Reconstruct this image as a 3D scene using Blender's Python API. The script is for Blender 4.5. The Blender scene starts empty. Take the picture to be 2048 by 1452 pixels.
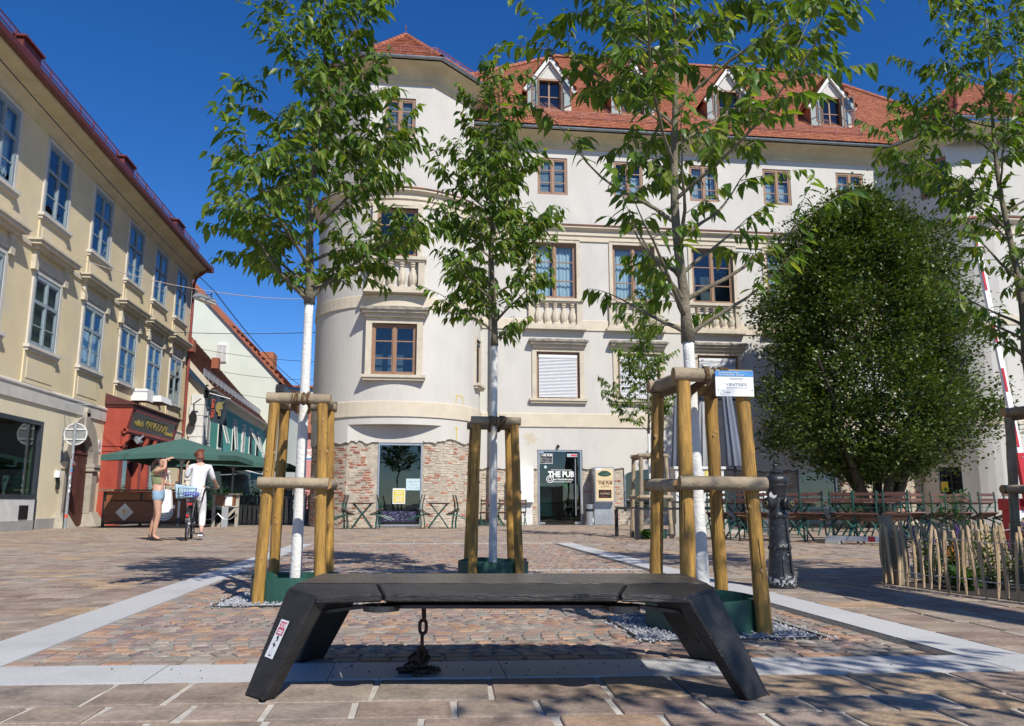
import bpy, bmesh, math, random
from math import sin, cos, pi, radians, sqrt, atan2
from mathutils import Vector, Matrix, noise
R = random.Random(7)
SC = bpy.context.scene
COL = SC.collection

# ------------------------------------------------------------------ camera, sky, sun, exposure
cd = bpy.data.cameras.new('camera'); cam = bpy.data.objects.new('camera', cd); COL.objects.link(cam)
cam.location = (0, 0, .72); cam.rotation_euler = (radians(90 + 10.03), 0, -radians(6.88))
cd.sensor_width = 36; cd.lens = 28.0; cd.clip_start = .05; cd.clip_end = 2000
SC.camera = cam
SUN = Vector((.43, -.91, 1.0)).normalized()          # towards the sun
w = bpy.data.worlds.new('World'); SC.world = w; w.use_nodes = True
nt = w.node_tree; nt.nodes.clear()
sky = nt.nodes.new('ShaderNodeTexSky'); sky.sky_type = 'NISHITA'; sky.sun_disc = False
sky.sun_elevation = math.asin(SUN.z); sky.sun_rotation = atan2(SUN.x, SUN.y)
sky.altitude = 1500; sky.air_density = 1.0; sky.dust_density = .3; sky.ozone_density = 5.0
hs = nt.nodes.new('ShaderNodeHueSaturation'); hs.inputs['Saturation'].default_value = 1.27; hs.inputs['Hue'].default_value = .5095
bg = nt.nodes.new('ShaderNodeBackground'); bg.inputs[1].default_value = .105
out = nt.nodes.new('ShaderNodeOutputWorld')
nt.links.new(sky.outputs[0], hs.inputs['Color']); nt.links.new(hs.outputs[0], bg.inputs[0]); nt.links.new(bg.outputs[0], out.inputs[0])
ld = bpy.data.lights.new('sun', 'SUN'); ld.energy = 4.2; ld.angle = radians(.53); ld.color = (1, .955, .87)
sun = bpy.data.objects.new('sun', ld); COL.objects.link(sun)
sun.rotation_euler = SUN.to_track_quat('Z', 'Y').to_euler(); sun.location = (10, -10, 30)
SC.view_settings.view_transform = 'Standard'; SC.view_settings.look = 'None'
SC.view_settings.exposure = .42; SC.view_settings.gamma = 1
SC.cycles.max_bounces = 6; SC.cycles.transparent_max_bounces = 12
SC.cycles.caustics_reflective = False; SC.cycles.caustics_refractive = False

# ------------------------------------------------------------------ materials
MATS = {}
def mat(name, col, rough=.6, var=.0, scale=6, bump=0, bscale=40, spec=.5, metal=0, coat=0, stain=None, stscale=.6, stamt=.5, perobj=0, trans=0, stretch=None):
    """principled material with broad colour variation, fine relief and optional blotchy stains"""
    if name in MATS: return MATS[name]
    m = bpy.data.materials.new(name); m.use_nodes = True; MATS[name] = m
    t = m.node_tree; N = t.nodes; L = t.links; b = N['Principled BSDF']
    b.inputs['Roughness'].default_value = rough; b.inputs['Metallic'].default_value = metal
    b.inputs['Specular IOR Level'].default_value = spec
    if coat: b.inputs['Coat Weight'].default_value = coat; b.inputs['Coat Roughness'].default_value = .12
    b.inputs['Base Color'].default_value = (*col, 1)
    tc = N.new('ShaderNodeTexCoord'); vec = tc.outputs['Object']
    if stretch:
        mp = N.new('ShaderNodeMapping'); mp.inputs['Scale'].default_value = stretch; L.new(vec, mp.inputs[0]); vec = mp.outputs[0]
    cur = None
    def nz(s, d=4, r=.6):
        n = N.new('ShaderNodeTexNoise'); n.inputs['Scale'].default_value = s; n.inputs['Detail'].default_value = d; n.inputs['Roughness'].default_value = r
        L.new(vec, n.inputs['Vector']); return n.outputs['Fac']
    def mix(a, bb, f, mode='MIX'):
        x = N.new('ShaderNodeMix'); x.data_type = 'RGBA'; x.blend_type = mode
        for v, i in ((a, 6), (bb, 7)):
            if isinstance(v, tuple): x.inputs[i].default_value = (*v[:3], 1)
            else: L.new(v, x.inputs[i])
        if isinstance(f, float): x.inputs[0].default_value = f
        else: L.new(f, x.inputs[0])
        return x.outputs[2]
    def rng(v, a, b2, c, d):
        r = N.new('ShaderNodeMapRange'); L.new(v, r.inputs[0])
        for i, q in enumerate((a, b2, c, d)): r.inputs[i + 1].default_value = q
        return r.outputs[0]
    if var:
        lo = tuple(c * (1 - var) for c in col); hi = tuple(min(1, c * (1 + var)) for c in col)
        cur = mix(lo, hi, rng(nz(scale), .3, .7, 0, 1))
    if stain:
        f = rng(nz(stscale, 6, .65), .5, .68, 0, stamt)
        cur = mix(cur if cur else col, stain, f)
    if perobj:
        oi = N.new('ShaderNodeObjectInfo'); g = N.new('ShaderNodeNewGeometry')
        ad = N.new('ShaderNodeMath'); ad.operation = 'ADD'; L.new(oi.outputs['Random'], ad.inputs[0]); L.new(g.outputs['Random Per Island'], ad.inputs[1])
        fr = N.new('ShaderNodeMath'); fr.operation = 'FRACT'; L.new(ad.outputs[0], fr.inputs[0])
        vv = rng(fr.outputs[0], 0, 1, 1 - perobj, 1 + perobj)
        cc = N.new('ShaderNodeCombineColor'); [L.new(vv, cc.inputs[i]) for i in range(3)]
        cur = mix(cur if cur else col, cc.outputs[0], 1.0, 'MULTIPLY')
    if cur: L.new(cur, b.inputs['Base Color'])
    if bump:
        bp = N.new('ShaderNodeBump'); bp.inputs['Strength'].default_value = bump; bp.inputs['Distance'].default_value = .02
        L.new(nz(bscale, 5, .65), bp.inputs['Height']); L.new(bp.outputs[0], b.inputs['Normal'])
    if rough > .1:
        L.new(rng(nz(scale * 3 + 3), .3, .7, max(.03, rough - .09), min(1, rough + .09)), b.inputs['Roughness'])
    return m

def palette_mat(name, cols, rough=.75, bump=.5, bscale=60, fine=.25, fscale=30, spec=.4):
    """every separate piece (object or island) takes its own colour from a palette"""
    m = bpy.data.materials.new(name); m.use_nodes = True; MATS[name] = m
    t = m.node_tree; N = t.nodes; L = t.links; b = N['Principled BSDF']; b.inputs['Roughness'].default_value = rough
    b.inputs['Specular IOR Level'].default_value = spec
    oi = N.new('ShaderNodeObjectInfo'); g = N.new('ShaderNodeNewGeometry')
    ad = N.new('ShaderNodeMath'); ad.operation = 'ADD'; L.new(oi.outputs['Random'], ad.inputs[0]); L.new(g.outputs['Random Per Island'], ad.inputs[1])
    fr = N.new('ShaderNodeMath'); fr.operation = 'FRACT'; L.new(ad.outputs[0], fr.inputs[0])
    cr = N.new('ShaderNodeValToRGB'); cr.color_ramp.interpolation = 'CONSTANT'
    e = cr.color_ramp.elements
    n = len(cols)
    while len(e) < n: e.new(.5)
    for i, c in enumerate(cols): e[i].position = i / n; e[i].color = (*c, 1)
    L.new(fr.outputs[0], cr.inputs[0])
    ns = N.new('ShaderNodeTexNoise'); ns.inputs['Scale'].default_value = fscale; ns.inputs['Detail'].default_value = 8; ns.inputs['Roughness'].default_value = .7
    L.new(g.outputs['Position'], ns.inputs['Vector'])
    n2 = N.new('ShaderNodeTexNoise'); n2.inputs['Scale'].default_value = 5; n2.inputs['Detail'].default_value = 4
    L.new(g.outputs['Position'], n2.inputs['Vector'])
    sm = N.new('ShaderNodeMath'); sm.operation = 'ADD'; L.new(ns.outputs[0], sm.inputs[0]); L.new(n2.outputs[0], sm.inputs[1])
    r = N.new('ShaderNodeMapRange'); L.new(sm.outputs[0], r.inputs[0]); r.inputs[1].default_value = .7; r.inputs[2].default_value = 1.3; r.inputs[3].default_value = 1 - fine; r.inputs[4].default_value = 1 + fine
    cc = N.new('ShaderNodeCombineColor'); [L.new(r.outputs[0], cc.inputs[i]) for i in range(3)]
    x = N.new('ShaderNodeMix'); x.data_type = 'RGBA'; x.blend_type = 'MULTIPLY'; x.inputs[0].default_value = 1
    L.new(cr.outputs[0], x.inputs[6]); L.new(cc.outputs[0], x.inputs[7]); L.new(x.outputs[2], b.inputs['Base Color'])
    if bump:
        bp = N.new('ShaderNodeBump'); bp.inputs['Strength'].default_value = bump; bp.inputs['Distance'].default_value = .01
        n3 = N.new('ShaderNodeTexNoise'); n3.inputs['Scale'].default_value = bscale; n3.inputs['Detail'].default_value = 6; L.new(g.outputs['Position'], n3.inputs['Vector'])
        L.new(n3.outputs[0], bp.inputs['Height']); L.new(bp.outputs[0], b.inputs['Normal'])
    return m

def glass_mat(name, tint=(.8, .88, .9), refl=1.0, rough=.01):
    m = bpy.data.materials.new(name); m.use_nodes = True; MATS[name] = m
    t = m.node_tree; N = t.nodes; L = t.links; N.remove(N['Principled BSDF'])
    tr = N.new('ShaderNodeBsdfTransparent'); tr.inputs[0].default_value = (*tint, 1)
    gl = N.new('ShaderNodeBsdfGlossy'); gl.inputs['Roughness'].default_value = rough; gl.inputs['Color'].default_value = (.95, .97, 1, 1)
    g = N.new('ShaderNodeNewGeometry')
    def M(op, a, b=None):
        n = N.new('ShaderNodeMath'); n.operation = op
        for i, v in enumerate((a, b)):
            if v is None: continue
            if isinstance(v, float): n.inputs[i].default_value = v
            else: L.new(v, n.inputs[i])
        return n
    dt = N.new('ShaderNodeVectorMath'); dt.operation = 'DOT_PRODUCT'; L.new(g.outputs['Normal'], dt.inputs[0]); L.new(g.outputs['Incoming'], dt.inputs[1])
    c5 = M('POWER', M('SUBTRACT', 1.0, M('ABSOLUTE', dt.outputs['Value']).outputs[0]).outputs[0], 5.0)
    fr = M('ADD', M('MULTIPLY', c5.outputs[0], .95).outputs[0], .05)
    ns = N.new('ShaderNodeTexNoise'); ns.inputs['Scale'].default_value = 1.3; L.new(g.outputs['Position'], ns.inputs['Vector'])
    bp = N.new('ShaderNodeBump'); bp.inputs['Strength'].default_value = .05; bp.inputs['Distance'].default_value = .05; L.new(ns.outputs[0], bp.inputs['Height']); L.new(bp.outputs[0], gl.inputs['Normal'])
    mu = N.new('ShaderNodeMath'); mu.operation = 'MULTIPLY'; mu.use_clamp = True; mu.inputs[1].default_value = refl; L.new(fr.outputs[0], mu.inputs[0])
    mx = N.new('ShaderNodeMixShader'); L.new(mu.outputs[0], mx.inputs[0]); L.new(tr.outputs[0], mx.inputs[1]); L.new(gl.outputs[0], mx.inputs[2])
    L.new(mx.outputs[0], N['Material Output'].inputs[0]); return m

def leaf_mat(name, cols, trans=.35, rough=.4):
    m = palette_mat(name, cols, rough=rough, bump=0, fine=.22, fscale=25, spec=.32)
    t = m.node_tree; N = t.nodes; L = t.links; b = N['Principled BSDF']
    src = b.inputs['Base Color'].links[0].from_socket
    tl = N.new('ShaderNodeBsdfTranslucent')
    x = N.new('ShaderNodeMix'); x.data_type = 'RGBA'; x.blend_type = 'MULTIPLY'; x.inputs[0].default_value = 1; x.inputs[7].default_value = (2.1, 2.0, .5, 1)
    L.new(src, x.inputs[6]); L.new(x.outputs[2], tl.inputs[0])
    mx = N.new('ShaderNodeMixShader'); mx.inputs[0].default_value = trans; L.new(b.outputs[0], mx.inputs[1]); L.new(tl.outputs[0], mx.inputs[2])
    L.new(mx.outputs[0], N['Material Output'].inputs[0]); return m

# ------------------------------------------------------------------ mesh helpers
class MB:
    """collects shapes, then links them as ONE mesh object"""
    def __init__(s): s.v = []; s.f = []; s.mi = []; s.cur = 0
    def face(s, pts):
        n = len(s.v); s.v += [tuple(p) for p in pts]; s.f.append(tuple(range(n, n + len(pts)))); s.mi.append(s.cur)
    def add(s, vs, fs):
        n = len(s.v); s.v += [tuple(p) for p in vs]; s.f += [tuple(i + n for i in f) for f in fs]; s.mi += [s.cur] * len(fs)
    def box(s, x0, x1, y0, y1, z0, z1, M=None):
        vs = [Vector(p) for p in ((x0,y0,z0),(x1,y0,z0),(x1,y1,z0),(x0,y1,z0),(x0,y0,z1),(x1,y0,z1),(x1,y1,z1),(x0,y1,z1))]
        if M: vs = [M @ p for p in vs]
        s.add(vs, [(0,3,2,1),(4,5,6,7),(0,1,5,4),(1,2,6,5),(2,3,7,6),(3,0,4,7)])
    def cbox(s, c, d, M=None):
        s.box(c[0]-d[0]/2, c[0]+d[0]/2, c[1]-d[1]/2, c[1]+d[1]/2, c[2]-d[2]/2, c[2]+d[2]/2, M)
    def bar(s, a, b, wd, th, upv=(0,0,1)):
        a, b = Vector(a), Vector(b); d = (b - a).normalized(); u = Vector(upv); x = d.cross(u)
        if x.length < 1e-4: x = d.cross(Vector((1,0,0)))
        x.normalize(); y = x.cross(d); x *= wd / 2; y *= th / 2
        vs = [a-x-y, a+x-y, a+x+y, a-x+y, b-x-y, b+x-y, b+x+y, b-x+y]
        s.add(vs, [(0,1,2,3),(7,6,5,4),(0,4,5,1),(1,5,6,2),(2,6,7,3),(3,7,4,0)])
    def tube(s, pts, r, n=8, cap=True, jit=0, rng=None):
        pts = [Vector(p) for p in pts]; k = len(pts); rs = r if isinstance(r, (list, tuple)) else [r] * k
        base = len(s.v); up = Vector((0, 0, 1)); prev = None
        for i, p in enumerate(pts):
            d = (pts[min(i+1, k-1)] - pts[max(i-1, 0)])
            if d.length < 1e-9: d = Vector((0, 0, 1))
            d.normalize()
            if prev is None:
                x = d.cross(up) if abs(d.z) < .95 else d.cross(Vector((1, 0, 0)))
            else: x = prev - d * prev.dot(d)
            x.normalize(); prev = x.copy(); y = d.cross(x)
            for j in range(n):
                a = 2 * pi * j / n; q = rs[i] * (1 + (rng.uniform(-jit, jit) if jit else 0))
                s.v.append(tuple(p + (x * cos(a) + y * sin(a)) * q))
        for i in range(k - 1):
            for j in range(n):
                a, b = base + i*n + j, base + i*n + (j+1) % n
                s.f.append((a, b, b + n, a + n)); s.mi.append(s.cur)
        if cap:
            s.f.append(tuple(base + j for j in range(n))[::-1]); s.mi.append(s.cur)
            s.f.append(tuple(base + (k-1)*n + j for j in range(n))); s.mi.append(s.cur)
    def lathe(s, prof, n=20, c=(0,0,0), cap=True, M=None, ang=2*pi):
        base = len(s.v); c = Vector(c)
        for r, z in prof:
            for j in range(n):
                a = ang * j / n; p = Vector((r*cos(a), r*sin(a), z))
                s.v.append(tuple((M @ p if M else p) + c))
        for i in range(len(prof) - 1):
            for j in range(n):
                a, b = base + i*n + j, base + i*n + (j+1) % n
                s.f.append((a, b, b+n, a+n)); s.mi.append(s.cur)
        if cap:
            s.f.append(tuple(base + j for j in range(n))[::-1]); s.mi.append(s.cur)
            s.f.append(tuple(base + (len(prof)-1)*n + j for j in range(n))); s.mi.append(s.cur)
    def prism(s, poly, d0, d1, M):
        """polygon in local xy extruded from z=d0 to d1, through M"""
        n = len(poly); a = [M @ Vector((x, y, d0)) for x, y in poly]; b = [M @ Vector((x, y, d1)) for x, y in poly]
        s.add(a + b, [tuple(range(n))[::-1], tuple(range(n, 2*n))] + [(i, (i+1) % n, (i+1) % n + n, i + n) for i in range(n)])
    def sphere(s, c, r, n=10, m=7, sc=(1,1,1), M=None):
        c = Vector(c); base = len(s.v)
        for i in range(m + 1):
            t = pi * i / m
            for j in range(n):
                a = 2*pi*j/n; p = Vector((sin(t)*cos(a)*sc[0], sin(t)*sin(a)*sc[1], cos(t)*sc[2])) * r
                s.v.append(tuple((M @ p if M else p) + c))
        for i in range(m):
            for j in range(n):
                a, b = base + i*n + j, base + i*n + (j+1) % n
                s.f.append((a, b, b+n, a+n)); s.mi.append(s.cur)
    def mesh(s, name, mats, smooth=False):
        me = bpy.data.meshes.new(name); me.from_pydata(s.v, [], s.f)
        for m in (mats if isinstance(mats, (list, tuple)) else [mats]): me.materials.append(m)
        if len(me.materials) > 1: me.polygons.foreach_set('material_index', s.mi)
        if smooth:
            me.polygons.foreach_set('use_smooth', [True] * len(me.polygons))
            if smooth != 'all':
                try: me.set_sharp_from_angle(angle=radians(38))
                except Exception: pass
        me.update(); return me
    def build(s, name, mats, parent=None, smooth=False, loc=None, bevel=0):
        me = s.mesh(name, mats, smooth)
        if bevel:
            bm = bmesh.new(); bm.from_mesh(me); bmesh.ops.remove_doubles(bm, verts=bm.verts, dist=1e-5)
            es = [e for e in bm.edges if len(e.link_faces) == 2 and e.calc_face_angle(0) > .5]
            bmesh.ops.bevel(bm, geom=es, offset=bevel, segments=1, affect='EDGES'); bm.normal_update(); bm.to_mesh(me); bm.free()
        return link(name, me, parent, loc)

def link(name, me, parent=None, loc=None, M=None):
    o = bpy.data.objects.new(name, me); COL.objects.link(o)
    if parent: o.parent = parent
    if loc is not None: o.location = loc
    if M is not None: o.matrix_local = M
    return o
def thing(name, label, cat, loc=(0,0,0), rz=0, group=None):
    o = bpy.data.objects.new(name, None); COL.objects.link(o); o.location = loc; o.rotation_euler = (0, 0, rz)
    o.empty_display_size = .2
    o['label'] = label; o['category'] = cat
    if group: o['group'] = group
    return o
def tag(o, label, cat, group=None):
    o['label'] = label; o['category'] = cat
    if group: o['group'] = group
    return o
def kind(o, k): o['kind'] = k; return o
def copy_tree(o, parent=None):
    c = o.copy(); COL.objects.link(c)
    if parent: c.parent = parent
    for ch in KIDS(o): copy_tree(ch, c)
    return c
def KIDS(o): return [x for x in o.children]
def text(name, s, size, m, parent, M, ext=.002, align='CENTER', bold=0, sx=1):
    cu = bpy.data.curves.new(name, 'FONT'); cu.body = s; cu.size = size; cu.align_x = align; cu.align_y = 'CENTER'; cu.extrude = ext; cu.offset = bold; cu.resolution_u = 3
    t = bpy.data.objects.new('tmp', cu); COL.objects.link(t)
    me = bpy.data.meshes.new_from_object(t.evaluated_get(bpy.context.evaluated_depsgraph_get())); me.name = name
    bpy.data.objects.remove(t); bpy.data.curves.remove(cu)
    me.materials.clear(); me.materials.append(m)
    if sx != 1: me.transform(Matrix.Scale(sx, 4, (1, 0, 0)))
    return link(name, me, parent, M=M)
def scribble(name, parent, m, x0, x1, z, y, h, seed, lines=1, gap=0, wd=.006):
    """hand-written looking strokes on a plate facing -Y"""
    rg = random.Random(seed); b = MB()
    for l in range(lines):
        x = x0; zz = z - l*gap; p = Vector((x, y, zz))
        while x < x1:
            if rg.random() < .18: x += h*.6; p = Vector((x, y, zz)); continue
            x += h*rg.uniform(.16, .32); q = Vector((x, y, zz + h*rg.uniform(-.5, .5))); b.bar(p, q, wd, .002, (0, 1, 0)); p = q
    return link(name, b.mesh(name, m), parent)
def TM(loc, rz=0, rx=0, ry=0):
    return Matrix.Translation(loc) @ Matrix.Rotation(rz, 4, 'Z') @ Matrix.Rotation(ry, 4, 'Y') @ Matrix.Rotation(rx, 4, 'X')
def WALLTXT(x, y, z, rz=0):                     # text that stands upright facing -Y of the wall frame
    return TM((x, y, z), rz, pi/2)
SKIN_C = {}
# ------------------------------------------------------------------ shared materials
M_slab = palette_mat('stone_slab', [(0.305, 0.24, 0.186), (0.268, 0.2, 0.158), (0.31, 0.262, 0.216), (0.284, 0.225, 0.175), (0.342, 0.235, 0.158), (0.241, 0.175, 0.144), (0.294, 0.24, 0.195), (0.268, 0.21, 0.166), (0.358, 0.255, 0.167), (0.284, 0.225, 0.179), (0.321, 0.25, 0.2), (0.262, 0.215, 0.177)], rough=.78, bump=.5, bscale=80, fine=.42, fscale=38, spec=.18)
M_cob = palette_mat('porphyry_cobble', [(0.275,0.22,0.182),(0.33,0.204,0.138),(0.242,0.215,0.182),(0.286,0.193,0.154),(0.374,0.248,0.165),(0.22,0.165,0.154),(0.319,0.275,0.226),(0.259,0.198,0.165),(0.308,0.215,0.171)], rough=.7, bump=.5, bscale=90, fine=.28, fscale=60, spec=.2)
M_mortar = mat('pale_mortar', (.52,.48,.42), .9, .2, 9, .5, 120)
M_granite = mat('pale_granite', (.47,.465,.455), .7, .10, 60, .15, 200, stain=(.36,.355,.34), stscale=1.6, stamt=.5, perobj=.07)
M_drain = mat('dark_grit_channel', (.075,.075,.072), .7, .5, 40, .8, 120, stain=(.16,.09,.05), stscale=9, stamt=.7)
M_gravel = palette_mat('white_gravel', [(.30,.31,.33),(.40,.40,.42),(.22,.23,.25),(.47,.47,.48),(.34,.34,.36)], rough=.8, bump=0, fine=.15)
M_blackwood = mat('black_painted_wood', (.0145,.0142,.0148), .36, .4, 3, .4, 26, spec=.5, stain=(.034,.031,.028), stscale=3.5, stamt=.6, stretch=(1, 7, 7))
M_seat = mat('black_seat_sheen', (.022,.02,.018), .27, .4, 3, .3, 26, spec=.6, stain=(.045,.04,.033), stscale=3, stamt=.6, stretch=(1, 7, 7))  # paler, browner than the other bench boards: facade reflection partly put into the colour
M_rust = mat('rusty_iron', (.06,.032,.022), .75, .5, 14, .7, 60)
M_steel = mat('dark_steel', (.05,.05,.052), .45, .3, 8, 0, metal=.6)
M_stake = mat('treated_pine', (.41,.228,.046), .62, .38, 6, .55, 24, stain=(.14,.07,.02), stscale=2.6, stamt=.8, stretch=(6, 6, .6), perobj=.14)
M_rail = mat('weathered_pine_rail', (.30,.235,.155), .75, .3, 7, .5, 40, stain=(.16,.125,.085), stscale=3, stamt=.6, perobj=.12)
M_stakeend = mat('pine_end_grain', (.38,.22,.09), .8, .25, 30, .3, 60)
M_rope = mat('coconut_rope', (.22,.13,.06), .95, .4, 60, 1, 200)
M_ring = mat('green_plastic_ring', (.018,.075,.055), .5, .2, 4, .1, 30)
M_paintbark = mat('white_bark_paint', (.74,.73,.69), .8, .07, 8, .6, 45, stain=(.5,.48,.43), stscale=4, stamt=.4)
M_bark = mat('grey_brown_bark', (.16,.135,.095), .85, .4, 8, .8, 40, stain=(.25,.23,.15), stscale=5, stamt=.6)
M_leaf = leaf_mat('tree_leaf', [(.095,.165,.024),(.07,.135,.022),(.125,.2,.03),(.06,.12,.026),(.155,.225,.034),(.10,.17,.03),(.08,.15,.036),(.19,.225,.05)], trans=.4)
M_leafd = leaf_mat('dark_small_leaf', [(.042,.078,.014),(.058,.098,.016),(.03,.06,.014),(.085,.125,.02),(.11,.14,.034)], trans=.2, rough=.38)
M_bush = leaf_mat('garden_leaf', [(.04,.10,.02),(.05,.12,.03),(.03,.075,.02)], trans=.3)
M_plaster = mat('pale_grey_plaster', (.56,.535,.485), .9, .05, 1.2, .25, 30, stain=(.42,.405,.38), stscale=.7, stamt=.42, stretch=(1,1,.45))
M_cream = mat('cream_stucco', (.60,.525,.405), .85, .06, 2, .25, 40, stain=(.51,.44,.33), stscale=1.5, stamt=.4)
M_sand = mat('sandstone_trim', (.56,.495,.385), .85, .1, 4, .4, 50, stain=(.40,.35,.27), stscale=3, stamt=.5)
M_sandtop = mat('weathered_stone_top', (.30,.27,.22), .9, .4, 12, .6, 50, stain=(.06,.055,.05), stscale=6, stamt=.8)
M_soffit = mat('ochre_cove', (.58,.49,.31), .85, .12, 1.5, .2, 30, stain=(.42,.35,.2), stscale=1, stamt=.5)
M_yellow = mat('faded_yellow_stucco', (.70,.58,.355), .9, .08, .9, .3, 30, stain=(.60,.535,.43), stscale=.55, stamt=.65)
M_yellowlo = mat('cream_ground_floor', (.74,.65,.455), .9, .05, 1, .25, 30)
M_greytrim = mat('grey_lime_trim', (.56,.53,.48), .85, .1, 2, .3, 40)
M_tile = palette_mat('clay_roof_tile', [(.32,.11,.057),(.35,.12,.06),(.295,.098,.052),(.36,.135,.068),(.33,.112,.058),(.305,.104,.056)], rough=.8, bump=.3, bscale=30, fine=.2, fscale=8)
M_oldtile = palette_mat('old_brown_tile', [(.20,.085,.05),(.27,.11,.06),(.15,.07,.05),(.31,.13,.075),(.12,.065,.05)], rough=.9, bump=.4, bscale=30, fine=.3, fscale=8)
M_zinc = mat('zinc_gutter', (.30,.32,.335), .4, .15, 3, 0, metal=.75)
M_redmetal = mat('red_brown_sheet', (.135,.032,.03), .5, .2, 3, .1, 20)
M_redpipe = mat('red_downpipe', (.23,.05,.04), .5, .2, 3, .05, 20)
M_wframe = mat('brown_window_frame', (.27,.15,.085), .55, .15, 8, .15, 50, stretch=(4,4,1))
M_bframe = mat('blue_grey_window_frame', (.25,.305,.33), .55, .12, 6, .1, 40)
M_white = mat('white_paint', (.78,.78,.77), .55, .04, 5)
M_dirtywhite = mat('dirty_white_paint', (.66,.65,.62), .7, .1, 3, .1, 30, stain=(.45,.43,.39), stscale=2, stamt=.4)
M_blind = mat('white_blind_slat', (.72,.73,.75), .5, .04, 5)
M_greenblind = mat('green_blind_slat', (.33,.40,.24), .6, .1, 5)
M_curtain = mat('white_curtain', (.66,.67,.69), .9, .10, 6, .3, 12, stretch=(6,6,.4))
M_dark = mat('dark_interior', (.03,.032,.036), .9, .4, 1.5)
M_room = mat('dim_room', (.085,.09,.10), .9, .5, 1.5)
M_glass = glass_mat('window_glass')
M_shopglass = glass_mat('shop_glass', (.5,.62,.6), 1.25)
M_brick = palette_mat('old_brick', [(.50,.42,.33),(.54,.46,.37),(.45,.21,.13),(.50,.44,.35),(.56,.49,.40),(.43,.17,.10),(.48,.40,.32),(.52,.45,.36),(.55,.46,.37)], rough=.95, bump=.9, bscale=45, fine=.25, fscale=25)
M_brickred = palette_mat('broken_red_brick', [(.37,.30,.24),(.37,.15,.09),(.40,.33,.27),(.33,.115,.07),(.38,.31,.25),(.29,.10,.065),(.34,.24,.18),(.40,.18,.11),(.36,.29,.235)], rough=.95, bump=.9, bscale=45, fine=.3, fscale=25)
M_rubble = mat('lime_mortar_wall', (.45,.39,.31), .95, .3, 6, 1, 25, stain=(.30,.25,.20), stscale=3, stamt=.6)
M_brokenplaster = mat('broken_plaster_edge', (.20,.17,.14), .95, .4, 9, 1, 40)
M_black = mat('black_paint', (.012,.012,.013), .4, .3, 6)
M_rubber = mat('black_rubber', (.015,.015,.015), .75, .2, 8)
M_cast = mat('black_cast_iron', (.017,.018,.021), .36, .3, 7, .35, 35, spec=.55, stain=(.03,.03,.032), stscale=4, stamt=.6)
M_chip = mat('chipped_white_flake', (.35,.36,.37), .8, .2, 20)
M_greenmetal = mat('green_chair_frame', (.011,.07,.052), .45, .2, 6, 0)
M_slat = mat('brown_chair_slat', (.115,.052,.036), .45, .25, 8, .2, 40, perobj=.15, stretch=(1,6,6))
M_stone = mat('weathered_portal_stone', (.38,.34,.275), .9, .2, 4, .6, 30, stain=(.23,.205,.17), stscale=2, stamt=.6)
M_plinth = mat('grey_plinth', (.35,.34,.32), .85, .12, 3, .3, 40)
M_doorwood = mat('dark_red_door', (.115,.036,.028), .6, .25, 4, .25, 40)
M_redwood = mat('red_shopfront_paint', (.35,.062,.038), .5, .14, 3, .15, 30, stain=(.30,.045,.03), stscale=1.2, stamt=.5)
M_darkred = mat('dark_red_cornice', (.085,.022,.02), .6, .2, 5, .2, 30)
M_signglass = mat('green_sign_board', (.035,.055,.045), .25, .4, 2, 0)
M_gold = mat('gold_lettering', (.55,.42,.08), .5, .1, 8)
M_teal = mat('teal_stucco', (.075,.34,.285), .85, .08, 1.5, .2, 30, stain=(.06,.29,.24), stscale=1, stamt=.4)
M_palegreen = mat('pale_green_render', (.60,.645,.55), .9, .04, .8, .15, 20)
M_pink = mat('pink_render', (.60,.27,.25), .9, .06, 1, .1, 20)
M_greywall = mat('grey_white_render', (.60,.60,.60), .9, .05, 1)
M_parasol = mat('green_parasol_fabric', (.045,.115,.095), .8, .1, 3, .1, 60)
M_counter = mat('reddish_counter_wood', (.17,.062,.03), .5, .3, 3, .2, 30, stain=(.10,.045,.03), stscale=1.2, stamt=.6, stretch=(1, 6, 6))
M_counterup = mat('orange_counter_panel', (.20,.07,.02), .45, .2, 4, .1, 30)
M_galv = mat('galvanised_steel', (.42,.44,.46), .42, .18, 8, 0, metal=.6)
M_skin = mat('skin', (.50,.28,.19), .55, .08, 10)
M_skin2 = mat('fair_skin', (.56,.34,.25), .55, .08, 10)
M_hairdk = mat('dark_brown_hair', (.028,.013,.010), .45, .4, 40, .4, 80)
M_hairred = mat('red_brown_hair', (.17,.042,.022), .5, .4, 40, .5, 80)
M_olive = mat('olive_top', (.22,.235,.12), .9, .1, 20, .2, 90)
M_denim = mat('light_denim', (.24,.36,.48), .9, .22, 14, .2, 90)
M_whitecloth = mat('white_cotton', (.74,.735,.74), .85, .05, 6, .25, 14)
M_redpaint = mat('signal_red', (.47,.022,.03), .4, .1, 4)
M_fence = mat('chestnut_picket', (.48,.345,.20), .8, .2, 8, .35, 40, stain=(.38,.26,.15), stscale=3, stamt=.5, perobj=.22, stretch=(4,4,.8))
M_soil = mat('dark_soil', (.035,.026,.02), .95, .4, 12, 1, 30)
M_wire = mat('dark_cable', (.03,.03,.033), .6)
M_lightwire = mat('pale_cable', (.42,.36,.33), .6)
M_concrete = mat('concrete', (.40,.375,.32), .9, .12, 4, .4, 40, stain=(.24,.22,.19), stscale=3, stamt=.6, stretch=(1,1,.5))
M_canvas = mat('grey_blue_parasol_cover', (.15,.17,.21), .85, .1, 4, .2, 30)
M_canvas2 = mat('light_grey_parasol_cover', (.33,.33,.33), .85, .1, 4, .2, 30)
M_box = mat('cream_sign_face', (.66,.52,.30), .5, .08, 4)
M_alu = mat('brushed_aluminium', (.55,.56,.57), .32, .06, 8, 0, metal=.8)
M_paper = mat('white_paper', (.74,.74,.72), .7, .02, 10)
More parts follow.
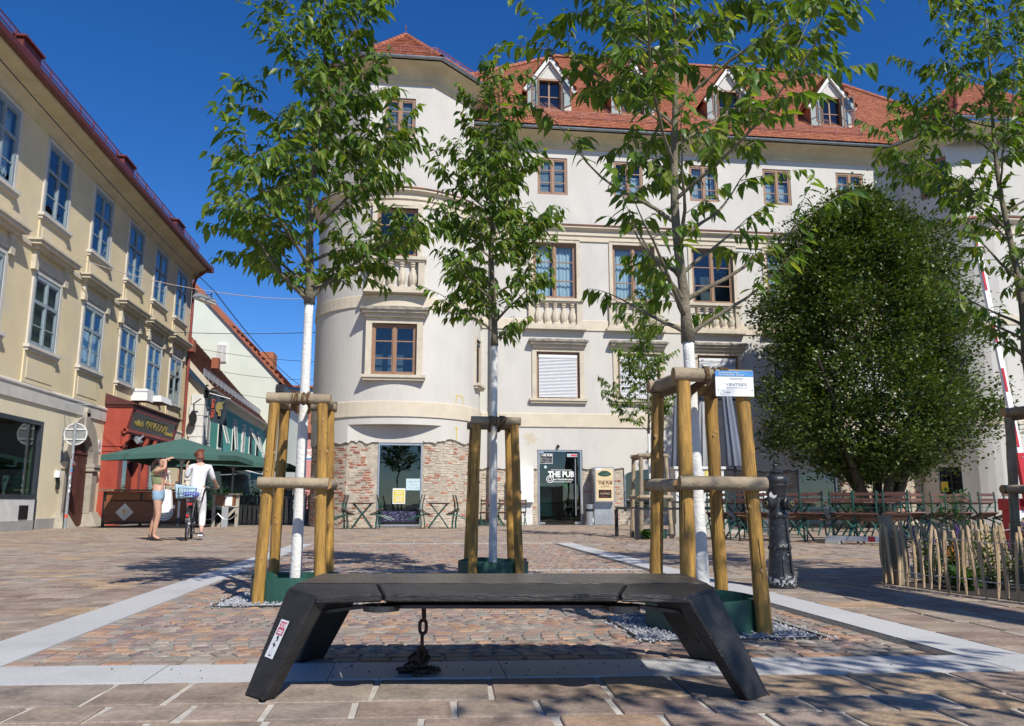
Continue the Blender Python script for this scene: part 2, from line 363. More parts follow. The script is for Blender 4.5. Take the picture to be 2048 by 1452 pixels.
M_yellowp = mat('yellow_paper', (.66,.52,.06), .7, .05, 10)
M_bluep = mat('pale_blue_paper', (.50,.64,.66), .7, .05, 10)
M_blue = mat('sign_blue', (.06,.25,.56), .5, .03, 5)
M_ink = mat('dark_ink', (.03,.03,.035), .7)
M_greyink = mat('grey_ink', (.30,.31,.33), .7)
M_stickred = mat('sticker_red', (.58,.06,.10), .5, .05, 20)
M_pinkt = mat('magenta_tape', (.62,.05,.42), .6, .05, 20)
M_red = mat('red_letter', (.60,.09,.04), .5, .1, 8)
M_navy = mat('navy_flag_cloth', (.02,.035,.055), .85, .15, 5, .2, 30)
M_mustard = mat('mustard_print', (.24,.19,.06), .8, .2, 12)
M_green = mat('bright_green_poster', (.03,.35,.05), .6, .2, 12)
M_flower = mat('purple_flower', (.10,.04,.22), .7, .2, 20)
# ------------------------------------------------------------------ setting: ground and paving
CAMP = Vector((0, 0, .72)); VF = Vector((sin(radians(6.88)), cos(radians(6.88)), 0)); VR = Vector((cos(radians(6.88)), -sin(radians(6.88)), 0))
def in_view(x, y, m=.0):
    d = x*VF.x + y*VF.y; u = x*VR.x + y*VR.y
    return d > 2.2 - m and abs(u) < .66 * d + .5 + m
g = MB(); g.face([(-400,-300,-.06),(400,-300,-.06),(400,700,-.06),(-400,700,-.06)])
kind(g.build('ground', mat('street_asphalt', (.15,.145,.14), .9, .2, 3, .3, 60)), 'structure')
SK = -.055                                     # the paving pattern is a little skew to the street
def PQ(x, q, z=0): return (x, 3.53 + q + SK*x, z)
bed = MB(); bed.face([(-12,-4,-.008),(26,-4,-.008),(26,34,-.008),(-12,34,-.008)])
paving = kind(bed.build('plaza_paving', M_mortar), 'structure')
def stone(mb, c, hx, hy, ang, z, inset=.005, dep=.03, rng=R, jit=.004, skew=0):
    ca, sa = cos(ang), sin(ang); o = []
    for sx, sy in ((-1,-1),(1,-1),(1,1),(-1,1)):
        x = sx*hx + rng.uniform(-jit, jit); y = sy*hy + rng.uniform(-jit, jit); x += skew*y
        o.append((x, y))
    P = lambda x, y, zz: (c[0] + x*ca - y*sa, c[1] + x*sa + y*ca, zz)
    t = [P(x*(1-inset/hx), y*(1-inset/hy), z + rng.uniform(-.0012,.0012)) for x, y in o]
    mid = [P(x, y, z - inset*.8) for x, y in o]; b = [P(x, y, z - dep) for x, y in o]
    n = 4
    mb.add(t + mid + b, [(0,1,2,3)] + [(i+4, (i+1)%4+4, (i+1)%4, i) for i in range(4)] + [(i+8, (i+1)%4+8, (i+1)%4+4, i+4) for i in range(4)])
PX0, PX1, PQ1 = -2.17, 2.95, 11.62
slabs = []
q = -2.55
rows = []
seq = [.36, .25, .31, .24, .33, .28]
q = 0.0; i = 1
while q > -3.2:
    h = [.375, .238, .30, .25, .33, .27, .35, .3, .3, .3, .3][min(i-1, 10)]; rows.append((q - h, q)); q -= h; i += 1
q = 0.0; i = 0
while q < 25.5:
    h = seq[R.randrange(6)]; rows.append((q, q + h)); q += h
for q0, q1 in rows:
    spans = [(-13, 26)] if (q1 <= .001 or q0 >= PQ1) else [(-13, PX0 - .006), (PX1 + .006, 26)]
    if q0 < PQ1 < q1: spans = [(-13, PX0 - .006), (PX1 + .006, 26)]
    for a, b in spans:
        x = a + R.uniform(0, .4); x = max(x, a) if a != -13 else x
        if a != -13: x = a
        while x < b - .1:
            L_ = R.choice([.30, .33, .36, .39, .42, .46, .52]) * (1.0 if q1 - q0 > .27 else .92)
            x1 = min(x + L_, b)
            if b - x1 < .14: x1 = b
            yc = 3.53 + (q0 + q1)/2 + SK*(x + x1)/2
            if -11.2 < x and x1 < 24 and yc < 27.6 and in_view((x+x1)/2, yc, .5) and not (3.75 + (x-3.7)*0 < x < 12 and 5.0 < yc < 7.2 and x > 4.35):
                slabs.append((x, x1, q0, q1, yc))
            x = x1
slabs.sort(key=lambda s: ((s[0]+s[1])/2)**2 + s[4]**2)
field = MB()
jg = .0105
def slab_into(mb, s):
    x0, x1, q0, q1, yc = s; jx = jg + R.uniform(0, .004); z = R.uniform(-.0015, .002)
    sl = R.uniform(-.03, .03)
    stone(mb, ((x0+x1)/2, yc), (x1-x0)/2 - jx, (q1-q0)/2 - jg, atan2(SK, 1), z, inset=.004, jit=.006, skew=sl)
nvis = 0
for s in slabs:
    if nvis < 300 and in_view((s[0]+s[1])/2, s[4], -.35):
        m = MB(); slab_into(m, s); m.build('stone_slab', M_slab, paving); nvis += 1
    else: slab_into(field, s)
kind(field.build('stone_slab_field', M_slab, paving), 'stuff')

# granite border strips with the dark channel on the right
bb = MB(); bb.face([PQ(PX0, 0, -.006), PQ(PX1, 0, -.006), PQ(PX1, PQ1, -.006), PQ(PX0, PQ1, -.006)])
border = kind(bb.build('granite_border', mat('sandy_joint', (.44,.42,.38), .95, .25, 30, .8, 120)), 'structure')
def granite(x0, x1, q0, q1, n, along):
    for i in range(n):
        if along == 'x': a0, a1, b0, b1 = x0 + (x1-x0)*i/n, x0 + (x1-x0)*(i+1)/n, q0, q1
        else: a0, a1, b0, b1 = x0, x1, q0 + (q1-q0)*i/n, q0 + (q1-q0)*(i+1)/n
        j = .0025
        m = MB(); pts = [PQ(a0+j, b0+j), PQ(a1-j, b0+j), PQ(a1-j, b1-j), PQ(a0+j, b1-j)]
        z = R.uniform(.001, .003)
        t = [(p[0], p[1], z) for p in pts]; bt = [(p[0], p[1], -.03) for p in pts]
        m.add(t + bt, [(0,1,2,3)] + [(i2+4, (i2+1)%4+4, (i2+1)%4, i2) for i2 in range(4)])
        m.build('granite_slab', M_granite, border)
granite(PX0 + .34, PX1 - .32, 0, .36, 6, 'x')
granite(PX0, PX0 + .34, 0, PQ1, 13, 'y'); granite(PX1 - .32, PX1, 0, PQ1, 13, 'y')
granite(PX0 + .34, PX1 - .42, 5.43, 5.55, 6, 'x'); granite(PX0 + .34, PX1 - .42, PQ1 - .14, PQ1, 6, 'x')
dr = MB()
for k in range(28):
    q0 = .36 + (PQ1 - .5)*k/28
    a = [PQ(PX1-.415, q0), PQ(PX1-.322, q0), PQ(PX1-.322, q0 + (PQ1-.5)/28 - .012), PQ(PX1-.415, q0 + (PQ1-.5)/28 - .012)]
    dr.add([(p[0], p[1], -.002) for p in a] + [(p[0], p[1], -.03) for p in a], [(0,1,2,3)] + [(i2+4, (i2+1)%4+4, (i2+1)%4, i2) for i2 in range(4)])
kind(dr.build('drain_channel', M_drain, border), 'stuff')

# cobbles laid in segmental arcs, with straight edging rows
T_POS = [(-.90, 6.5), (.77, 8.0), (1.725, 4.75)]
def in_gravel(x, y): return any(abs(x-tx) < .50 and abs(y-ty) < .47 for tx, ty in T_POS)
cob = []
CX0, CX1 = PX0 + .345, PX1 - .42
def panel(qa, qb):
    for e in range(2):                                    # straight rows along all four sides
        for qq in (qa + .055 + e*.105, qb - .055 - e*.105):
            x = CX0
            while x < CX1 - .05:
                L_ = R.uniform(.105, .15); L_ = min(L_, CX1 - x)
                cob.append((x + L_/2, 3.53 + qq + SK*(x + L_/2), L_/2 - .008, .045, atan2(SK, 1))); x += L_
        for xx in (CX0 + .055 + e*.105, CX1 - .055 - e*.105):
            qq = qa + .215
            while qq < qb - .25:
                L_ = R.uniform(.09, .12)
                cob.append((xx, 3.53 + qq + L_/2 + SK*xx, .044, L_/2 - .007, atan2(SK, 1))); qq += L_
    a, b = qa + .21, qb - .21; W = (b - a) / round((b - a) / .98)
    n = round((b - a) / W); sag = .24
    for c in range(n):
        qc = a + (c + .5) * W
        k = -3
        while True:
            xb = CX0 + .22 + k*.098
            if xb - sag > CX1: break
            m = 10; off = R.uniform(-.3, .3)
            for j in range(m):
                t = ((j + .5 + off*0) / m - .5) * W
                f = 2*t/W; x = xb + sag*f*f - .0; sl = 4*sag*f/W
                if CX0 + .225 < x < CX1 - .225:
                    hq = W/m/2*sqrt(1 + sl*sl*.6)
                    cob.append((x + R.uniform(-.004,.004), 3.53 + qc + t + SK*x, .0405*R.uniform(.9,1.03)/sqrt(1+sl*sl*.35), (hq - .006)*R.uniform(.92,1.02), -math.atan(sl)*.75 + R.uniform(-.06,.06)))
            k += 1
panel(.365, 5.425); panel(5.555, PQ1 - .145)
cob = [c for c in cob if not in_gravel(c[0], c[1])]
cob.sort(key=lambda c: c[0]**2 + c[1]**2)
cb = MB(); cb.face([PQ(CX0, .362, -.0045), PQ(CX1, .362, -.0045), PQ(CX1, PQ1-.142, -.0045), PQ(CX0, PQ1-.142, -.0045)])
cobbed = kind(cb.build('cobble_bed', mat('sand_joint', (.40,.37,.33), .95, .35, 40, 1, 150)), 'structure')
cf = MB(); n = 0
for c in cob:
    if n < 300 and in_view(c[0], c[1], -.2): m = MB()
    else: m = cf
    stone(m, (c[0], c[1]), c[2], c[3], c[4], R.uniform(.001, .005), inset=.0065, jit=.007)
    if m is not cf: m.build('cobblestone', M_cob, cobbed); n += 1
kind(cf.build('cobblestone_field', M_cob, cobbed), 'stuff')

# gravel squares round the trees, with thin steel edging
for tx, ty in T_POS:
    m = MB(); rg = random.Random(int(tx*100) + 50)
    m.box(tx-.49, tx+.49, ty-.46, ty+.46, -.03, .004)
    for k in range(2600):
        x = tx + rg.uniform(-.56, .56); y = ty + rg.uniform(-.53, .53)
        if (abs(x-tx) > .49 or abs(y-ty) > .46) and rg.random() > .28: continue
        r = rg.uniform(.005, .0115); z = .004 + r*.4 + rg.random()*.012*(1 if abs(x-tx)<.45 and abs(y-ty)<.42 else .1)
        Mx = Matrix.Translation((x, y, z)) @ Matrix.Rotation(rg.random()*6, 4, 'Z') @ Matrix.Rotation(rg.random()*6, 4, 'X')
        a, b2, c2 = r*rg.uniform(.8,1.3), r*rg.uniform(.6,1), r*rg.uniform(.5,.9)
        vs = [Mx @ Vector(p) for p in ((a,0,0),(-a,.2*a,0),(0,b2,0),(.1*a,-b2,0),(0,0,c2),(0,0,-c2))]
        m.add(vs, [(0,2,4),(2,1,4),(1,3,4),(3,0,4),(2,0,5),(1,2,5),(3,1,5),(0,3,5)])
    kind(m.build('gravel', M_gravel), 'stuff')
ed = MB()
for tx, ty in T_POS:
    for s in (-1, 1):
        ed.box(tx-.5, tx+.5, ty+s*.475-.003, ty+s*.475+.003, -.02, .012); ed.box(tx+s*.505-.003, tx+s*.505+.003, ty-.475, ty+.475, -.02, .012)
kind(ed.build('gravel_edging', M_steel, border), 'stuff')
# paved street running on between the houses
st = MB(); st.face([(-12,27.6,-.003),(26,27.6,-.003),(26,110,-.003),(-12,110,-.003)])
kind(st.build('street', mat('street_setts', (.22,.19,.165), .8, .25, 5, .5, 25)), 'structure')
# strip of magenta tape stuck to the paving
tp = MB(); tp.box(-.09,.09,-.02,.02,0,.0012)
o = tag(tp.build('tape_strip', M_pinkt, loc=(-1.62, 3.08, .0035)), 'magenta strip of tape stuck on the front paving slab', 'tape'); o.rotation_euler = (0,0,.08)
# small stones strewn over the granite under the bench
lm = MB(); rg = random.Random(5)
for k in range(95):
    x = rg.gauss(.3, .75); y = 3.72 + SK*x + rg.gauss(0, .13); r = rg.uniform(.002, .0055)
    if not -1.7 < x < 2.4: continue
    lm.sphere((x, y, .003 + r*.5), r, 5, 3, (1, rg.uniform(.6,1), .6))
kind(lm.build('scattered_grit', mat('grit', (.07,.07,.075), .9, .4, 50)), 'stuff')
# ------------------------------------------------------------------ trees
def leaf_shape(L_, wd, sag, fold):
    """lance shaped leaf along +x from the origin, folded on its midrib and drooping"""
    mid = [(0,0,0),(L_*.3,0,-sag*.1*L_),(L_*.65,0,-sag*.42*L_),(L_,0,-sag*L_)]
    s = [0, 1, .82, 0]
    vs = list(mid); 
    for k in (1, 2):
        for sg in (1, -1):
            x, y, z = mid[k]; vs.append((x - .02*L_, sg*wd/2*s[k], z + fold*wd/2*s[k]))
    # 4:+1,5:-1 at k=1 ; 6:+,7:- at k=2
    return vs, [(0,1,4),(1,2,6,4),(2,3,6),(0,5,1),(1,5,7,2),(2,7,3)]
LEAFS = {}
def leaf_mesh(i):
    if i not in LEAFS:
        rg = random.Random(i); vs, fs = leaf_shape(.115*rg.uniform(.85,1.15), .04*rg.uniform(.85,1.15), rg.uniform(.12,.35), rg.uniform(.25,.6))
        m = MB(); m.add(vs, fs); LEAFS[i] = (vs, fs, m.mesh('leaf', M_leaf))
    return LEAFS[i]
def young_tree(base, fork, top, prof, seed, nleaf, nlimb, r0=.045, lean=(0,0), lscale=1.0, white=True, label='', group='young street trees in white bark paint', nobj=300, rough_twigs=1.0, low_limbs=(), bias=(0, 0), lowthin=.75):
    rg = random.Random(seed)
    t = thing('street_tree', label, 'tree', (base[0], base[1], 0), 0, group)
    H = top
    def axis(z):
        f = z / H
        wob = .035*sin(z*2.1 + seed) * min(1, max(0, (z-fork)/.8)); wob2 = .03*sin(z*1.7 + seed*2) * min(1, max(0, (z-fork)/.8))
        return Vector((lean[0]*f + wob, lean[1]*f + wob2, z))
    rad = lambda z: r0 * (1 - .25*min(1, z/fork)) if z < fork else r0*.8*max(.08, 1 - (z-fork)/(H-fork))**.9
    zs = [fork*i/14 for i in range(15)]
    def blob(z): return 1 + .10*math.exp(-((z - fork*.52)/.03)**2) + .1*math.exp(-((z - fork*.82)/.03)**2) + rg.uniform(-.02,.02)
    m = MB(); zz = [fork*i/26 for i in range(27)]; m.tube([axis(z) for z in zz], [rad(z)*blob(z)*(1.15 if z < .05 else 1) for z in zz], 12, jit=.02, rng=rg)
    m.build('painted_trunk' if white else 'trunk', M_paintbark if white else M_bark, t, smooth='all')
    m = MB(); zz = [fork + (H-fork)*i/18 for i in range(19)]; m.tube([axis(z) for z in zz], [rad(z)*(1.25 if abs(z-fork-.05)<.1 else 1) for z in zz], 8, jit=.05, rng=rg)
    leaves = []
    def twig(p0, d, ln, r, mbx, dens):
        pts = [p0]; p = p0.copy(); dd = d.copy()
        for k in range(4):
            dd = (dd + Vector((rg.uniform(-.2,.2), rg.uniform(-.2,.2), rg.uniform(-.18,.1)))).normalized(); p = p + dd*ln/4; pts.append(p.copy())
        mbx.tube(pts, [r, r*.8, r*.6, r*.45, r*.25], 4, cap=False)
        n = max(4, int(ln/.024*dens))
        for k in range(n):
            f = (k + rg.random()) / n; f = .12 + .88*f
            i = min(3, int(f*4)); q = pts[i].lerp(pts[i+1], f*4 - i); td = (pts[i+1]-pts[i]).normalized()
            side = td.cross(Vector((0,0,1))); 
            if side.length < .1: side = Vector((1,0,0))
            side.normalize(); s = 1 if k % 2 else -1
            ld_ = (td*.55 + side*s*rg.uniform(.35,.9) + Vector((0,0,rg.uniform(-1.3,-.35))) + Vector((rg.gauss(0,.2), rg.gauss(0,.2), 0))).normalized()
            leaves.append((q, ld_))
    limbs = MB()
    zl = [fork + .02 + (H - fork)*.93*((i + .3*rg.random())/nlimb)**1.0 for i in range(nlimb)]
    az = rg.random()*6
    specs = [(z, None) for z in zl] + [(fork + dz, a) for dz, a in low_limbs]
    for z, fixed in specs:
        az += 2.4 + rg.uniform(-.4, .4); a = az if fixed is None else fixed
        ln = prof((z - fork)/(H - fork)) * rg.uniform(.8, 1.25) * (1 + bias[1]*cos(a - bias[0])) * (1 if fixed is None else .72)
        el = rg.uniform(.75, 1.1)
        p = axis(z); d = Vector((cos(a)*cos(el), sin(a)*cos(el), sin(el)*.75)).normalized(); pts = [p.copy()]
        N_ = 7; tot = ln*1.5
        for k in range(N_):
            pull = Vector((cos(a), sin(a), 0)) * (.25 if k < 3 else .06) + Vector((0,0,.16 if k > 1 else -.05))
            d = (d + pull*.5 + Vector((rg.uniform(-.16,.16), rg.uniform(-.16,.16), rg.uniform(-.1,.1)))).normalized(); p = p + d*tot/N_; pts.append(p.copy())
        rr = max(.006, rad(z)*.5)
        limbs.tube(pts, [rr*(1 - .8*k/N_) for k in range(N_+1)], 6, cap=False, jit=.08, rng=rg)
        nt_ = max(3, int(tot/.068*rough_twigs*(lowthin if z < fork + .26*(H-fork) else 1)))
        for k in range(nt_):
            f = .2 + .8*(k + rg.random())/nt_; i = min(N_-1, int(f*N_)); q = pts[i].lerp(pts[i+1], f*N_ - i); td = (pts[i+1]-pts[i]).normalized()
            b = rg.random()*6.28; o_ = Vector((cos(b), sin(b), rg.uniform(-.25,.45)))
            twig(q, (td*.6 + o_*.8).normalized(), ln*rg.uniform(.28,.6) + .06, .0035, limbs, 1.0)
        twig(pts[-1], d, ln*.4 + .08, .004, limbs, 1.2)
    z = fork + (H-fork)*.55
    while z < H:                                          # short twigs straight off the leader
        b = rg.random()*6.28; twig(axis(z), Vector((cos(b), sin(b), .5)).normalized(), .16 + .2*prof((z-fork)/(H-fork)), .003, limbs, 1.1); z += .07
    twig(axis(H), Vector((0,0,1)), .2, .003, limbs, 1.5)
    m.build('trunk_leader', M_bark, t, smooth='all'); limbs.build('limbs', M_bark, t, smooth='all')['kind'] = 'stuff'
    print('LEAVES', seed, len(leaves))
    if len(leaves) > nleaf: leaves = rg.sample(leaves, nleaf)
    B = Vector((base[0], base[1], 0))
    leaves.sort(key=lambda l: ((l[0] + B) - CAMP).length + rg.uniform(0, .5) + (0 if l[0].z < 3.4*(base[1]/4.75) else 3))
    fo = MB()
    for k, (q, d) in enumerate(leaves):
        x = d; upv = Vector((rg.gauss(0,.35), rg.gauss(0,.35), 1)); y = upv.cross(x)
        if y.length < .05: y = Vector((1,0,0)).cross(x)
        y.normalize(); zc = x.cross(y); s = lscale*rg.uniform(.5, 1.25)
        Mx = Matrix((x, y, zc)).transposed().to_4x4(); Mx = Matrix.Translation(q) @ Mx @ Matrix.Scale(s, 4)
        vs, fs, me = leaf_mesh(rg.randrange(5))
        if k < nobj: link('leaf', me, t, M=Mx)
        else: fo.add([Mx @ Vector(v) for v in vs], fs)
    kind(fo.build('foliage', M_leaf, t), 'stuff')
    return t
def prof_full(w, a=.38, tipw=.3, e=1.25, b0=.62):
    return lambda f: w*(b0 + (1-b0)*min(1, f/a)) if f < a else w*(1 - (1-tipw)*((f-a)/(1-a))**e)
# ------------------------------------------------------------------ building helpers
def frange(a, b, d):
    n = max(1, int(math.ceil((b-a)/d - 1e-6))); return [a + (b-a)*i/n for i in range(n+1)]
def wall(mb, F, u0, u1, z0, z1, holes=(), du=99, reveal=.22):
    us = sorted(set([round(x, 4) for x in frange(u0, u1, du)] + [round(x, 4) for h in holes for x in h[:2]]))
    zs = sorted(set([z0, z1] + [x for h in holes for x in h[2:4]]))
    for a, b in zip(us, us[1:]):
        for c, d in zip(zs, zs[1:]):
            if any(h[0]-1e-4 <= a and b <= h[1]+1e-4 and h[2]-1e-4 <= c and d <= h[3]+1e-4 for h in holes): continue
            mb.face([F(a,c,0), F(b,c,0), F(b,d,0), F(a,d,0)])
    for h in holes:
        hu = [u for u in us if h[0]-1e-4 <= u <= h[1]+1e-4]
        for u in (h[0], h[1]): mb.face([F(u,h[2],0), F(u,h[2],reveal), F(u,h[3],reveal), F(u,h[3],0)])
        for z in (h[2], h[3]):
            for a, b in zip(hu, hu[1:]): mb.face([F(a,z,0), F(b,z,0), F(b,z,reveal), F(a,z,reveal)])
class Path:
    def __init__(s, pts, inward=1):
        s.p = [Vector((x, y)) for x, y in pts]; s.c = [0]
        for a, b in zip(s.p, s.p[1:]): s.c.append(s.c[-1] + (b-a).length)
        s.n = []
        for i in range(len(s.p)):
            ds = []
            if i > 0: ds.append((s.p[i]-s.p[i-1]).normalized())
            if i < len(s.p)-1: ds.append((s.p[i+1]-s.p[i]).normalized())
            ns = [Vector((-d.y, d.x))*inward for d in ds]; nn = sum(ns, Vector((0,0))).normalized()
            s.n.append(nn / max(.35, nn.dot(ns[0])))
    def F(s, u, z, d):
        i = 0
        while i < len(s.p)-2 and u > s.c[i+1] + 1e-6: i += 1
        f = (u - s.c[i]) / (s.c[i+1] - s.c[i]); q = s.p[i].lerp(s.p[i+1], f) + s.n[i].lerp(s.n[i+1], f)*d
        return (q.x, q.y, z)
    def sweep(s, mb, prof):
        """profile of (outward, z) swept along the path with mitred corners"""
        for i in range(len(s.p)-1):
            for (o0, z0), (o1, z1) in zip(prof, prof[1:]):
                a, b = s.p[i], s.p[i+1]; na, nb = s.n[i], s.n[i+1]
                f = lambda p, n, o, z: (p.x - n.x*o, p.y - n.y*o, z)
                mb.face([f(a,na,o0,z0), f(b,nb,o0,z0), f(b,nb,o1,z1), f(a,na,o1,z1)])
        for i in (0, len(s.p)-1):
            mb.face([(s.p[i].x - s.n[i].x*o, s.p[i].y - s.n[i].y*o, z) for o, z in prof])
    def gutter(s, mb, out, z, r=.075):
        k = 8; pr = [(out + r*cos(pi + pi*j/k), z + r*sin(pi + pi*j/k)) for j in range(k+1)]
        s.sweep(mb, pr + [(out + r - .012, z), (out + r - .02, z - .02)])
        s.sweep(mb, [(out - r + .01, z - .03), (out + r - .01, z - .03)])
WC = {}
def cached(key, fn):
    if key not in WC: WC[key] = fn()
    return WC[key]
def window(parent, M, w, h, fm, rows=(1/3, 2/3), depth=.1, fill='room', ft=.085, bars=True, transom=None, name='window', gm=None, blind_m=None, drop=1.0, sash=True, room=.6, label=None, rnd=0):
    """casement window: frame, mullion and glazing bars, its panes, room behind and what hangs in it"""
    def frame():
        m = MB(); d0, d1 = depth, depth + .07
        m.box(-w/2, -w/2+ft, d0, d1, 0, h); m.box(w/2-ft, w/2, d0, d1, 0, h); m.box(-w/2+ft, w/2-ft, d0, d1, h-ft*1.15, h); m.box(-w/2+ft, w/2-ft, d0, d1, 0, ft)
        m.box(-.045, .045, d0-.012, d1-.004, ft, h-ft)
        if sash:
            for sx in (-1, 1):                           # sash rails
                x0, x1 = (.045, w/2-ft) if sx > 0 else (-w/2+ft, -.045)
                m.box(x0, x0+.035, d0+.018, d1-.01, ft, h-ft*1.15); m.box(x1-.035, x1, d0+.018, d1-.01, ft, h-ft*1.15)
                m.box(x0+.035, x1-.035, d0+.018, d1-.01, ft, ft+.045); m.box(x0+.035, x1-.035, d0+.018, d1-.01, h-ft*1.15-.045, h-ft*1.15)
        for r in rows:
            th = .018
            if transom and abs(r-transom) < .01: th = .05
            m.box(-w/2+ft, -.045, d0+(.02 if th < .03 else -.008), d1-.012, h*r-th, h*r+th); m.box(.045, w/2-ft, d0+(.02 if th < .03 else -.008), d1-.012, h*r-th, h*r+th)
        return m.mesh(name, fm)
    fo = link(name, cached(('fr', w, h, fm.name, rows, depth, ft, transom, sash), frame), parent, M=M)
    if label: fo['label'] = label
    ys = [ft] + [h*r for r in rows] + [h - ft*1.15]
    for k in range(len(ys)-1):
        for sx in (-1, 1):
            a, b = (.045, w/2-ft) if sx > 0 else (-w/2+ft, -.045)
            pm = cached(('pane', w, h, rows, k, sx, (gm or M_glass).name, depth), lambda: (lambda m: (m.box(a, b, depth+.035, depth+.041, ys[k], ys[k+1]), m.mesh('pane', gm or M_glass))[1])(MB()))
            link('pane', pm, fo)
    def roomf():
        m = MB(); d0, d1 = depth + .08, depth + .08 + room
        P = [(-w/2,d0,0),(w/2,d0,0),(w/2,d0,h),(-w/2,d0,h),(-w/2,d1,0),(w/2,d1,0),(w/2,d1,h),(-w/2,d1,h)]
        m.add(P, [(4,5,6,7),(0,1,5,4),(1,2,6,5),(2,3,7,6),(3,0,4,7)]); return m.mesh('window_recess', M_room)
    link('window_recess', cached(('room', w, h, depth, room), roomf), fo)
    if fill == 'blind':
        def bl():
            m = MB(); z = h - ft*1.3; zb = z - (h - 2.2*ft)*drop
            while z > zb:
                m.bar((-w/2+ft*1.1, depth-.035, z), (w/2-ft*1.1, depth-.035, z), .056, .004, (0, -.8, .6)); z -= .052
            m.box(-w/2+ft, w/2-ft, depth-.06, depth+.03, h-ft*1.2-.1, h-ft*1.2)
            return m.mesh('blind', blind_m or M_blind)
        kind(link('blind', cached(('bl', w, h, depth, drop, (blind_m or M_blind).name), bl), fo), 'stuff')
    if fill == 'inblind':
        def ib():
            m = MB(); z = h - ft*1.3; zb = z - (h - 2.2*ft)*drop
            while z > zb: m.bar((-w/2+ft, depth+.13, z), (w/2-ft, depth+.13, z), .036, .003, (0, -.7, .7)); z -= .034
            return m.mesh('blind', blind_m or M_blind)
        kind(link('blind', cached(('ib', w, h, depth, drop, (blind_m or M_blind).name), ib), fo), 'stuff')
    if fill in ('curtain', 'half'):
        def cu():
            m = MB(); n = 44; top = h if fill == 'curtain' else h*.62
            pts = [(-w/2 + w*i/n, depth + .2 + .022*sin(i*1.7) + .012*sin(i*.6), 0) for i in range(n+1)]
            for i in range(n):
                if fill == 'curtain' and abs(i - n*(.44 + .06*rnd)) < 1.5: continue
                a, b = pts[i], pts[i+1]; m.face([a, b, (b[0], b[1], top), (a[0], a[1], top)])
            return m.mesh('curtain', M_curtain)
        link('curtain', cached(('cu', w, h, depth, fill, rnd), cu), fo)
    return fo
def tiles(mb, poly, tw=.18, ex=.155, rng=R, lift=.022):
    """plain clay tiles laid in courses over a planar polygon whose first edge is the eave"""
    P = [Vector(p) for p in poly]; u = (P[1]-P[0]).normalized(); n = u.cross(P[2]-P[0]).normalized()
    if n.z < 0: n = -n
    v = n.cross(u); 
    if v.z < 0: v = -v
    q = [((p-P[0]).dot(u), (p-P[0]).dot(v)) for p in P]
    def inside(x, y):
        c = False; j = len(q)-1
        for i in range(len(q)):
            if (q[i][1] > y) != (q[j][1] > y) and x < (q[j][0]-q[i][0])*(y-q[i][1])/(q[j][1]-q[i][1]) + q[i][0]: c = not c
            j = i
        return c
    xs = [a for a, _ in q]; ys = [b for _, b in q]; k = 0; y = min(ys)
    while y < max(ys):
        x = min(xs) + (tw/2 if k % 2 else 0)
        while x < max(xs) + tw:
            if inside(x, y + ex*.5):
                l0 = lift + rng.uniform(-.005, .007); g_ = tw/2 - .004; o = lambda a, b, c: P[0] + u*a + v*b + n*c
                dx = rng.uniform(-.004, .004)
                vs = [o(x-g_+dx, y+ex*1.12, .004), o(x+g_+dx, y+ex*1.12, .004), o(x+g_+dx, y+.02, l0), o(x+dx, y-.018, l0+.002), o(x-g_+dx, y+.02, l0),
                      o(x+g_+dx, y+.02, l0-.017), o(x+dx, y-.018, l0-.015), o(x-g_+dx, y+.02, l0-.017)]
                mb.add(vs, [(0,4,3,2,1),(2,3,6,5),(3,4,7,6)])
            x += tw
        y += ex; k += 1
def ridge_run(parent, a, b, m, step=.36, r=.11):
    a, b = Vector(a), Vector(b); n = max(1, int((b-a).length/step)); d = (b-a)/n
    def rm():
        mb = MB(); k = 7; L_ = step*1.12
        for i in range(k):
            a0, a1 = -.25 + (pi+.5)*i/k, -.25 + (pi+.5)*(i+1)/k
            p = lambda an, x, rr: (x, rr*cos(an), rr*sin(an))
            mb.face([p(a0,0,r*1.12), p(a1,0,r*1.12), p(a1,L_,r*.92), p(a0,L_,r*.92)]); mb.face([p(a0,0,r*1.12), p(a1,0,r*1.12), p(a1,0,r*.85), p(a0,0,r*.85)])
        return mb.mesh('ridge_tile', m, smooth=True)
    me = cached(('ridge', m.name, step, r), rm)
    x = d.normalized(); y = Vector((0,0,1)).cross(x).normalized(); z = x.cross(y)
    for i in range(n):
        p = a + d*i; Mx = Matrix((x, y, z)).transposed().to_4x4(); link('ridge_tile', me, parent, M=Matrix.Translation(p + z*(-.02)) @ Mx)
def snow_guard(parent, a, b, m, h=.2):
    a, b = Vector(a), Vector(b); mb = MB(); L_ = (b-a).length; n = int(L_/.085)
    for z in (.02, h): mb.bar(a + Vector((0,0,z)), b + Vector((0,0,z)), .022, .022)
    for i in range(n+1):
        p = a.lerp(b, i/n); t = .03 if i % 12 == 0 else .010; mb.bar(p + Vector((0,0,-.12 if i % 12 == 0 else .02)), p + Vector((0,0,h)), t, t, (1,0,0))
    return kind(mb.build('snow_guard', m, parent), 'stuff')
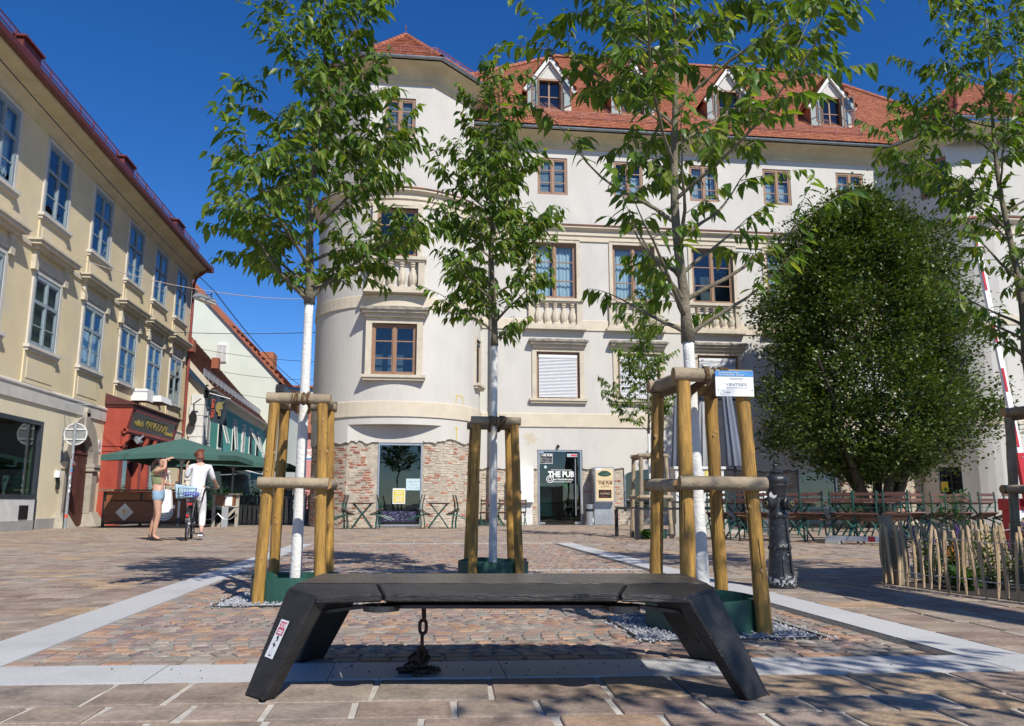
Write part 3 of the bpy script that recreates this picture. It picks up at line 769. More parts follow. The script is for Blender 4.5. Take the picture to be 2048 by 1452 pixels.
def surround(parent, M, w, h, tw=.14, hood=None, sill=None, proud=.05, back=.05, m=M_sand):
    def su():
        b = MB(); b.box(-w/2-tw, -w/2, -proud, back, 0, h); b.box(w/2, w/2+tw, -proud, back, 0, h); b.box(-w/2-tw, w/2+tw, -proud, back, h, h+tw); return b.mesh('window_surround', m)
    link('window_surround', cached(('su', w, h, tw, proud, back, m.name), su), parent, M=M)
    if sill:
        def si():
            b = MB(); hw = w/2 + tw + .1
            b.box(-hw, hw, -.16, back, -.09, -.002); b.box(-hw+.04, hw-.04, -.11, back, -.17, -.09); return b.mesh('window_sill', m)
        link('window_sill', cached(('si', w, tw, back, m.name), si), parent, M=M)
    if hood:
        zh, hw, dp = hood
        def ho():
            b = MB(); b.box(-hw+.14, hw-.14, -dp*.45, back, zh, zh+.12); b.box(-hw+.06, hw-.06, -dp*.8, back, zh+.12, zh+.2); b.cur = 1
            rg = random.Random(int(w*77)); n = 18
            for i in range(n):
                x0, x1 = -hw + 2*hw*i/n, -hw + 2*hw*(i+1)/n; b.box(x0, x1, -dp - rg.uniform(0, .012), back, zh+.2, zh+.28 + rg.uniform(-.012, .02))
            return b.mesh('window_hood', [m, M_sandtop])
        link('window_hood', cached(('ho', w, zh, hw, dp, back, m.name), ho), parent, M=M)
def balustrade(parent, M, w, z0, z1, nb, m=M_sand, back=.12):
    b = MB(); hw = w/2
    b.box(-hw-.12, hw+.12, -.24, back, z0-.2, z0-.09); b.box(-hw-.04, hw+.04, -.17, back, z0-.09, z0); b.box(-hw-.06, hw+.06, -.2, back, z1-.1, z1); b.box(-hw, hw, -.15, back, z1-.16, z1-.1)
    b.box(-hw, -hw+.2, -.12, back, z0, z1-.16); b.box(hw-.2, hw, -.12, back, z0, z1-.16)
    o = link('balustrade', b.mesh('balustrade', m), parent, M=M)
    def ba():
        q = MB(); H = z1 - .16 - z0; s = lambda r, z: (r*1.25, z0 + H*z)
        q.lathe([s(.085,0), s(.085,.07), s(.06,.1), s(.095,.2), s(.115,.33), s(.10,.5), s(.055,.72), s(.05,.8), s(.075,.83), s(.055,.87), s(.085,.92), s(.085,1)], 8); return q.mesh('baluster', m, smooth=True)
    me = cached(('ba', z0, z1, m.name), ba)
    for i in range(nb):
        x = (-hw + .2) + (2*hw - .4)*(i + .5)/nb if nb > 1 else 0; link('baluster', me, o, M=Matrix.Translation((x, -.03, 0)))
    return o
def ragged(u, z, amp, seed=0): return z + amp*(noise.noise(Vector((u*1.3+seed, 0, 0))) + .5*noise.noise(Vector((u*4.1+seed, 3, 0))) + .3*noise.noise(Vector((u*11+seed, 7, 0))))
def torn_plaster(mb, F, u0, u1, ztop, zfun, holes=(), du=.05, d1=.045):
    us = sorted(set(frange(u0, u1, du) + [x for h in holes for x in h[:2]]))
    for a, b in zip(us, us[1:]):
        zt = [(zfun(a), zfun(b))]
        mids = [h for h in holes if h[0]-1e-4 <= a and b <= h[1]+1e-4]
        za, zb = zfun(a), zfun(b)
        if mids: za = zb = max([h[3] for h in mids] + [0])
        mb.cur = 0; mb.face([F(a,za,0), F(b,zb,0), F(b,ztop,0), F(a,ztop,0)])
        mb.cur = 1; mb.face([F(a,za,0), F(b,zb,0), F(b,zb-.015,d1), F(a,za-.015,d1)])
        if not mids: mb.face([F(a,za-.01,.022), F(b,zb-.01,.022), F(b,zb-.05-.05*noise.noise(Vector((b*5,1,2))),.026), F(a,za-.05-.05*noise.noise(Vector((a*5,1,2))),.026)])
    mb.cur = 0
def bricks(mb, F, u0, u1, zfun, holes=(), d0=.045, rng=R, bw=.25, bh=.078, keep=.9):
    z = .02; k = 0
    while z < 3:
        u = u0 + (bw/2 if k % 2 else 0) - bw
        while u < u1:
            w_ = bw*rng.uniform(.55, 1.05); a, b = max(u, u0), min(u + w_ - .014, u1); u += w_
            if b - a < .04: continue
            if z + bh > min(zfun(a), zfun(b)) - .02: continue
            if any(a < h[1] and b > h[0] and z < h[3] and z + bh > h[2] for h in holes): continue
            if rng.random() > keep: continue
            o = d0 - rng.uniform(-.006, .02); t = z + bh - rng.uniform(.010, .022); z_ = z + rng.uniform(0,.006); e = rng.uniform(.004,.012)
            vs = [F(a,z_,d0+.01), F(b,z_,d0+.01), F(b,t,d0+.01), F(a,t,d0+.01), F(a+e,z_+e,o), F(b-e,z_+e,o+rng.uniform(-.005,.006)), F(b-e,t-e,o), F(a+e,t-e,o+rng.uniform(-.005,.006))]
            mb.add(vs, [(4,5,6,7),(0,1,5,4),(1,2,6,5),(2,3,7,6),(3,0,4,7)])
        z += bh; k += 1
# ------------------------------------------------------------------ the corner building with its round towers
YF = 27.9; TC = (-.66, 27.9); TR = 2.88
corner = thing('corner_building', 'pale grey corner building with a round tower, red tiled roof and dormers', 'building', (0,0,0))
def Ff(u, z, d): return (u, YF + d, z)
def Ft(u, z, d): a = u/TR; return (TC[0] + (TR-d)*sin(a), TC[1] - (TR-d)*cos(a), z)
CH = sqrt(TR*TR - 1.47**2)
def Fg(u, z, d):                                     # ground floor of the tower: flat middle
    a = u/TR; x = TR*sin(a)
    if abs(a) < 1.4 and abs(x) <= 1.4701: return (TC[0] + x, TC[1] - CH + d, z)
    return (TC[0] + (TR-d)*sin(a), TC[1] - (TR-d)*cos(a), z)
# ---- main front
r1 = [5.04, 8.02, 11.04, 14.0, 16.95]; r2 = [4.95, 7.94, 10.99, 13.92, 16.95]; r3 = [4.9, 7.82, 10.8, 13.76, 16.78]
up = [(c-.79, c+.79, 4.43, 6.13) for c in r1] + [(c-.81, c+.81, 8.1, 10.25) for c in r2] + [(c-.57, c+.57, 12.13, 13.6) for c in r3]
door_h = (4.31, 5.83, 0.0, 2.55); gw = [(7.38, 9.08, .5, 1.93), (13.9, 15.38, .55, 1.95)]
m = MB(); wall(m, Ff, 1.8, 18.76, 3.2, 14.6, up, 2.0); m.build('facade_wall', M_plaster, corner)
zf = lambda u: min(2.4, max(1.5, ragged(u, 1.93, .12, 2)))
gh = [door_h] + gw
m = MB(); torn_plaster(m, Ff, 2.2, 18.76, 3.2, zf, [(door_h[0]-.05, door_h[1]+.05, 0, 2.6)] + [(g_[0], g_[1], g_[2], g_[3]+.02) for g_ in gw], .05)
m.build('ground_floor_plaster', [M_plaster, M_brokenplaster], corner)
m = MB(); wall(m, lambda u, z, d: Ff(u, z, d+.045), 2.2, 18.76, 0, 2.5, gh, 3, .3); m.build('stripped_wall', M_rubble, corner)
m = MB(); bricks(m, Ff, 2.3, 18.7, zf, [(h[0]-.04, h[1]+.04, h[2], h[3]) for h in gh], keep=.86); kind(m.build('brickwork', M_brick, corner), 'stuff')
# ---- tower
A = lambda deg: radians(deg)*TR
th1 = (-.07-.72, -.07+.70, 4.71, 6.38); th2 = (-.07-.66, -.07+.66, 8.58, 10.25)
side = (A(66), A(79), 4.75, 6.3)
m = MB(); wall(m, Ft, A(-105), A(90), 3.17, 11.0, [th1, th2, side], .16, .16); m.build('tower_wall', M_plaster, corner, smooth=True)
sx = lambda X: math.asin((X - TC[0])/TR)*TR
shop = (sx(-1.16), sx(.22), .03, 2.6)
zt = lambda u: min(2.95, max(2.2, ragged(u, 2.62 + (.0 if u < 0 else .06), .16, 9)))
m = MB(); torn_plaster(m, Fg, A(-105), A(90), 3.17, zt, [(shop[0], shop[1], 0, 2.62)], .05); m.build('tower_ground_plaster', [M_plaster, M_brokenplaster], corner)
m = MB(); wall(m, lambda u, z, d: Fg(u, z, d+.045), A(-105), A(90), 0, 2.97, [shop], .08, .3); m.build('tower_stripped_wall', M_rubble, corner)
m = MB(); rgb = random.Random(3); bricks(m, Fg, A(-80), shop[0], zt, [(shop[0]-.05, shop[1]+.05, 0, 2.7)], keep=.84, rng=rgb)
m2 = MB(); bricks(m2, Fg, shop[1]+.05, A(86), zt, [], keep=.88, rng=rgb)
kind(m.build('broken_brickwork', M_brickred, corner), 'stuff'); kind(m2.build('tower_brickwork', M_brick, corner), 'stuff')
m = MB(); n = 16                                      # soffit under the round overhang
xs = [-1.47 + 2.94*i/n for i in range(n+1)]
for a, b in zip(xs, xs[1:]): m.face([(TC[0]+a, TC[1]-CH, 3.171), (TC[0]+b, TC[1]-CH, 3.171), (TC[0]+b, TC[1]-sqrt(TR*TR-b*b), 3.171), (TC[0]+a, TC[1]-sqrt(TR*TR-a*a), 3.171)])
m.build('tower_soffit', M_plaster, corner)
# cream bands run round the tower and along the front
arc = [(TC[0] + TR*sin(radians(a)), TC[1] - TR*cos(radians(a))) for a in range(-105, 76, 5)] + [(TC[0] + TR*sin(radians(84)), TC[1] - TR*cos(radians(84))), (2.26, YF)]
pb = Path(arc + [(18.72, YF)])
for nm, a, b, o in (('lower_band', 3.44, 3.9, .03), ('middle_band', 6.97, 7.33, .03)):
    m = MB(); pb.sweep(m, [(0, a-.02), (o, a), (o, b-.02), (0, b)]); m.cur = 1; pb.sweep(m, [(0, a-.035), (o+.012, a-.03), (o+.012, a-.002), (0, a)]); m.build(nm, [M_cream, M_sand], corner)
m = MB(); pb.sweep(m, [(0, 10.32), (.05, 10.33), (.05, 10.5), (.10, 10.55), (.10, 10.72), (.24, 10.8), (.24, 10.86)])
m.cur = 1; pb.sweep(m, [(.26, 10.86), (.27, 10.9), (0, 11.02)]); m.build('upper_cornice', [M_cream, M_oldtile], corner)
# octagonal top storey
OC = (-.7, 27.9); ORc = 2.76
oct_pts = lambda rr, a0=-112.5, n=6: [(OC[0] + rr*sin(radians(a0+45*i)), OC[1] - rr*cos(radians(a0+45*i))) for i in range(n)]
po = Path(oct_pts(ORc)); fl = 2*ORc*sin(radians(22.5))
ow = (fl*2 + fl/2 - .05 - .52, fl*2 + fl/2 - .05 + .52, 12.9, 14.3)
m = MB(); wall(m, po.F, 0, po.c[-1], 10.95, 15.35, [ow], fl, .2); m.build('tower_top_wall', M_plaster, corner)
m = MB(); po.sweep(m, [(0, 14.8), (.05, 14.82), (.07, 14.9), (.04, 14.93), (.08, 15.08), (.22, 15.25), (.5, 15.38), (.56, 15.4)]); m.build('tower_cove', M_soffit, corner)
m = MB(); po.gutter(m, .62, 15.5); m.build('tower_gutter', M_zinc, corner, smooth=True)
ev = Path(oct_pts(ORc)); E8 = [Vector((OC[0] + (ORc+.68)*sin(radians(-112.5+45*i)), OC[1] - (ORc+.68)*cos(radians(-112.5+45*i)), 15.52)) for i in range(8)]
apex = Vector((OC[0], OC[1], 18.25))
m = MB(); base = MB()
for i in range(8):
    a, b = E8[i], E8[(i+1) % 8]; base.face([a, b, apex])
    if i < 5: tiles(m, [a, b, apex])
rb = base.build('tower_roof', M_tile, corner); kind(m.build('roof_tiles', M_tile, rb), 'stuff')
for i in range(6): ridge_run(rb, E8[i] + (apex-E8[i])*.02, apex, M_tile)
for i in range(1, 5):
    a, b = E8[i], E8[i+1]; snow_guard(rb, a.lerp(apex,.13) + Vector((0,0,.03)), b.lerp(apex,.13) + Vector((0,0,.03)), M_redpipe)
m = MB(); m.lathe([(.02,0),(.016,.25),(.03,.3),(.01,.42)], 6, apex); m.build('finial', M_redmetal, rb)
# right wing
rw = Path([(18.74, 27.9), (18.86, 27.3), (19.75, 25.3), (24.5, 25.3)])
rl = Path([(18.74, 27.9), (18.82, 27.35), (19.2, 26.35), (19.55, 25.8), (20.0, 25.42), (20.6, 25.22), (24.5, 25.1)])
rwh = (1.05, 2.15, 12.15, 13.6)
m = MB(); wall(m, rw.F, 0, rw.c[-1], 10.9, 14.6, [rwh], 9, .2); m.build('wing_top_wall', M_plaster, corner)
rlh = [(.75, 1.65, .95, 2.02), (.5, 1.7, 4.45, 6.15), (.5, 1.7, 8.1, 10.2)]
m = MB(); wall(m, rl.F, 0, rl.c[-1], 0, 11, rlh, .25, .18); m.build('wing_wall', M_plaster, corner, smooth=True)
for nm, a, b, o in (('wing_lower_band', 3.44, 3.9, .03), ('wing_middle_band', 6.97, 7.33, .03)):
    m = MB(); rl.sweep(m, [(0, a-.02), (o, a), (o, b-.02), (0, b)]); m.build(nm, M_cream, corner)
m = MB(); rl.sweep(m, [(0, 10.32), (.05, 10.33), (.05, 10.5), (.10, 10.72), (.24, 10.8), (.24, 10.86)]); m.cur = 1; rl.sweep(m, [(.26, 10.86), (.27, 10.9), (0, 11.05)]); m.build('wing_cornice', [M_cream, M_oldtile], corner)
mainp = Path([(1.2, 27.9), (18.74, 27.9), (18.86, 27.3), (19.75, 25.3), (24.5, 25.3)])
m = MB(); mainp.sweep(m, [(0, 13.96), (.05, 13.98), (.07, 14.06), (.04, 14.09), (.08, 14.2), (.22, 14.33), (.5, 14.42), (.56, 14.44)]); m.build('eaves_cove', M_soffit, corner)
m = MB(); mainp.gutter(m, .62, 14.54); m.build('gutter', M_zinc, corner, smooth=True)
# roofs
ye, ze, yr, zr = 27.18, 14.58, 33.4, 21.1
sl = (zr-ze)/(yr-ye)
base = MB(); poly = [(-3.9, ye, ze), (24.6, ye, ze), (18.4, yr, zr), (6.0, yr, zr)]
base.face(poly); base.face([(-3.9, 39.6, ze), (-3.9, ye, ze), (6.0, yr, zr)]); base.face([(24.6, ye, ze), (24.6, 39.6, ze), (18.4, yr, zr)]); base.face([(24.6,39.6,ze),(-3.9,39.6,ze),(6,yr,zr),(18.4,yr,zr)])
mr = base.build('main_roof', M_tile, corner)
m = MB(); tiles(m, poly, .19, .165); kind(m.build('roof_tiles', M_tile, mr), 'stuff')
ridge_run(mr, (6.0, yr, zr+.05), (18.4, yr, zr+.05), M_tile); ridge_run(mr, (24.0, ye+.6, ze+.66), (18.4, yr, zr+.03), M_tile); ridge_run(mr, (-3.4, ye+.3, ze+.36), (6.0, yr, zr+.03), M_tile)
snow_guard(mr, (1.9, ye+.45, ze+.55), (18.0, ye+.45, ze+.55), M_redpipe, .24)
wa = Vector((22.3, 28.4, 18.3)); base = MB(); W = [(18.3, 28.0, 14.56), (19.2, 24.62, 14.56), (25.4, 24.62, 14.56)]
base.face([W[0], W[1], wa]); base.face([W[1], W[2], wa]); wr = base.build('wing_roof', M_tile, corner)
m = MB(); tiles(m, [W[0], W[1], wa]); tiles(m, [W[1], W[2], wa]); kind(m.build('roof_tiles', M_tile, wr), 'stuff')
ridge_run(wr, Vector(W[1]), wa, M_tile); ridge_run(wr, Vector(W[0]).lerp(wa, .02), wa, M_tile)
for a, b in ((0,1),(1,2)): snow_guard(wr, Vector(W[a]).lerp(wa,.14), Vector(W[b]).lerp(wa,.14), M_redpipe)
# dormers
def casement(parent, x, z, ang, h, wd=.45):
    m = MB(); m.box(0, .05, 0, .035, 0, h); m.box(wd-.05, wd, 0, .035, 0, h); m.box(.05, wd-.05, 0, .035, 0, .05); m.box(.05, wd-.05, 0, .035, h-.05, h); m.box(.05, wd-.05, .005, .03, h*.5-.015, h*.5+.015)
    m.cur = 1; m.box(.05, wd-.05, .015, .02, .05, h-.05)
    link('casement', m.mesh('casement', [M_wframe, M_glass]), parent, M=TM((x, 28.16, z), ang))
for xc, opened in ((4.88, True), (8.2, True), (12.1, True), (16.45, True)):
    yw = 28.3; hw = .86; zb, ze2, zp = 15.35, 16.72, 18.02; ww, wz0, wz1 = .46, 15.72, 17.05
    m = MB()
    m.face([(xc-hw,yw,zb),(xc-ww,yw,zb),(xc-ww,yw,wz1),(xc-hw,yw,ze2)]); m.face([(xc+ww,yw,zb),(xc+hw,yw,zb),(xc+hw,yw,ze2),(xc+ww,yw,wz1)])
    m.face([(xc-ww,yw,zb),(xc+ww,yw,zb),(xc+ww,yw,wz0),(xc-ww,yw,wz0)]); m.face([(xc-hw,yw,ze2),(xc-ww,yw,wz1),(xc+ww,yw,wz1),(xc+hw,yw,ze2),(xc,yw,zp-.12)])
    for s in (-1,1): m.face([(xc+s*ww,yw,wz0),(xc+s*ww,yw+.16,wz0),(xc+s*ww,yw+.16,wz1),(xc+s*ww,yw,wz1)])
    d = m.build('dormer', M_plaster, corner)
    m = MB(); yb = lambda z: ye + (z-ze)/sl + .2
    for s in (-1, 1): m.face([(xc+s*hw, yw, zb), (xc+s*hw, yw, ze2), (xc+s*hw, yb(ze2), ze2)])
    m.build('dormer_cheek', mat('terracotta_cheek', (.42,.17,.09), .8, .15, 4, .2, 30), d)
    m = MB(); tm = MB()
    for s in (-1, 1):
        p = [(xc+s*(hw+.16), yw-.2, ze2-.14), (xc+s*(hw+.16), yb(ze2-.14), ze2-.14), (xc, yb(zp), zp), (xc, yw-.2, zp)]
        m.face(p); tiles(tm, p, .17, .15)
    dr_ = m.build('dormer_roof', M_tile, d); 
    m = tm; me_ = kind(m.build('dormer_tiles', M_tile, d), 'stuff')
    m = MB()
    for s in (-1, 1):
        m.bar((xc+s*(hw+.13), yw-.10, ze2-.26), (xc, yw-.10, zp-.16), .13, .13, (0,1,0)); m.bar((xc+s*(hw-.08), yw-.02, ze2-.16), (xc+s*.02, yw-.02, zp-.42), .04, .04, (0,1,0))
    m.build('gable_trim', M_dirtywhite, d)
    m = MB(); x0, x1 = xc-ww, xc+ww
    m.box(x0, x0+.06, yw-.02, yw+.12, wz0, wz1); m.box(x1-.06, x1, yw-.02, yw+.12, wz0, wz1); m.box(x0+.06, x1-.06, yw-.02, yw+.12, wz1-.08, wz1); m.box(x0-.04, x1+.04, yw-.1, yw+.12, wz0-.05, wz0)
    m.box(xc-.03, xc+.03, yw+.1, yw+.15, wz0, wz1-.08)
    for s in (-1,1):
        xa, xb = (xc+.03, x1-.06) if s > 0 else (x0+.06, xc-.03); m.box(xa, xb, yw+.1, yw+.14, wz0+.6, wz0+.63)
    m.build('dormer_window_frame', M_wframe, d)
    m = MB(); m.box(x0+.06, x1-.06, yw+.13, yw+.136, wz0, wz1-.08); m.build('pane', M_glass, d)
    m = MB(); m.add([(x0,yw+.16,wz0),(x1,yw+.16,wz0),(x1,yw+.16,wz1),(x0,yw+.16,wz1),(x0,yw+.8,wz0),(x1,yw+.8,wz0),(x1,yw+.8,wz1),(x0,yw+.8,wz1)], [(4,5,6,7),(0,1,5,4),(1,2,6,5),(2,3,7,6),(3,0,4,7)]); m.build('window_recess', M_room, d)
    casement(d, xc-ww+.01, wz0+.02, radians(-135 - R.uniform(0,28)) , wz1-wz0-.1); casement(d, xc+ww-.01, wz0+.02, radians(-48 + R.uniform(0,30)), wz1-wz0-.1)
# windows of the front
for i, c in enumerate(r1):
    Mw = TM((c, YF, 4.43)); window(corner, Mw, 1.58, 1.70, M_wframe, depth=.08, fill='blind', drop=[1, 1, .97, 1, .8][i]); surround(corner, Mw, 1.58, 1.70, .16, hood=(1.84, 1.08, .3), sill=True)
for i, c in enumerate(r2):
    Mw = TM((c, YF, 8.1)); window(corner, Mw, 1.62, 2.15, M_wframe, depth=.08, fill=['curtain','curtain','room','curtain','room'][i], rnd=i); surround(corner, Mw, 1.62, 2.15, .13)
    balustrade(corner, TM((c, YF, 0)), 1.98, 7.13, 8.09, 5)
for i, c in enumerate(r3):
    window(corner, TM((c, YF, 12.13)), 1.14, 1.47, M_wframe, depth=.03, fill=['inblind','half','curtain','half','curtain'][i], ft=.075, rnd=i+3)
Mw = TM((TC[0]-.08, TC[1]-TR, 4.71)); window(corner, Mw, 1.42, 1.67, M_wframe, depth=.1, fill='room'); surround(corner, Mw, 1.42, 1.67, .19, hood=(1.86, 1.09, .3), sill=True, back=.24, proud=.02)
Mw = TM((TC[0]-.07, TC[1]-TR, 8.58)); window(corner, Mw, 1.32, 1.67, M_wframe, depth=.1, fill='room'); surround(corner, Mw, 1.32, 1.67, .15, back=.24, proud=.02)
balustrade(corner, TM((TC[0]-.07, TC[1]-TR, 0)), 1.8, 7.55, 8.56, 4, back=.26)
a = radians(72.5); Mw = TM((TC[0]+TR*sin(a), TC[1]-TR*cos(a), 4.75), a); window(corner, Mw, .62, 1.55, M_wframe, depth=.05, fill='blind', blind_m=M_room); surround(corner, Mw, .62, 1.55, .1, sill=True, proud=.02)
window(corner, TM((OC[0]-.05, OC[1]-ORc*cos(radians(22.5)), 12.9)), 1.04, 1.4, M_wframe, depth=.04, fill='inblind', ft=.08)
pq = rw.F(1.6, 12.15, 0); d_ = (Vector((19.75,25.3)) - Vector((18.86,27.3))); an = atan2(d_.y, d_.x)
window(corner, TM(pq, an), 1.1, 1.45, M_wframe, depth=.05, fill='room')
for u, z0, z1, f_ in ((1.1, 4.45, 6.15, 'blind'), (1.1, 8.1, 10.2, 'curtain')):
    pq = rl.F(u, z0, 0); d2 = Vector(rl.F(u+.4,0,0)) - Vector(rl.F(u-.4,0,0)); Mw = TM(pq, atan2(d2.y, d2.x)); window(corner, Mw, 1.15, z1-z0, M_wframe, depth=.08, fill=f_); surround(corner, Mw, 1.15, z1-z0, .13, sill=True)
pq = rl.F(1.2, .95, .02); d2 = Vector(rl.F(1.6,0,0)) - Vector(rl.F(.8,0,0)); Mw = TM(pq, atan2(d2.y, d2.x)); window(corner, Mw, .92, 1.07, M_black, rows=(.25,.5,.75), depth=.06, fill='room', ft=.03, sash=False)
Mp = Mw
# street side wall and rear mass of the building
m = MB(); m.face([(-3.42,28.6,0),(-3.42,44,0),(-3.42,44,14.6),(-3.42,28.6,14.6)]); m.face([(-3.42,44,0),(24.5,44,0),(24.5,44,14.6),(-3.42,44,14.6)]); m.face([(24.5,44,0),(24.5,25.1,0),(24.5,25.1,14.6),(24.5,44,14.6)])
m.build('street_side_wall', M_plaster, corner)
m = MB(); 
for y in (31, 34, 37.5): m.box(-3.62, -3.42, y-1, y+1, 6.2, 6.5); m.box(-3.56, -3.42, y-.9, y+.9, 4.3, 6.2)
for y in (31, 34): m.box(-3.6, -3.42, y-.9, y+.9, 7.4, 10.2)
m.build('street_side_trim', M_wframe, corner)
# inside dark core so that glass never looks through the house
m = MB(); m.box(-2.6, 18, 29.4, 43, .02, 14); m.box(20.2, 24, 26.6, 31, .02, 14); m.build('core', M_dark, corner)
# downpipe in the angle of tower and front
m = MB(); m.tube([(2.62, 27.3, 14.45), (2.62, 27.5, 14.1), (2.62, 27.77, 13.8), (2.62, 27.77, 3.3), (2.62, 27.77, 1.9)], .065, 10)
for z in (2.2, 4.2, 6.2, 9, 12): m.lathe([(.075,-.02),(.075,.02)], 10, (2.62, 27.77, z))
m.build('downpipe', M_zinc, corner, smooth=True)
m = MB(); m.tube([(2.62,27.77,1.9),(2.62,27.77,0)], .08, 10); m.build('downpipe_foot', M_dirtywhite, corner, smooth=True)
# yellow paint marks on the tower plaster
m = MB()
def mk(u0, z0, u1, z1, F=Ft, o=-.004, wd=.035):
    du, dz = u1-u0, z1-z0; L_ = sqrt(du*du+dz*dz); nx, nz = -dz/L_*wd/2, du/L_*wd/2
    m.face([F(u0+nx,z0+nz,o), F(u1+nx,z1+nz,o), F(u1-nx,z1-nz,o), F(u0-nx,z0-nz,o)])
ua = A(42); mk(ua, 3.95, ua+.03, 4.2); mk(ua+.03, 4.2, ua+.33, 4.18); mk(ua+.33, 4.18, ua+.36, 3.92)
ub = A(43); mk(ub, 2.75, ub, 3.15, Fg); mk(ub-.07, 3.10, ub, 3.16, Fg); mk(ub+.07, 3.10, ub, 3.16, Fg)
m.build('paint_mark', mat('yellow_marking', (.62,.45,.03), .8, .1, 20), corner)
# patch of bare plaster above the pub door
m = MB(); rg = random.Random(2); c0 = (4.02, 2.98); k = 18
m.add([(c0[0], YF-.003, c0[1])] + [(c0[0] + cos(2*pi*i/k)*rg.uniform(.1,.3), YF-.003, c0[1] + sin(2*pi*i/k)*rg.uniform(.12,.34)) for i in range(k)], [(0, 1+i, 1+(i+1)%k) for i in range(k)])
m.build('bare_patch', M_sand, corner)
# ---- shop window in the tower foot
y0 = TC[1] - CH
m = MB(); x0, x1 = -1.16, .22; t = .05
m.box(x0, x0+t, y0+.02, y0+.12, .03, 2.6); m.box(x1-t, x1, y0+.02, y0+.12, .03, 2.6); m.box(x0+t, x1-t, y0+.02, y0+.12, 2.54, 2.6); m.box(x0+t, x1-t, y0+.02, y0+.12, .03, .09)
sw = m.build('shop_window', M_alu, corner)
m = MB(); m.box(x0+t, x1-t, y0+.06, y0+.068, .09, 2.54); m.build('pane', M_shopglass, sw)
m = MB(); m.add([(x0,y0+.13,.03),(x1,y0+.13,.03),(x1,y0+.13,2.6),(x0,y0+.13,2.6),(x0,y0+1.6,.03),(x1,y0+1.6,.03),(x1,y0+1.6,2.6),(x0,y0+1.6,2.6)], [(4,5,6,7),(0,1,5,4),(1,2,6,5),(2,3,7,6),(3,0,4,7)]); m.box(x0+.1,x1-.1,y0+.9,y0+1.3,.1,.95); m.box(x0+.2,x1-.3,y0+1.0,y0+1.25,1.05,1.09); m.build('shop_interior', M_dark, sw)
m = MB(); m.box(-1.0, .04, y0+.02, y0+.03, .16, .5); pn = m.build('poster', mat('dark_violet_print', (.02,.018,.05), .5, .4, 8), sw)
m = MB(); rg = random.Random(8)
for k in range(60):
    x = rg.uniform(-.97,.0); z = rg.uniform(.2,.46); a_ = rg.random()*3; m.bar((x,y0+.017,z), (x+.07*cos(a_), y0+.017, z+.05*sin(a_)), .007, .003, (0,1,0))
m.build('poster_print', mat('lilac_ink', (.35,.32,.6), .6, .4, 30), sw)
m = MB(); m.box(-.68,-.29,y0+.045,y0+.052,.72,1.2); pp = m.build('notice', M_paper, sw); m = MB(); m.box(-.655,-.315,y0+.041,y0+.045,.76,1.15); m.build('notice_print', M_yellowp, sw)
m = MB(); 
for z, w_ in ((1.08,.24),(1.03,.2),(.95,.27),(.90,.27),(.84,.2),(.80,.24)): m.box(-.485-w_/2,-.485+w_/2,y0+.038,y0+.041,z,z+.018)
m.build('notice_text', M_paper, sw)
m = MB(); m.box(-.27,.17,y0+.045,y0+.052,1.14,1.5); m.build('blue_notice', M_bluep, sw)
scribble('notice_writing', sw, M_ink, -.23, .12, 1.41, y0+.042, .06, 3); scribble('notice_writing', sw, M_ink, -.17, .08, 1.31, y0+.042, .03, 4, wd=.004); scribble('notice_writing', sw, M_ink, -.2, .1, 1.21, y0+.042, .06, 5)
# ---- glass door of the pub
m = MB(); x0, x1, zt_ = 4.33, 5.82, 2.54; y1 = YF + .02
m.box(x0-.04, x0+.02, y1, y1+.1, 0, zt_); m.box(x1-.02, x1+.04, y1, y1+.1, 0, zt_); m.box(x0-.04, x1+.04, y1, y1+.1, zt_, zt_+.06); m.box(x0, x0+.16, y1-.02, y1+.09, zt_-.07, zt_); m.box(x0+.02, x0+.2, y1-.02, y1+.09, .02, .09); m.box(x1-.24, x1-.02, y1-.02, y1+.09, .02, .1)
dr = m.build('door', M_alu, corner)
m = MB(); m.box(x0+.02, x1-.02, y1+.05, y1+.06, .03, zt_); m.build('pane', M_shopglass, dr)
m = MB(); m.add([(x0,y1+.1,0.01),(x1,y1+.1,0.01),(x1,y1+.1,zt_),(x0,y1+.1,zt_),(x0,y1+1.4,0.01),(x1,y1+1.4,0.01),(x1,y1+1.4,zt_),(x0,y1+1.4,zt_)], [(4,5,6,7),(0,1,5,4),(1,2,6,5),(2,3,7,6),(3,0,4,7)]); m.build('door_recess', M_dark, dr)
m = MB(); m.tube([(x1-.2,y1-.03,.32),(x1-.2,y1-.03,2.3)], .022, 8); m.tube([(x1-.2,y1-.03,.42),(x1-.2,y1+.05,.42)], .012, 6); m.tube([(x1-.2,y1-.03,2.2),(x1-.2,y1+.05,2.2)], .012, 6); m.build('door_handle', M_alu, dr, smooth=True)
text('door_lettering', 'THE PUB', .27, M_white, dr, WALLTXT(5.12, y1+.03, 1.74), .001, bold=.012, sx=.88); text('door_lettering', 'am Mariahilferplatz', .09, M_white, dr, WALLTXT(5.2, y1+.03, 1.57), .001, bold=.002)
m = MB(); m.box(4.75, 5.5, y1+.03, y1+.034, 1.89, 1.905); m.box(4.75, 5.5, y1+.03, y1+.034, 1.475, 1.49); Mx_ = Matrix.Rotation(pi/2,4,'X'); m.lathe([(.13,-.002),(.13,.002),(.105,.002),(.105,-.002)], 18, (4.72,y1+.03,1.58), False, Mx_); m.lathe([(.07,-.002),(.07,.002),(.05,.002),(.05,-.002)], 14, (4.72,y1+.03,1.58), False, Mx_); m.build('door_emblem', M_white, dr)
m = MB(); m.lathe([(.05,-.002),(.05,.002)], 16, (4.56,y1+.03,2.0), True, Mx_); m.build('round_sticker', M_bluep, dr)
m = MB(); m.box(4.37, 4.82, y1+.022, y1+.03, 2.12, 2.47); bs = m.build('hours_board', M_black, dr); m = MB()
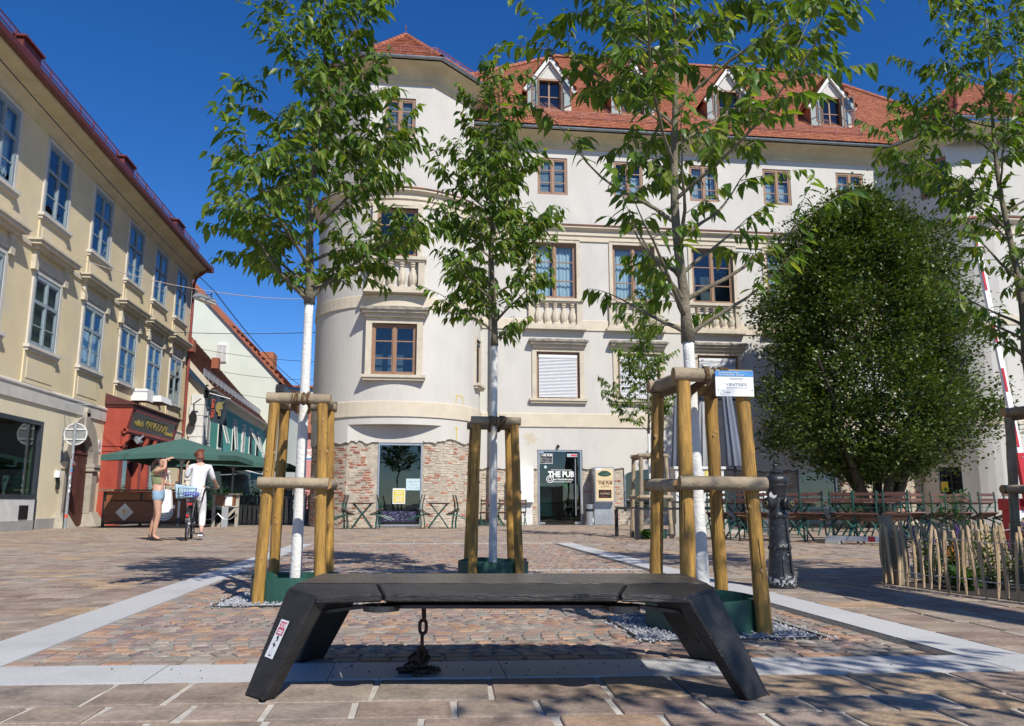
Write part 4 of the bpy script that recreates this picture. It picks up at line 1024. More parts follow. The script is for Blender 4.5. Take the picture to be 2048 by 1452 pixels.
for a_ in ((4.37,4.82,2.46,2.47),(4.37,4.82,2.12,2.13),(4.37,4.38,2.13,2.46),(4.81,4.82,2.13,2.46)): m.box(a_[0],a_[1],y1+.018,y1+.022,a_[2],a_[3])
m.build('hours_board_border', M_white, dr)
text('hours_lettering', 'THE PUB', .10, M_white, dr, WALLTXT(4.6, y1+.018, 2.41), .001, bold=.004)
for i in range(4): scribble('hours_lettering', dr, M_white, 4.4 + (.1 if i == 3 else 0), 4.79, 2.31 - .055*i, y1+.018, .03, 60+i, wd=.009)
m = MB(); m.box(5.34, 5.7, y1+.026, y1+.032, 2.36, 2.47); m.build('door_sticker', M_bluep, dr); m = MB(); m.box(5.47, 5.69, y1+.022, y1+.026, 2.38, 2.45); m.build('door_sticker_print', M_stickred, dr); text('sticker_lettering', 'sky', .07, M_blue, dr, WALLTXT(5.405, y1+.022, 2.415), .001)
m = MB(); m.box(4.38, 4.85, y1+.5, y1+.53, .3, 1.45); m.build('board_inside', mat('slate_blue_board', (.05,.11,.14), .7, .3, 4), dr)
text('board_lettering', 'FREE', .12, mat('chalk_red', (.3,.06,.06), .8), dr, WALLTXT(4.6, y1+.49, 1.13), .001); scribble('board_lettering', dr, MATS['chalk_red'], 4.42, 4.8, .42, y1+.49, .07, 8, wd=.012); scribble('board_lettering', dr, M_greyink, 4.42, 4.8, .95, y1+.49, .05, 9, lines=4, gap=.1)
m = MB(); m.box(5.25,5.6,y1+.7,y1+.73,1.3,1.9); m.build('poster_inside', M_green, dr)
m = MB(); m.sphere((5.0, YF-.06, 2.72), .06, 8, 6); m.tube([(5.0,YF,2.74),(5.0,YF-.06,2.73)], .02, 6); m.build('door_spotlight', M_steel, corner)
# ---- low arched windows of the front
for i, (a0, a1, z0, z1) in enumerate(gw):
    m = MB(); k = 14; cx = (a0+a1)/2; ri = .22
    top = [(a0 + (a1-a0)*j/k, z1 - ri + ri*sin(pi*j/k)**.6) for j in range(k+1)]
    for (xa, za), (xb, zb_) in zip(top, top[1:]): m.add([(xa,YF+.06,za),(xb,YF+.06,zb_),(xb,YF+.06,z1+.06),(xa,YF+.06,z1+.06),(xa,YF-.012,za),(xb,YF-.012,zb_),(xb,YF-.012,z1+.06),(xa,YF-.012,z1+.06)], [(4,5,6,7),(0,1,5,4)])
    m.cur = 1; m.box(a0, a0+.06, YF, YF+.1, z0, z1-.2); m.box(a1-.06, a1, YF, YF+.1, z0, z1-.2); m.box(a0, a1, YF, YF+.1, z0, z0+.06); m.box(a0+.06, a1-.06, YF+.03, YF+.08, z0+.35, z0+.4)
    wn = m.build('arched_window', [M_plaster, M_zinc], corner); m = MB(); m.box(a0+.06, a1-.06, YF+.05, YF+.058, z0+.06, z1); m.build('pane', M_shopglass, wn)
    m = MB(); m.add([(a0,YF+.1,z0),(a1,YF+.1,z0),(a1,YF+.1,z1),(a0,YF+.1,z1),(a0,YF+1.2,z0),(a1,YF+1.2,z0),(a1,YF+1.2,z1),(a0,YF+1.2,z1)], [(4,5,6,7),(0,1,5,4),(1,2,6,5),(2,3,7,6),(3,0,4,7)]); m.build('window_recess', M_dark, wn)
    if i: m = MB(); m.box(a0+.95, a0+1.2, YF+.04, YF+.046, z1-.35, z1-.1); m.build('window_notice', M_bluep, wn)
m = MB(); m.box(-.17,.1,-.02,-.012,.2,.56); nw = link('window_notice', m.mesh('window_notice', M_yellowp), corner, M=Mp @ Matrix.Translation((-.2,0,0)))
# ------------------------------------------------------------------ yellow house on the left
XL = -10.7
yel = thing('town_house', 'faded yellow town house with blue-grey windows along the left side', 'building')
def Fy(u, z, d): return (XL - d, u, z)
yc = [17.2, 20.5, 23.8, 27.2, 30.5, 33.55, 36.5]
holes = [(c-.8, c+.8, 5.05, 7.1) for c in yc] + [(c-.78, c+.78, 8.85, 11.05) for c in yc]
m = MB(); wall(m, Fy, 12, 38.2, 3.72, 11.9, holes, 5, .18); m.face([(XL,38.2,0),(-22,38.2,0),(-22,38.2,14),(XL,38.2,11.9)]); m.build('upper_wall', M_yellow, yel)
lh = [(14, 24.45, .85, 3.05), (26.2, 28.2, 0, 2.9)]
m = MB(); wall(m, Fy, 12, 38.2, 0, 3.72, lh, 5, .3); m.build('ground_floor_wall', M_yellowlo, yel)
py = Path([(XL, 12), (XL, 38.2)], 1)
m = MB(); py.sweep(m, [(0, 3.5), (.05, 3.52), (.05, 3.86), (.08, 3.9), (.08, 3.95), (0, 4.0)]); m.build('string_course', M_greytrim, yel)
m = MB(); py.sweep(m, [(0, 7.72), (.05, 7.73), (.05, 7.86), (0, 7.9)]); m.build('upper_string_course', M_sand, yel)
m = MB(); py.sweep(m, [(0, 11.2), (.04, 11.22), (.06, 11.3), (.12, 11.42), (.3, 11.55), (.62, 11.63), (.66, 11.7), (.66, 11.78)]); m.build('eaves_cove', M_soffit, yel)
m = MB(); py.sweep(m, [(.62, 11.78), (.74, 11.68), (.84, 11.72), (.86, 11.86), (.7, 11.9)]); py.sweep(m, [(.74, 11.9), (.2, 12.55), (.16, 12.62)]); m.box(XL+.55, XL+.87, 38.2, 38.5, 11.66, 11.92); m.build('gutter', M_redmetal, yel)
base = MB(); P_ = [(XL+.2, 12, 12.55), (XL+.2, 38.3, 12.55), (XL-6, 38.3, 17.5), (XL-6, 12, 17.5)]; base.face(P_); yr_ = base.build('roof', M_tile, yel)
m = MB(); tiles(m, [P_[0], P_[1], (XL-1.2, 38.3, 13.67), (XL-1.2, 12, 13.67)], .2, .18); kind(m.build('roof_tiles', M_tile, yr_), 'stuff')
m = MB()
for y in (20.2, 27.5, 33.8): m.box(XL-.6, XL+.42, y, y+1.0, 12.2, 12.62); m.box(XL-.7, XL+.5, y-.06, y+1.06, 12.62, 12.68)
m.build('roof_hatch', M_redmetal, yel)
snow_guard(yr_, (XL+.25, 14, 12.6), (XL+.25, 38, 12.6), M_redmetal, .2)
# window trim
def apron(M, w, z0, z1):
    def f():
        b = MB(); b.box(-w/2, w/2, -.035, .01, z0, z1); b.box(-w/2+.18, w/2-.18, -.05, -.035, z0+.14, z1-.14); return b.mesh('apron_panel', M_yellow)
    link('apron_panel', cached(('ap', w, z0, z1), f), yel, M=M)
for i, c in enumerate(yc):
    Mw = TM((XL, c, 5.05), pi/2)
    window(yel, Mw, 1.6, 2.05, M_bframe, rows=(.30, .62), transom=.62, depth=-.03, fill={2:'inblind', 3:'half'}.get(i, 'room'), ft=.11, blind_m=M_greenblind, rnd=i)
    surround(yel, Mw, 1.6, 2.05, .12, m=M_greytrim, proud=.045, sill=True)
    def ped():
        b = MB(); b.box(-.95, .95, -.05, .05, 2.2, 2.5); b.box(-1.08, -.86, -.12, .05, 2.1, 2.66); b.box(.86, 1.08, -.12, .05, 2.1, 2.66); b.box(-1.18, 1.18, -.2, .05, 2.66, 2.76); b.box(-1.3, 1.3, -.32, .05, 2.76, 2.86); b.box(-1.36, 1.36, -.36, .05, 2.86, 2.92); return b.mesh('window_pediment', M_sand)
    link('window_pediment', cached('ped', ped), yel, M=Mw); apron(Mw, 1.95, -1.05, -.17)
    Mw = TM((XL, c, 8.85), pi/2)
    window(yel, Mw, 1.56, 2.2, M_bframe, rows=(.30, .62), transom=.62, depth=-.03, fill=['room','curtain','room','room','half','room','room'][i], ft=.11, rnd=i)
    surround(yel, Mw, 1.56, 2.2, .1, m=M_greytrim, proud=.04, sill=True); apron(Mw, 1.8, -.85, -.17)
# shop window
m = MB(); xo = XL - .1
m.box(xo-.05, xo+.12, 24.3, 24.45, .85, 3.05); m.box(xo-.05, xo+.12, 14, 24.3, 2.93, 3.05); m.box(xo-.05, xo+.14, 14, 24.3, .85, .97); m.box(xo-.05, xo+.1, 19.5, 19.6, .97, 2.93); m.box(XL-.02, XL+.03, 24.33, 24.47, 0, .85)
sw = m.build('shop_window', mat('anthracite_frame', (.035,.042,.05), .4, .15, 5), yel)
m = MB(); m.box(xo+.02, xo+.028, 14, 24.3, .97, 2.93); m.build('pane', M_shopglass, sw)
m = MB(); x1 = XL - .3; x2 = XL - 2.2
m.add([(x1,14,.85),(x1,24.4,.85),(x1,24.4,3.05),(x1,14,3.05),(x2,14,.85),(x2,24.4,.85),(x2,24.4,3.05),(x2,14,3.05)], [(4,5,6,7),(0,1,5,4),(1,2,6,5),(2,3,7,6),(3,0,4,7)]); m.build('shop_interior', mat('dim_green_room', (.05,.11,.085), .9, .4, 1), sw)
m = MB(); m.box(XL-.7, XL-.4, 22, 24.2, .88, .93); m.build('display_shelf', mat('red_cloth', (.25,.02,.03), .8), sw)
m = MB(); m.lathe([(.05,.93),(.03,1.05),(.06,1.2),(.12,1.5)], 12, (XL-.55, 23.75, 0)); m.build('vase', M_white, sw)
m = MB(); m.box(XL-.5,XL-.46,22.6,22.95,.93,1.3); m.build('picture_frame', M_gold, sw); m = MB(); m.box(XL-.46,XL-.45,22.68,22.87,1.0,1.22); m.build('picture', M_paper, sw)
m = MB(); rg = random.Random(4)
for k in range(70):
    c = Vector((XL-.6+rg.gauss(0,.1), 23.35+rg.gauss(0,.12), 1.55+rg.gauss(0,.12))); v = [Vector((rg.gauss(0,.07),rg.gauss(0,.07),rg.gauss(0,.05))) for _ in range(3)]; m.face([c+v[0],c+v[1],c+v[2]])
m.tube([(XL-.6,23.35,.93),(XL-.6,23.35,1.5)], .012, 5); m.build('display_plant', M_bush, sw)
m = MB(); m.box(XL-.02, XL+.03, 14, 24.33, .02, .85); m.build('stall_riser', M_dirtywhite, yel)
m = MB(); m.box(XL+.03, XL+.05, 23.45, 23.95, .3, .68)
for k in range(9): m.box(XL+.05, XL+.062, 23.47, 23.93, .32+k*.039, .343+k*.039)
m.build('cellar_grille', M_black, yel)
m = MB(); m.box(XL-.01, XL+.06, 12, 24.3, 0, .27); m.box(XL-.01, XL+.05, 24.47, 25.95, 0, .3); m.box(XL-.01,XL+.05,28.5,38.2,0,.3); m.build('plinth', M_plinth, yel)
# stone portal and herringbone door
cyp = 27.2; hwp = .86; zs = 2.0; zi = .95; 
m = MB(); k = 14; ro, zo = 1.28, 1.5
arc_i = [(cyp - hwp*cos(pi*j/k), zs + zi*sin(pi*j/k)) for j in range(k+1)]; arc_o = [(cyp - ro*cos(pi*j/k), zs + zo*sin(pi*j/k)) for j in range(k+1)]
xa, xb = XL + .1, XL - .62
for j in range(k):
    (a0,b0),(a1,b1),(c0,d0),(c1,d1) = arc_i[j], arc_i[j+1], arc_o[j], arc_o[j+1]
    m.add([(xa,a0,b0),(xa,a1,b1),(xa,c1,d1),(xa,c0,d0),(xb,a0,b0),(xb,a1,b1),(XL-.01,c1,d1),(XL-.01,c0,d0)], [(0,1,2,3),(0,4,5,1),(3,2,6,7)])
for s in (-1, 1):
    y0, y1_ = sorted((cyp + s*hwp, cyp + s*(ro-.02))); m.box(xb, xa-.003, y0, y1_, .42, zs)
    y0, y1_ = sorted((cyp + s*(hwp-.06), cyp + s*(ro+.04))); m.box(xb+.2, xa+.06, y0, y1_, zs-.22, zs-.1); m.box(xb+.2, xa+.09, y0-.02, y1_+.02, zs-.1, zs)
    y0, y1_ = sorted((cyp + s*(hwp-.08), cyp + s*(ro+.3)))
    m.add([(xb,y0,0),(xa+.3,y0,0),(xa+.3,y1_,0),(xb,y1_,0),(xb,y0+.1,.45),(xa+.05,y0+.1,.45),(xa+.05,y1_-.14,.45),(xb,y1_-.14,.45)], [(4,5,6,7),(0,1,5,4),(1,2,6,5),(2,3,7,6)])
m.box(XL, xa+.06, cyp-.16, cyp+.16, zs+zi-.05, zs+zo+.12); m.lathe([(.15,-.06),(.15,.06)], 12, (xa, cyp, zs+zo+.14), True, Matrix.Rotation(pi/2,4,'Y'))
m.build('stone_portal', M_stone, yel)
m = MB(); xd = XL - .12
for s in (-1, 1): m.box(xd-.06, xd, min(cyp, cyp+s*hwp), max(cyp, cyp+s*hwp), .02, 2.35)
m.box(xd-.06, xd-.02, cyp-hwp, cyp+hwp, 2.35, 2.95)
m.box(xd-.02, xd+.05, cyp-hwp, cyp+hwp, 2.3, 2.42); m.box(xd, xd+.03, cyp-.05, cyp+.05, .05, 2.3)
dd = m.build('door', M_doorwood, yel)
m = MB()
for s in (-1, 1):
    k = -.9
    while k < 2.3:
        a, b = Vector((xd+.008, cyp+s*.06, k + .85)), Vector((xd+.008, cyp+s*(hwp-.03), k))
        if a.z > 2.28: t = (2.28-b.z)/(a.z-b.z); a = b.lerp(a, t)
        if b.z < .08 and a.z > .08: t = (.08-b.z)/(a.z-b.z); b = b.lerp(a, t)
        if a.z > .1: m.bar(a, b, .085, .035, (1,0,0))
        k += .108
kind(m.build('door_board', M_doorwood, dd), 'stuff')
m = MB(); m.box(XL, XL+.05, 25.62, 25.78, 1.15, 1.55); m.box(XL+.05, XL+.07, 25.64, 25.76, 1.17, 1.4); m.build('doorbell_panel', M_steel, yel)
m = MB(); m.box(XL, XL+.13, 25.5, 25.66, 1.5, 1.7); m.build('entrance_lamp', M_white, yel)
m = MB(); 
for k in range(4): m.box(XL, XL+.02, 25.75, 25.9, 2.0 + k*.25, 2.22 + k*.25)
m.build('name_plate', M_galv, yel)
m = MB(); m.box(XL, XL+.03, 28.52, 28.8, 2.45, 2.85); hn = m.build('house_number', M_white, yel); text('house_number_digit', '6', .3, M_redpipe, yel, WALLTXT(XL+.032, 28.66, 2.66, pi/2), .002)
m = MB(); m.box(XL, XL+.02, 26.0, 26.12, .62, .82); m.build('yellow_plate', M_yellowp, yel)
m = MB(); m.tube([(XL+.75, 38.0, 11.75), (XL+.55, 38.05, 11.55), (XL+.2, 38.12, 11.3), (XL+.1, 38.12, 11.0), (XL+.1, 38.12, 0)], .065, 10)
for z in (2, 4.5, 7, 9.5): m.lathe([(.08,-.02),(.08,.02)], 10, (XL+.1, 38.12, z))
m.build('downpipe', M_redpipe, yel, smooth=True)
# ------------------------------------------------------------------ red wooden shopfront
sf = thing('shopfront', 'red carved wooden shopfront with a green sign board on the yellow house', 'shopfront', (0,0,0))
xf = -10.12; s0, s1 = 28.95, 34.5
m = MB()
for a, b in ((s0, s0+.42), (31.0, 31.3), (31.95, 32.25), (s1-.34, s1)): m.box(XL, xf, a, b, .05, 3.2)
m.box(XL, xf+.06, s0-.03, s0+.48, .0, .75); m.box(XL, xf+.05, s0-.02, s0+.46, 2.5, 2.6); m.box(XL, xf+.08, s0-.03, s0+.48, 2.68, 2.75)
m.box(XL, xf-.05, s0+.42, s1-.34, .05, .9); m.box(XL, xf-.12, s0+.42, s1-.34, 2.28, 2.4); m.box(XL, xf-.02, s0+.3, s1, 3.0, 3.22)
m.build('frame', M_redwood, sf)
m = MB()
for y in (s0, s1-.3): m.add([(XL,y,3.2),(xf+.14,y,3.2),(xf+.34,y,4.05),(XL,y,4.05),(XL,y+.3,3.2),(xf+.14,y+.3,3.2),(xf+.34,y+.3,4.05),(XL,y+.3,4.05)], [(0,1,2,3),(4,5,6,7),(1,5,6,2)])
m.bar((xf+.14, s0, 3.24), (xf+.14, s1, 3.24), .14, .1); m.bar((xf+.10, s0, 3.16), (xf+.10, s1, 3.16), .1, .06); m.bar((xf+.3, s0+.3, 3.97), (xf+.3, s1-.3, 3.97), .1, .1)
m.build('sign_frame', M_redwood, sf)
m = MB(); m.add([(xf+.16,s0+.3,3.3),(xf+.16,s1-.3,3.3),(xf+.3,s1-.3,3.93),(xf+.3,s0+.3,3.93)], [(0,1,2,3)]); m.add([(xf+.06,s0+.3,3.3),(xf+.06,s1-.3,3.3),(xf+.2,s1-.3,3.93),(xf+.2,s0+.3,3.93)], [(3,2,1,0)])
sb = m.build('sign_board', M_signglass, sf)
tilt = math.atan2(.14, .63)
def ST(y, f): return TM((xf+.16+.14*f+.014, y, 3.3+.63*f), pi/2) @ Matrix.Rotation(pi/2 + tilt, 4, 'X')
text('sign_lettering', 'RANGOON', .52, M_gold, sf, ST(31.95, .5), .004, sx=.92, bold=-.004)
text('sign_lettering', 'reblcafe', .32, M_gold, sf, ST(30.0, .42), .004, sx=.9); text('sign_lettering', 'restaurantbar', .24, M_gold, sf, ST(33.58, .3), .004, sx=.85)
m = MB(); m.box(XL, xf+.34, s0-.06, s1+.08, 4.05, 4.12); m.box(XL, xf+.42, s0-.1, s1+.12, 4.12, 4.18); m.add([(XL,s0-.1,4.18),(xf+.42,s0-.1,4.18),(xf+.42,s1+.12,4.18),(XL,s1+.12,4.18),(XL,s0-.1,4.5),(XL,s1+.12,4.5)], [(1,2,5,4),(0,1,4),(2,3,5)])
m.build('cornice', M_darkred, sf)
m = MB(); n = 38
for i in range(n): y = s0 + .35 + (s1-s0-.5)*i/n; m.box(xf+.28, xf+.33, y, y+.07, 3.99, 4.05)
kind(m.build('dentils', M_redwood, sf), 'stuff')
def bracket(y):
    m = MB(); M_ = Matrix(((1,0,0,xf-.02),(0,0,1,y),(0,1,0,0),(0,0,0,1)))
    m.prism([(0,2.42),(.10,2.46),(.07,2.6),(.12,2.66),(.14,2.8),(.24,2.9),(.27,3.1),(0,3.1)], 0, .16, M_); m.build('bracket', M_redwood, sf)
for y in (s0+.1, 31.05, 32.0, s1-.25): bracket(y)
m = MB()
for a, b in ((s0+.42, 31.0), (32.25, s1-.34)): m.box(xf-.22, xf-.21, a, b, .9, 2.28); m.box(xf-.22, xf-.21, a, b, 2.4, 3.0)
m.build('pane', M_shopglass, sf)
m = MB(); 
for a, b in ((s0+.42, 31.0), (32.25, s1-.34)):
    n = 6
    for i in range(1, n): y = a + (b-a)*i/n; m.box(xf-.19, xf-.16, y-.015, y+.015, 2.4, 3.0)
m.build('transom_bars', M_redwood, sf)
m = MB(); m.box(-14.4, -14.3, 12, 38, 0, 11.5); m.build('core', M_dark, yel)
m = MB(); m.add([(xf-.3,s0+.4,.05),(xf-.3,s1-.3,.05),(xf-.3,s1-.3,3.1),(xf-.3,s0+.4,3.1),(XL+.02,s0+.4,.05),(XL+.02,s1-.3,.05),(XL+.02,s1-.3,3.1),(XL+.02,s0+.4,3.1)], [(4,5,6,7),(0,1,5,4),(1,2,6,5),(2,3,7,6),(3,0,4,7)]); m.build('interior', M_dark, sf)
m = MB(); m.box(XL, XL+.62, 31.2, 31.9, 4.55, 5.0); m.add([(XL+.2,32.0,4.62),(XL+.9,32.0,4.62),(XL+.9,33.4,4.62),(XL+.2,33.4,4.62),(XL+.25,32.0,4.82),(XL+.85,32.05,4.86),(XL+.85,33.35,4.86),(XL+.25,33.4,4.82)], [(0,1,2,3),(4,5,6,7),(0,1,5,4),(1,2,6,5),(2,3,7,6),(3,0,4,7)])
tag(m.build('air_conditioner', M_white), 'white air conditioner and vent hood above the red shopfront', 'air conditioner')
m = MB(); Mx_ = TM((xf+.2, 30.1, 2.98), 0, 0, radians(50)); m.cbox((0,0,0), (.28,.36,.14), Mx_); m.cbox((.0,0,.14), (.06,.06,.2), Mx_)
tag(m.build('spotlight', M_galv), 'grey floodlight under the sign of the red shopfront', 'spotlight')
# ------------------------------------------------------------------ bar counter in front of it
ct = thing('bar_counter', 'reddish wooden bar counter under the green parasol', 'counter', (-7.9, 26.6, 0), .02)
m = MB()
for x in (-1.72, -.62, .5, 1.2): m.box(x-.04, x+.04, .02, .1, 0, 1.1)
m.box(-1.75, 1.24, .0, .06, .1, .17); m.box(-1.75, 1.24, 0, .05, 0.02, .05)
m.build('counter_frame', M_black, ct)
m = MB(); m.box(-1.7, 1.2, -.01, .03, .18, .80); m.build('front_panel', M_counter, ct)
for a, b in ((-1.66, -.66), (-.58, .46), (.54, 1.16)): m = MB(); m.box(a, b, 0, .03, .83, 1.1); m.build('upper_panel', M_counterup, ct)
m = MB(); m.box(-1.85, 1.3, -.12, .5, 1.12, 1.17); m.build('counter_top', M_bark, ct)
m = MB(); m.box(-1.7, 1.2, .45, .5, .1, 1.1); m.build('back_panel', M_black, ct)
scribble('panel_lettering', ct, M_gold, -.5, .2, .96, -.004, .15, 21, wd=.016)
m = MB(); m.add([(-1.35,-.014,.46),(-1.08,-.014,.2),(-.81,-.014,.46),(-1.08,-.014,.74),(-1.35,-.03,.46),(-1.08,-.03,.2),(-.81,-.03,.46),(-1.08,-.03,.74)], [(0,1,2,3),(4,5,6,7),(0,1,5,4),(1,2,6,5),(2,3,7,6),(3,0,4,7)])
m.build('diamond_sign', M_dirtywhite, ct)
m = MB(); rg = random.Random(12)
for k in range(14): a_ = rg.random()*3; m.bar((-1.08+rg.gauss(0,.06),-.032,.47+rg.gauss(0,.07)), (-1.08+rg.gauss(0,.06),-.032,.47+rg.gauss(0,.07)), .012, .003, (0,1,0))
m.build('diamond_print', M_gold, ct)
m = MB(); Mx_ = Matrix.Rotation(pi/2,4,'X'); m.lathe([(.27,-.01),(.27,.014)], 24, (.1,-.02,.47), True, Mx_); m.box(-.22,.42,-.036,-.012,.57,.68); rs = m.build('round_sign', M_white, ct)
m = MB(); m.lathe([(.23,-.002),(.23,.003),(.2,.003),(.2,-.002)], 24, (.1,-.037,.47), False, Mx_); m.lathe([(.14,-.002),(.14,.003),(.125,.003),(.125,-.002)], 20, (.1,-.037,.47), False, Mx_); m.build('round_sign_print', M_greyink, ct)
m = MB(); m.lathe([(.27,-.02),(.27,.02)], 24, (1.02,-.06,.52), True, Mx_); rb_ = m.build('round_board', M_black, ct); scribble('board_print', ct, M_white, .93, 1.15, .5, -.084, .07, 22, wd=.016)
sh = thing('serving_shelf', 'dark serving shelf with chain at the right end of the bar counter', 'shelf', (-6.3, 26.75, 0))
m = MB(); m.box(-.12,.75,-.1,.35,1.0,1.05); m.build('shelf_top', M_bark, sh)
m = MB(); m.box(-.1,.72,-.02,.02,.62,.66); m.box(.62,.72,0,.08,0,1.0); m.bar((.1,.04,0),(.66,.04,.62),.08,.06,(0,1,0)); m.box(-.1,0,0,.06,0,1.0); m.build('shelf_frame', M_stone, sh)
m = MB(); m.box(0,.3,-.03,.0,.68,.98); m.box(.36,.6,-.03,0,.68,.98); m.build('crate_front', M_counterup, sh)
m = MB(); m.box(.3,.52,-.04,-.03,.66,.98); m.build('shelf_notice', M_paper, sh)
m = MB(); m.box(.22,.42,-.06,-.02,.0,.62); m.build('menu_strip', M_greyink, sh)
m = MB(); pts = [(-.5 + i*.1, -.05, .42 - .2*sin(pi*i/6)) for i in range(7)] + [(.1 + i*.1, -.05, .42 - .2*sin(pi*i/6)) for i in range(7)]; m.tube(pts, .016, 6); m.build('chain', M_galv, sh)
# ------------------------------------------------------------------ parasols
def parasol(c, half, zr, zt, rot, label, m=M_parasol, canopy_open=True):
    t = thing('parasol', label, 'parasol', (c[0], c[1], 0), rot, 'big green parasols')
    m_ = MB(); n = 8; rim = []
    for i in range(8):
        a = 2*pi*i/8 + pi/4
        r = half*sqrt(2) if i % 2 == 0 else half
        rim.append(Vector((r*cos(a), r*sin(a), zr + (-.03 if i % 2 == 0 else .05))))
    ap = Vector((0,0,zt))
    for i in range(8):
        a, b = rim[i], rim[(i+1) % 8]
        rows_ = 5; prev = None
        for j in range(rows_):
            f0, f1 = j/rows_, (j+1)/rows_; sg = lambda f: -.05*sin(pi*f)
            p = [a.lerp(ap,f0), b.lerp(ap,f0), b.lerp(ap,f1), a.lerp(ap,f1)]
            m_.face(p if j < rows_-1 else p[:3])
        m_.face([a, b, b + Vector((0,0,-.16)), a + Vector((0,0,-.16))])
    m_.build('canopy', m, t)
    m_ = MB()
    for i in range(8):
        m_.bar(rim[i]*.97 + Vector((0,0,.0)), ap + Vector((0,0,-.06)), .025, .02); k = rim[i].lerp(ap, .52); m_.bar(k + Vector((0,0,-.04)), (0,0,zr-.12), .022, .018)
    m_.build('ribs', M_galv, t)
    m_ = MB(); m_.tube([(0,0,0),(0,0,zt)], .04, 10); m_.lathe([(.075,zr-.2),(.075,zr-.06)], 10); m_.build('pole', M_galv, t, smooth=True)
    m_ = MB(); m_.box(-.4,.4,-.4,.4,0,.06); m_.lathe([(.09,.06),(.07,.3)], 10); m_.build('base', M_steel, t); m_ = MB(); m_.lathe([(.05,zt-.02),(.02,zt+.06)], 8); m_.build('finial', M_steel, t)
    return t
parasol((-7.15, 25.8), 1.68, 2.14, 2.72, -.1, 'green parasol over the left end of the bar counter')
parasol((-6.5, 29.9), 2.0, 2.1, 2.62, -.05, 'second green parasol behind the bar counter, in front of the teal house')
sl_ = thing('shadow_caster', 'unseen sheet on tall masts, added out of view to shadow the paving at right', 'shadow caster')  # added out of view only to throw the straight-edged shadow by the fence
GP = [(3.35,6.9),(3.45,5.6),(3.7,4.4),(4.1,4.3),(4.08,6.9),(4.5,7.35),(5.7,8.1),(5.7,8.85),(4.35,8.85)]  # wanted shadow outline on the ground, then shifted sunwards to shape the sheet
GP = [(x + .43*4.5, y - .91*4.5) for x, y in GP]
m = MB(); n = len(GP); m.add([(x,y,4.5) for x,y in GP] + [(x,y,4.53) for x,y in GP], [tuple(range(n))[::-1], tuple(range(n,2*n))] + [(i,(i+1)%n,(i+1)%n+n,i+n) for i in range(n)]); m.build('caster_sheet', M_canvas, sl_)
for i in (2, 3, 7, 8): m = MB(); m.tube([(*GP[i],0),(*GP[i],4.6)], .035, 8); m.build('caster_mast', M_steel, sl_)
# ------------------------------------------------------------------ teal house and pale gable house down the street
teal = thing('teal_house', 'low teal house with white shutters and old brown tiled roof', 'building')
pt = Path([(-9.9, 38.6), (-10.5, 57.0)], 1); Lt = pt.c[-1]
tw = [(1.0, 3.55, 5.2), (3.9, 3.55, 5.3), (7.7, 3.55, 5.3), (10.6, 3.55, 5.3), (13.2, 3.55, 5.3), (15.8, 3.55, 5.3)]
def Ft2(u, z, d): p = pt.F(u, z, d); return p
m = MB(); wall(m, Ft2, 0, Lt, 3.15, 6.0, [(c-.42, c+.42, a, b) for c, a, b in tw], 9, .15); m.build('wall', M_teal, teal)
m = MB(); wall(m, Ft2, 0, Lt, 0, 3.0, [], 9); m.build('ground_floor_wall', mat('dark_teal_wall', (.07,.12,.11), .9, .3, 2), teal)
m = MB(); pt.sweep(m, [(0,2.95),(.1,2.97),(.12,3.12),(0,3.16)]); pt.sweep(m, [(0,5.7),(.1,5.8),(.2,5.95),(.35,6.02)]); m.build('cornice', M_sand, teal)
m = MB(); m.face([(-9.9,38.6,0),(-14,38.6,0),(-14,38.6,10),(-9.9,38.6,6.0)]); m.build('gable_wall', M_cream, teal)
for k in range(11): m = MB(); m.box(-10.45-.06*(k%2), -9.86, 38.5, 39.15, .3+k*.5, .3+k*.5+.475); m.build('quoin', M_dirtywhite, teal)
for i, (c, a, b) in enumerate(tw):
    p = Ft2(c, 0, 0); d2 = (pt.p[1]-pt.p[0]).normalized(); Mw = TM((p[0], p[1], a), atan2(d2.y, d2.x)); w_ = .84; h_ = b - a
    m = MB(); m.box(-w_/2-.1,-w_/2,-.04,.12,0,h_); m.box(w_/2,w_/2+.1,-.04,.12,0,h_); m.box(-w_/2-.1,w_/2+.1,-.04,.12,h_,h_+.1); m.box(-w_/2-.12,w_/2+.12,-.08,.12,-.1,0)
    wn = link('window', m.mesh('window', M_dirtywhite), teal, M=Mw); m = MB(); m.box(-w_/2,w_/2,.1,.13,0,h_); link('pane', m.mesh('pane', M_dark), wn)
    def shut():
        m = MB(); h2 = 1.5
        m.box(-.36,-.3,-.05,0,-h2,0); m.box(.3,.36,-.05,0,-h2,0); m.box(-.3,.3,-.05,0,-.06,0); m.box(-.3,.3,-.05,0,-h2,-h2+.06)
        z = -.1
        while z > -h2+.1: m.bar((-.3,-.025,z), (.3,-.025,z), .05, .008, (0,-.8,.6)); z -= .05
        return m.mesh('shutter', M_dirtywhite)
    s = link('shutter', cached('shut', shut), wn, M=TM((0,-.02,h_-.08), 0, [0,-.28,-.1,0,-.5,-.3][i]))
roofb = MB(); P_ = [(-9.55,38.3,6.05), (-10.15,57.0,6.05), (-16.1,57.0,12.6), (-15.5,38.3,12.6)]; roofb.face(P_); tr_ = roofb.build('roof', M_oldtile, teal)
m = MB(); tiles(m, P_, .19, .17, lift=.035); kind(m.build('roof_tiles', M_oldtile, tr_), 'stuff')
snow_guard(tr_, (-10.1,39,6.75), (-10.7,56.5,6.75), M_galv, .35)
m = MB(); m.bar((-9.5,38.3,6.0), (-15.5,38.3,12.55), .2, .3, (0,1,0)); m.build('verge_board', M_sand, teal)
m = MB(); pt.gutter(m, .42, 6.03); m.build('gutter', M_zinc, teal)
m = MB()
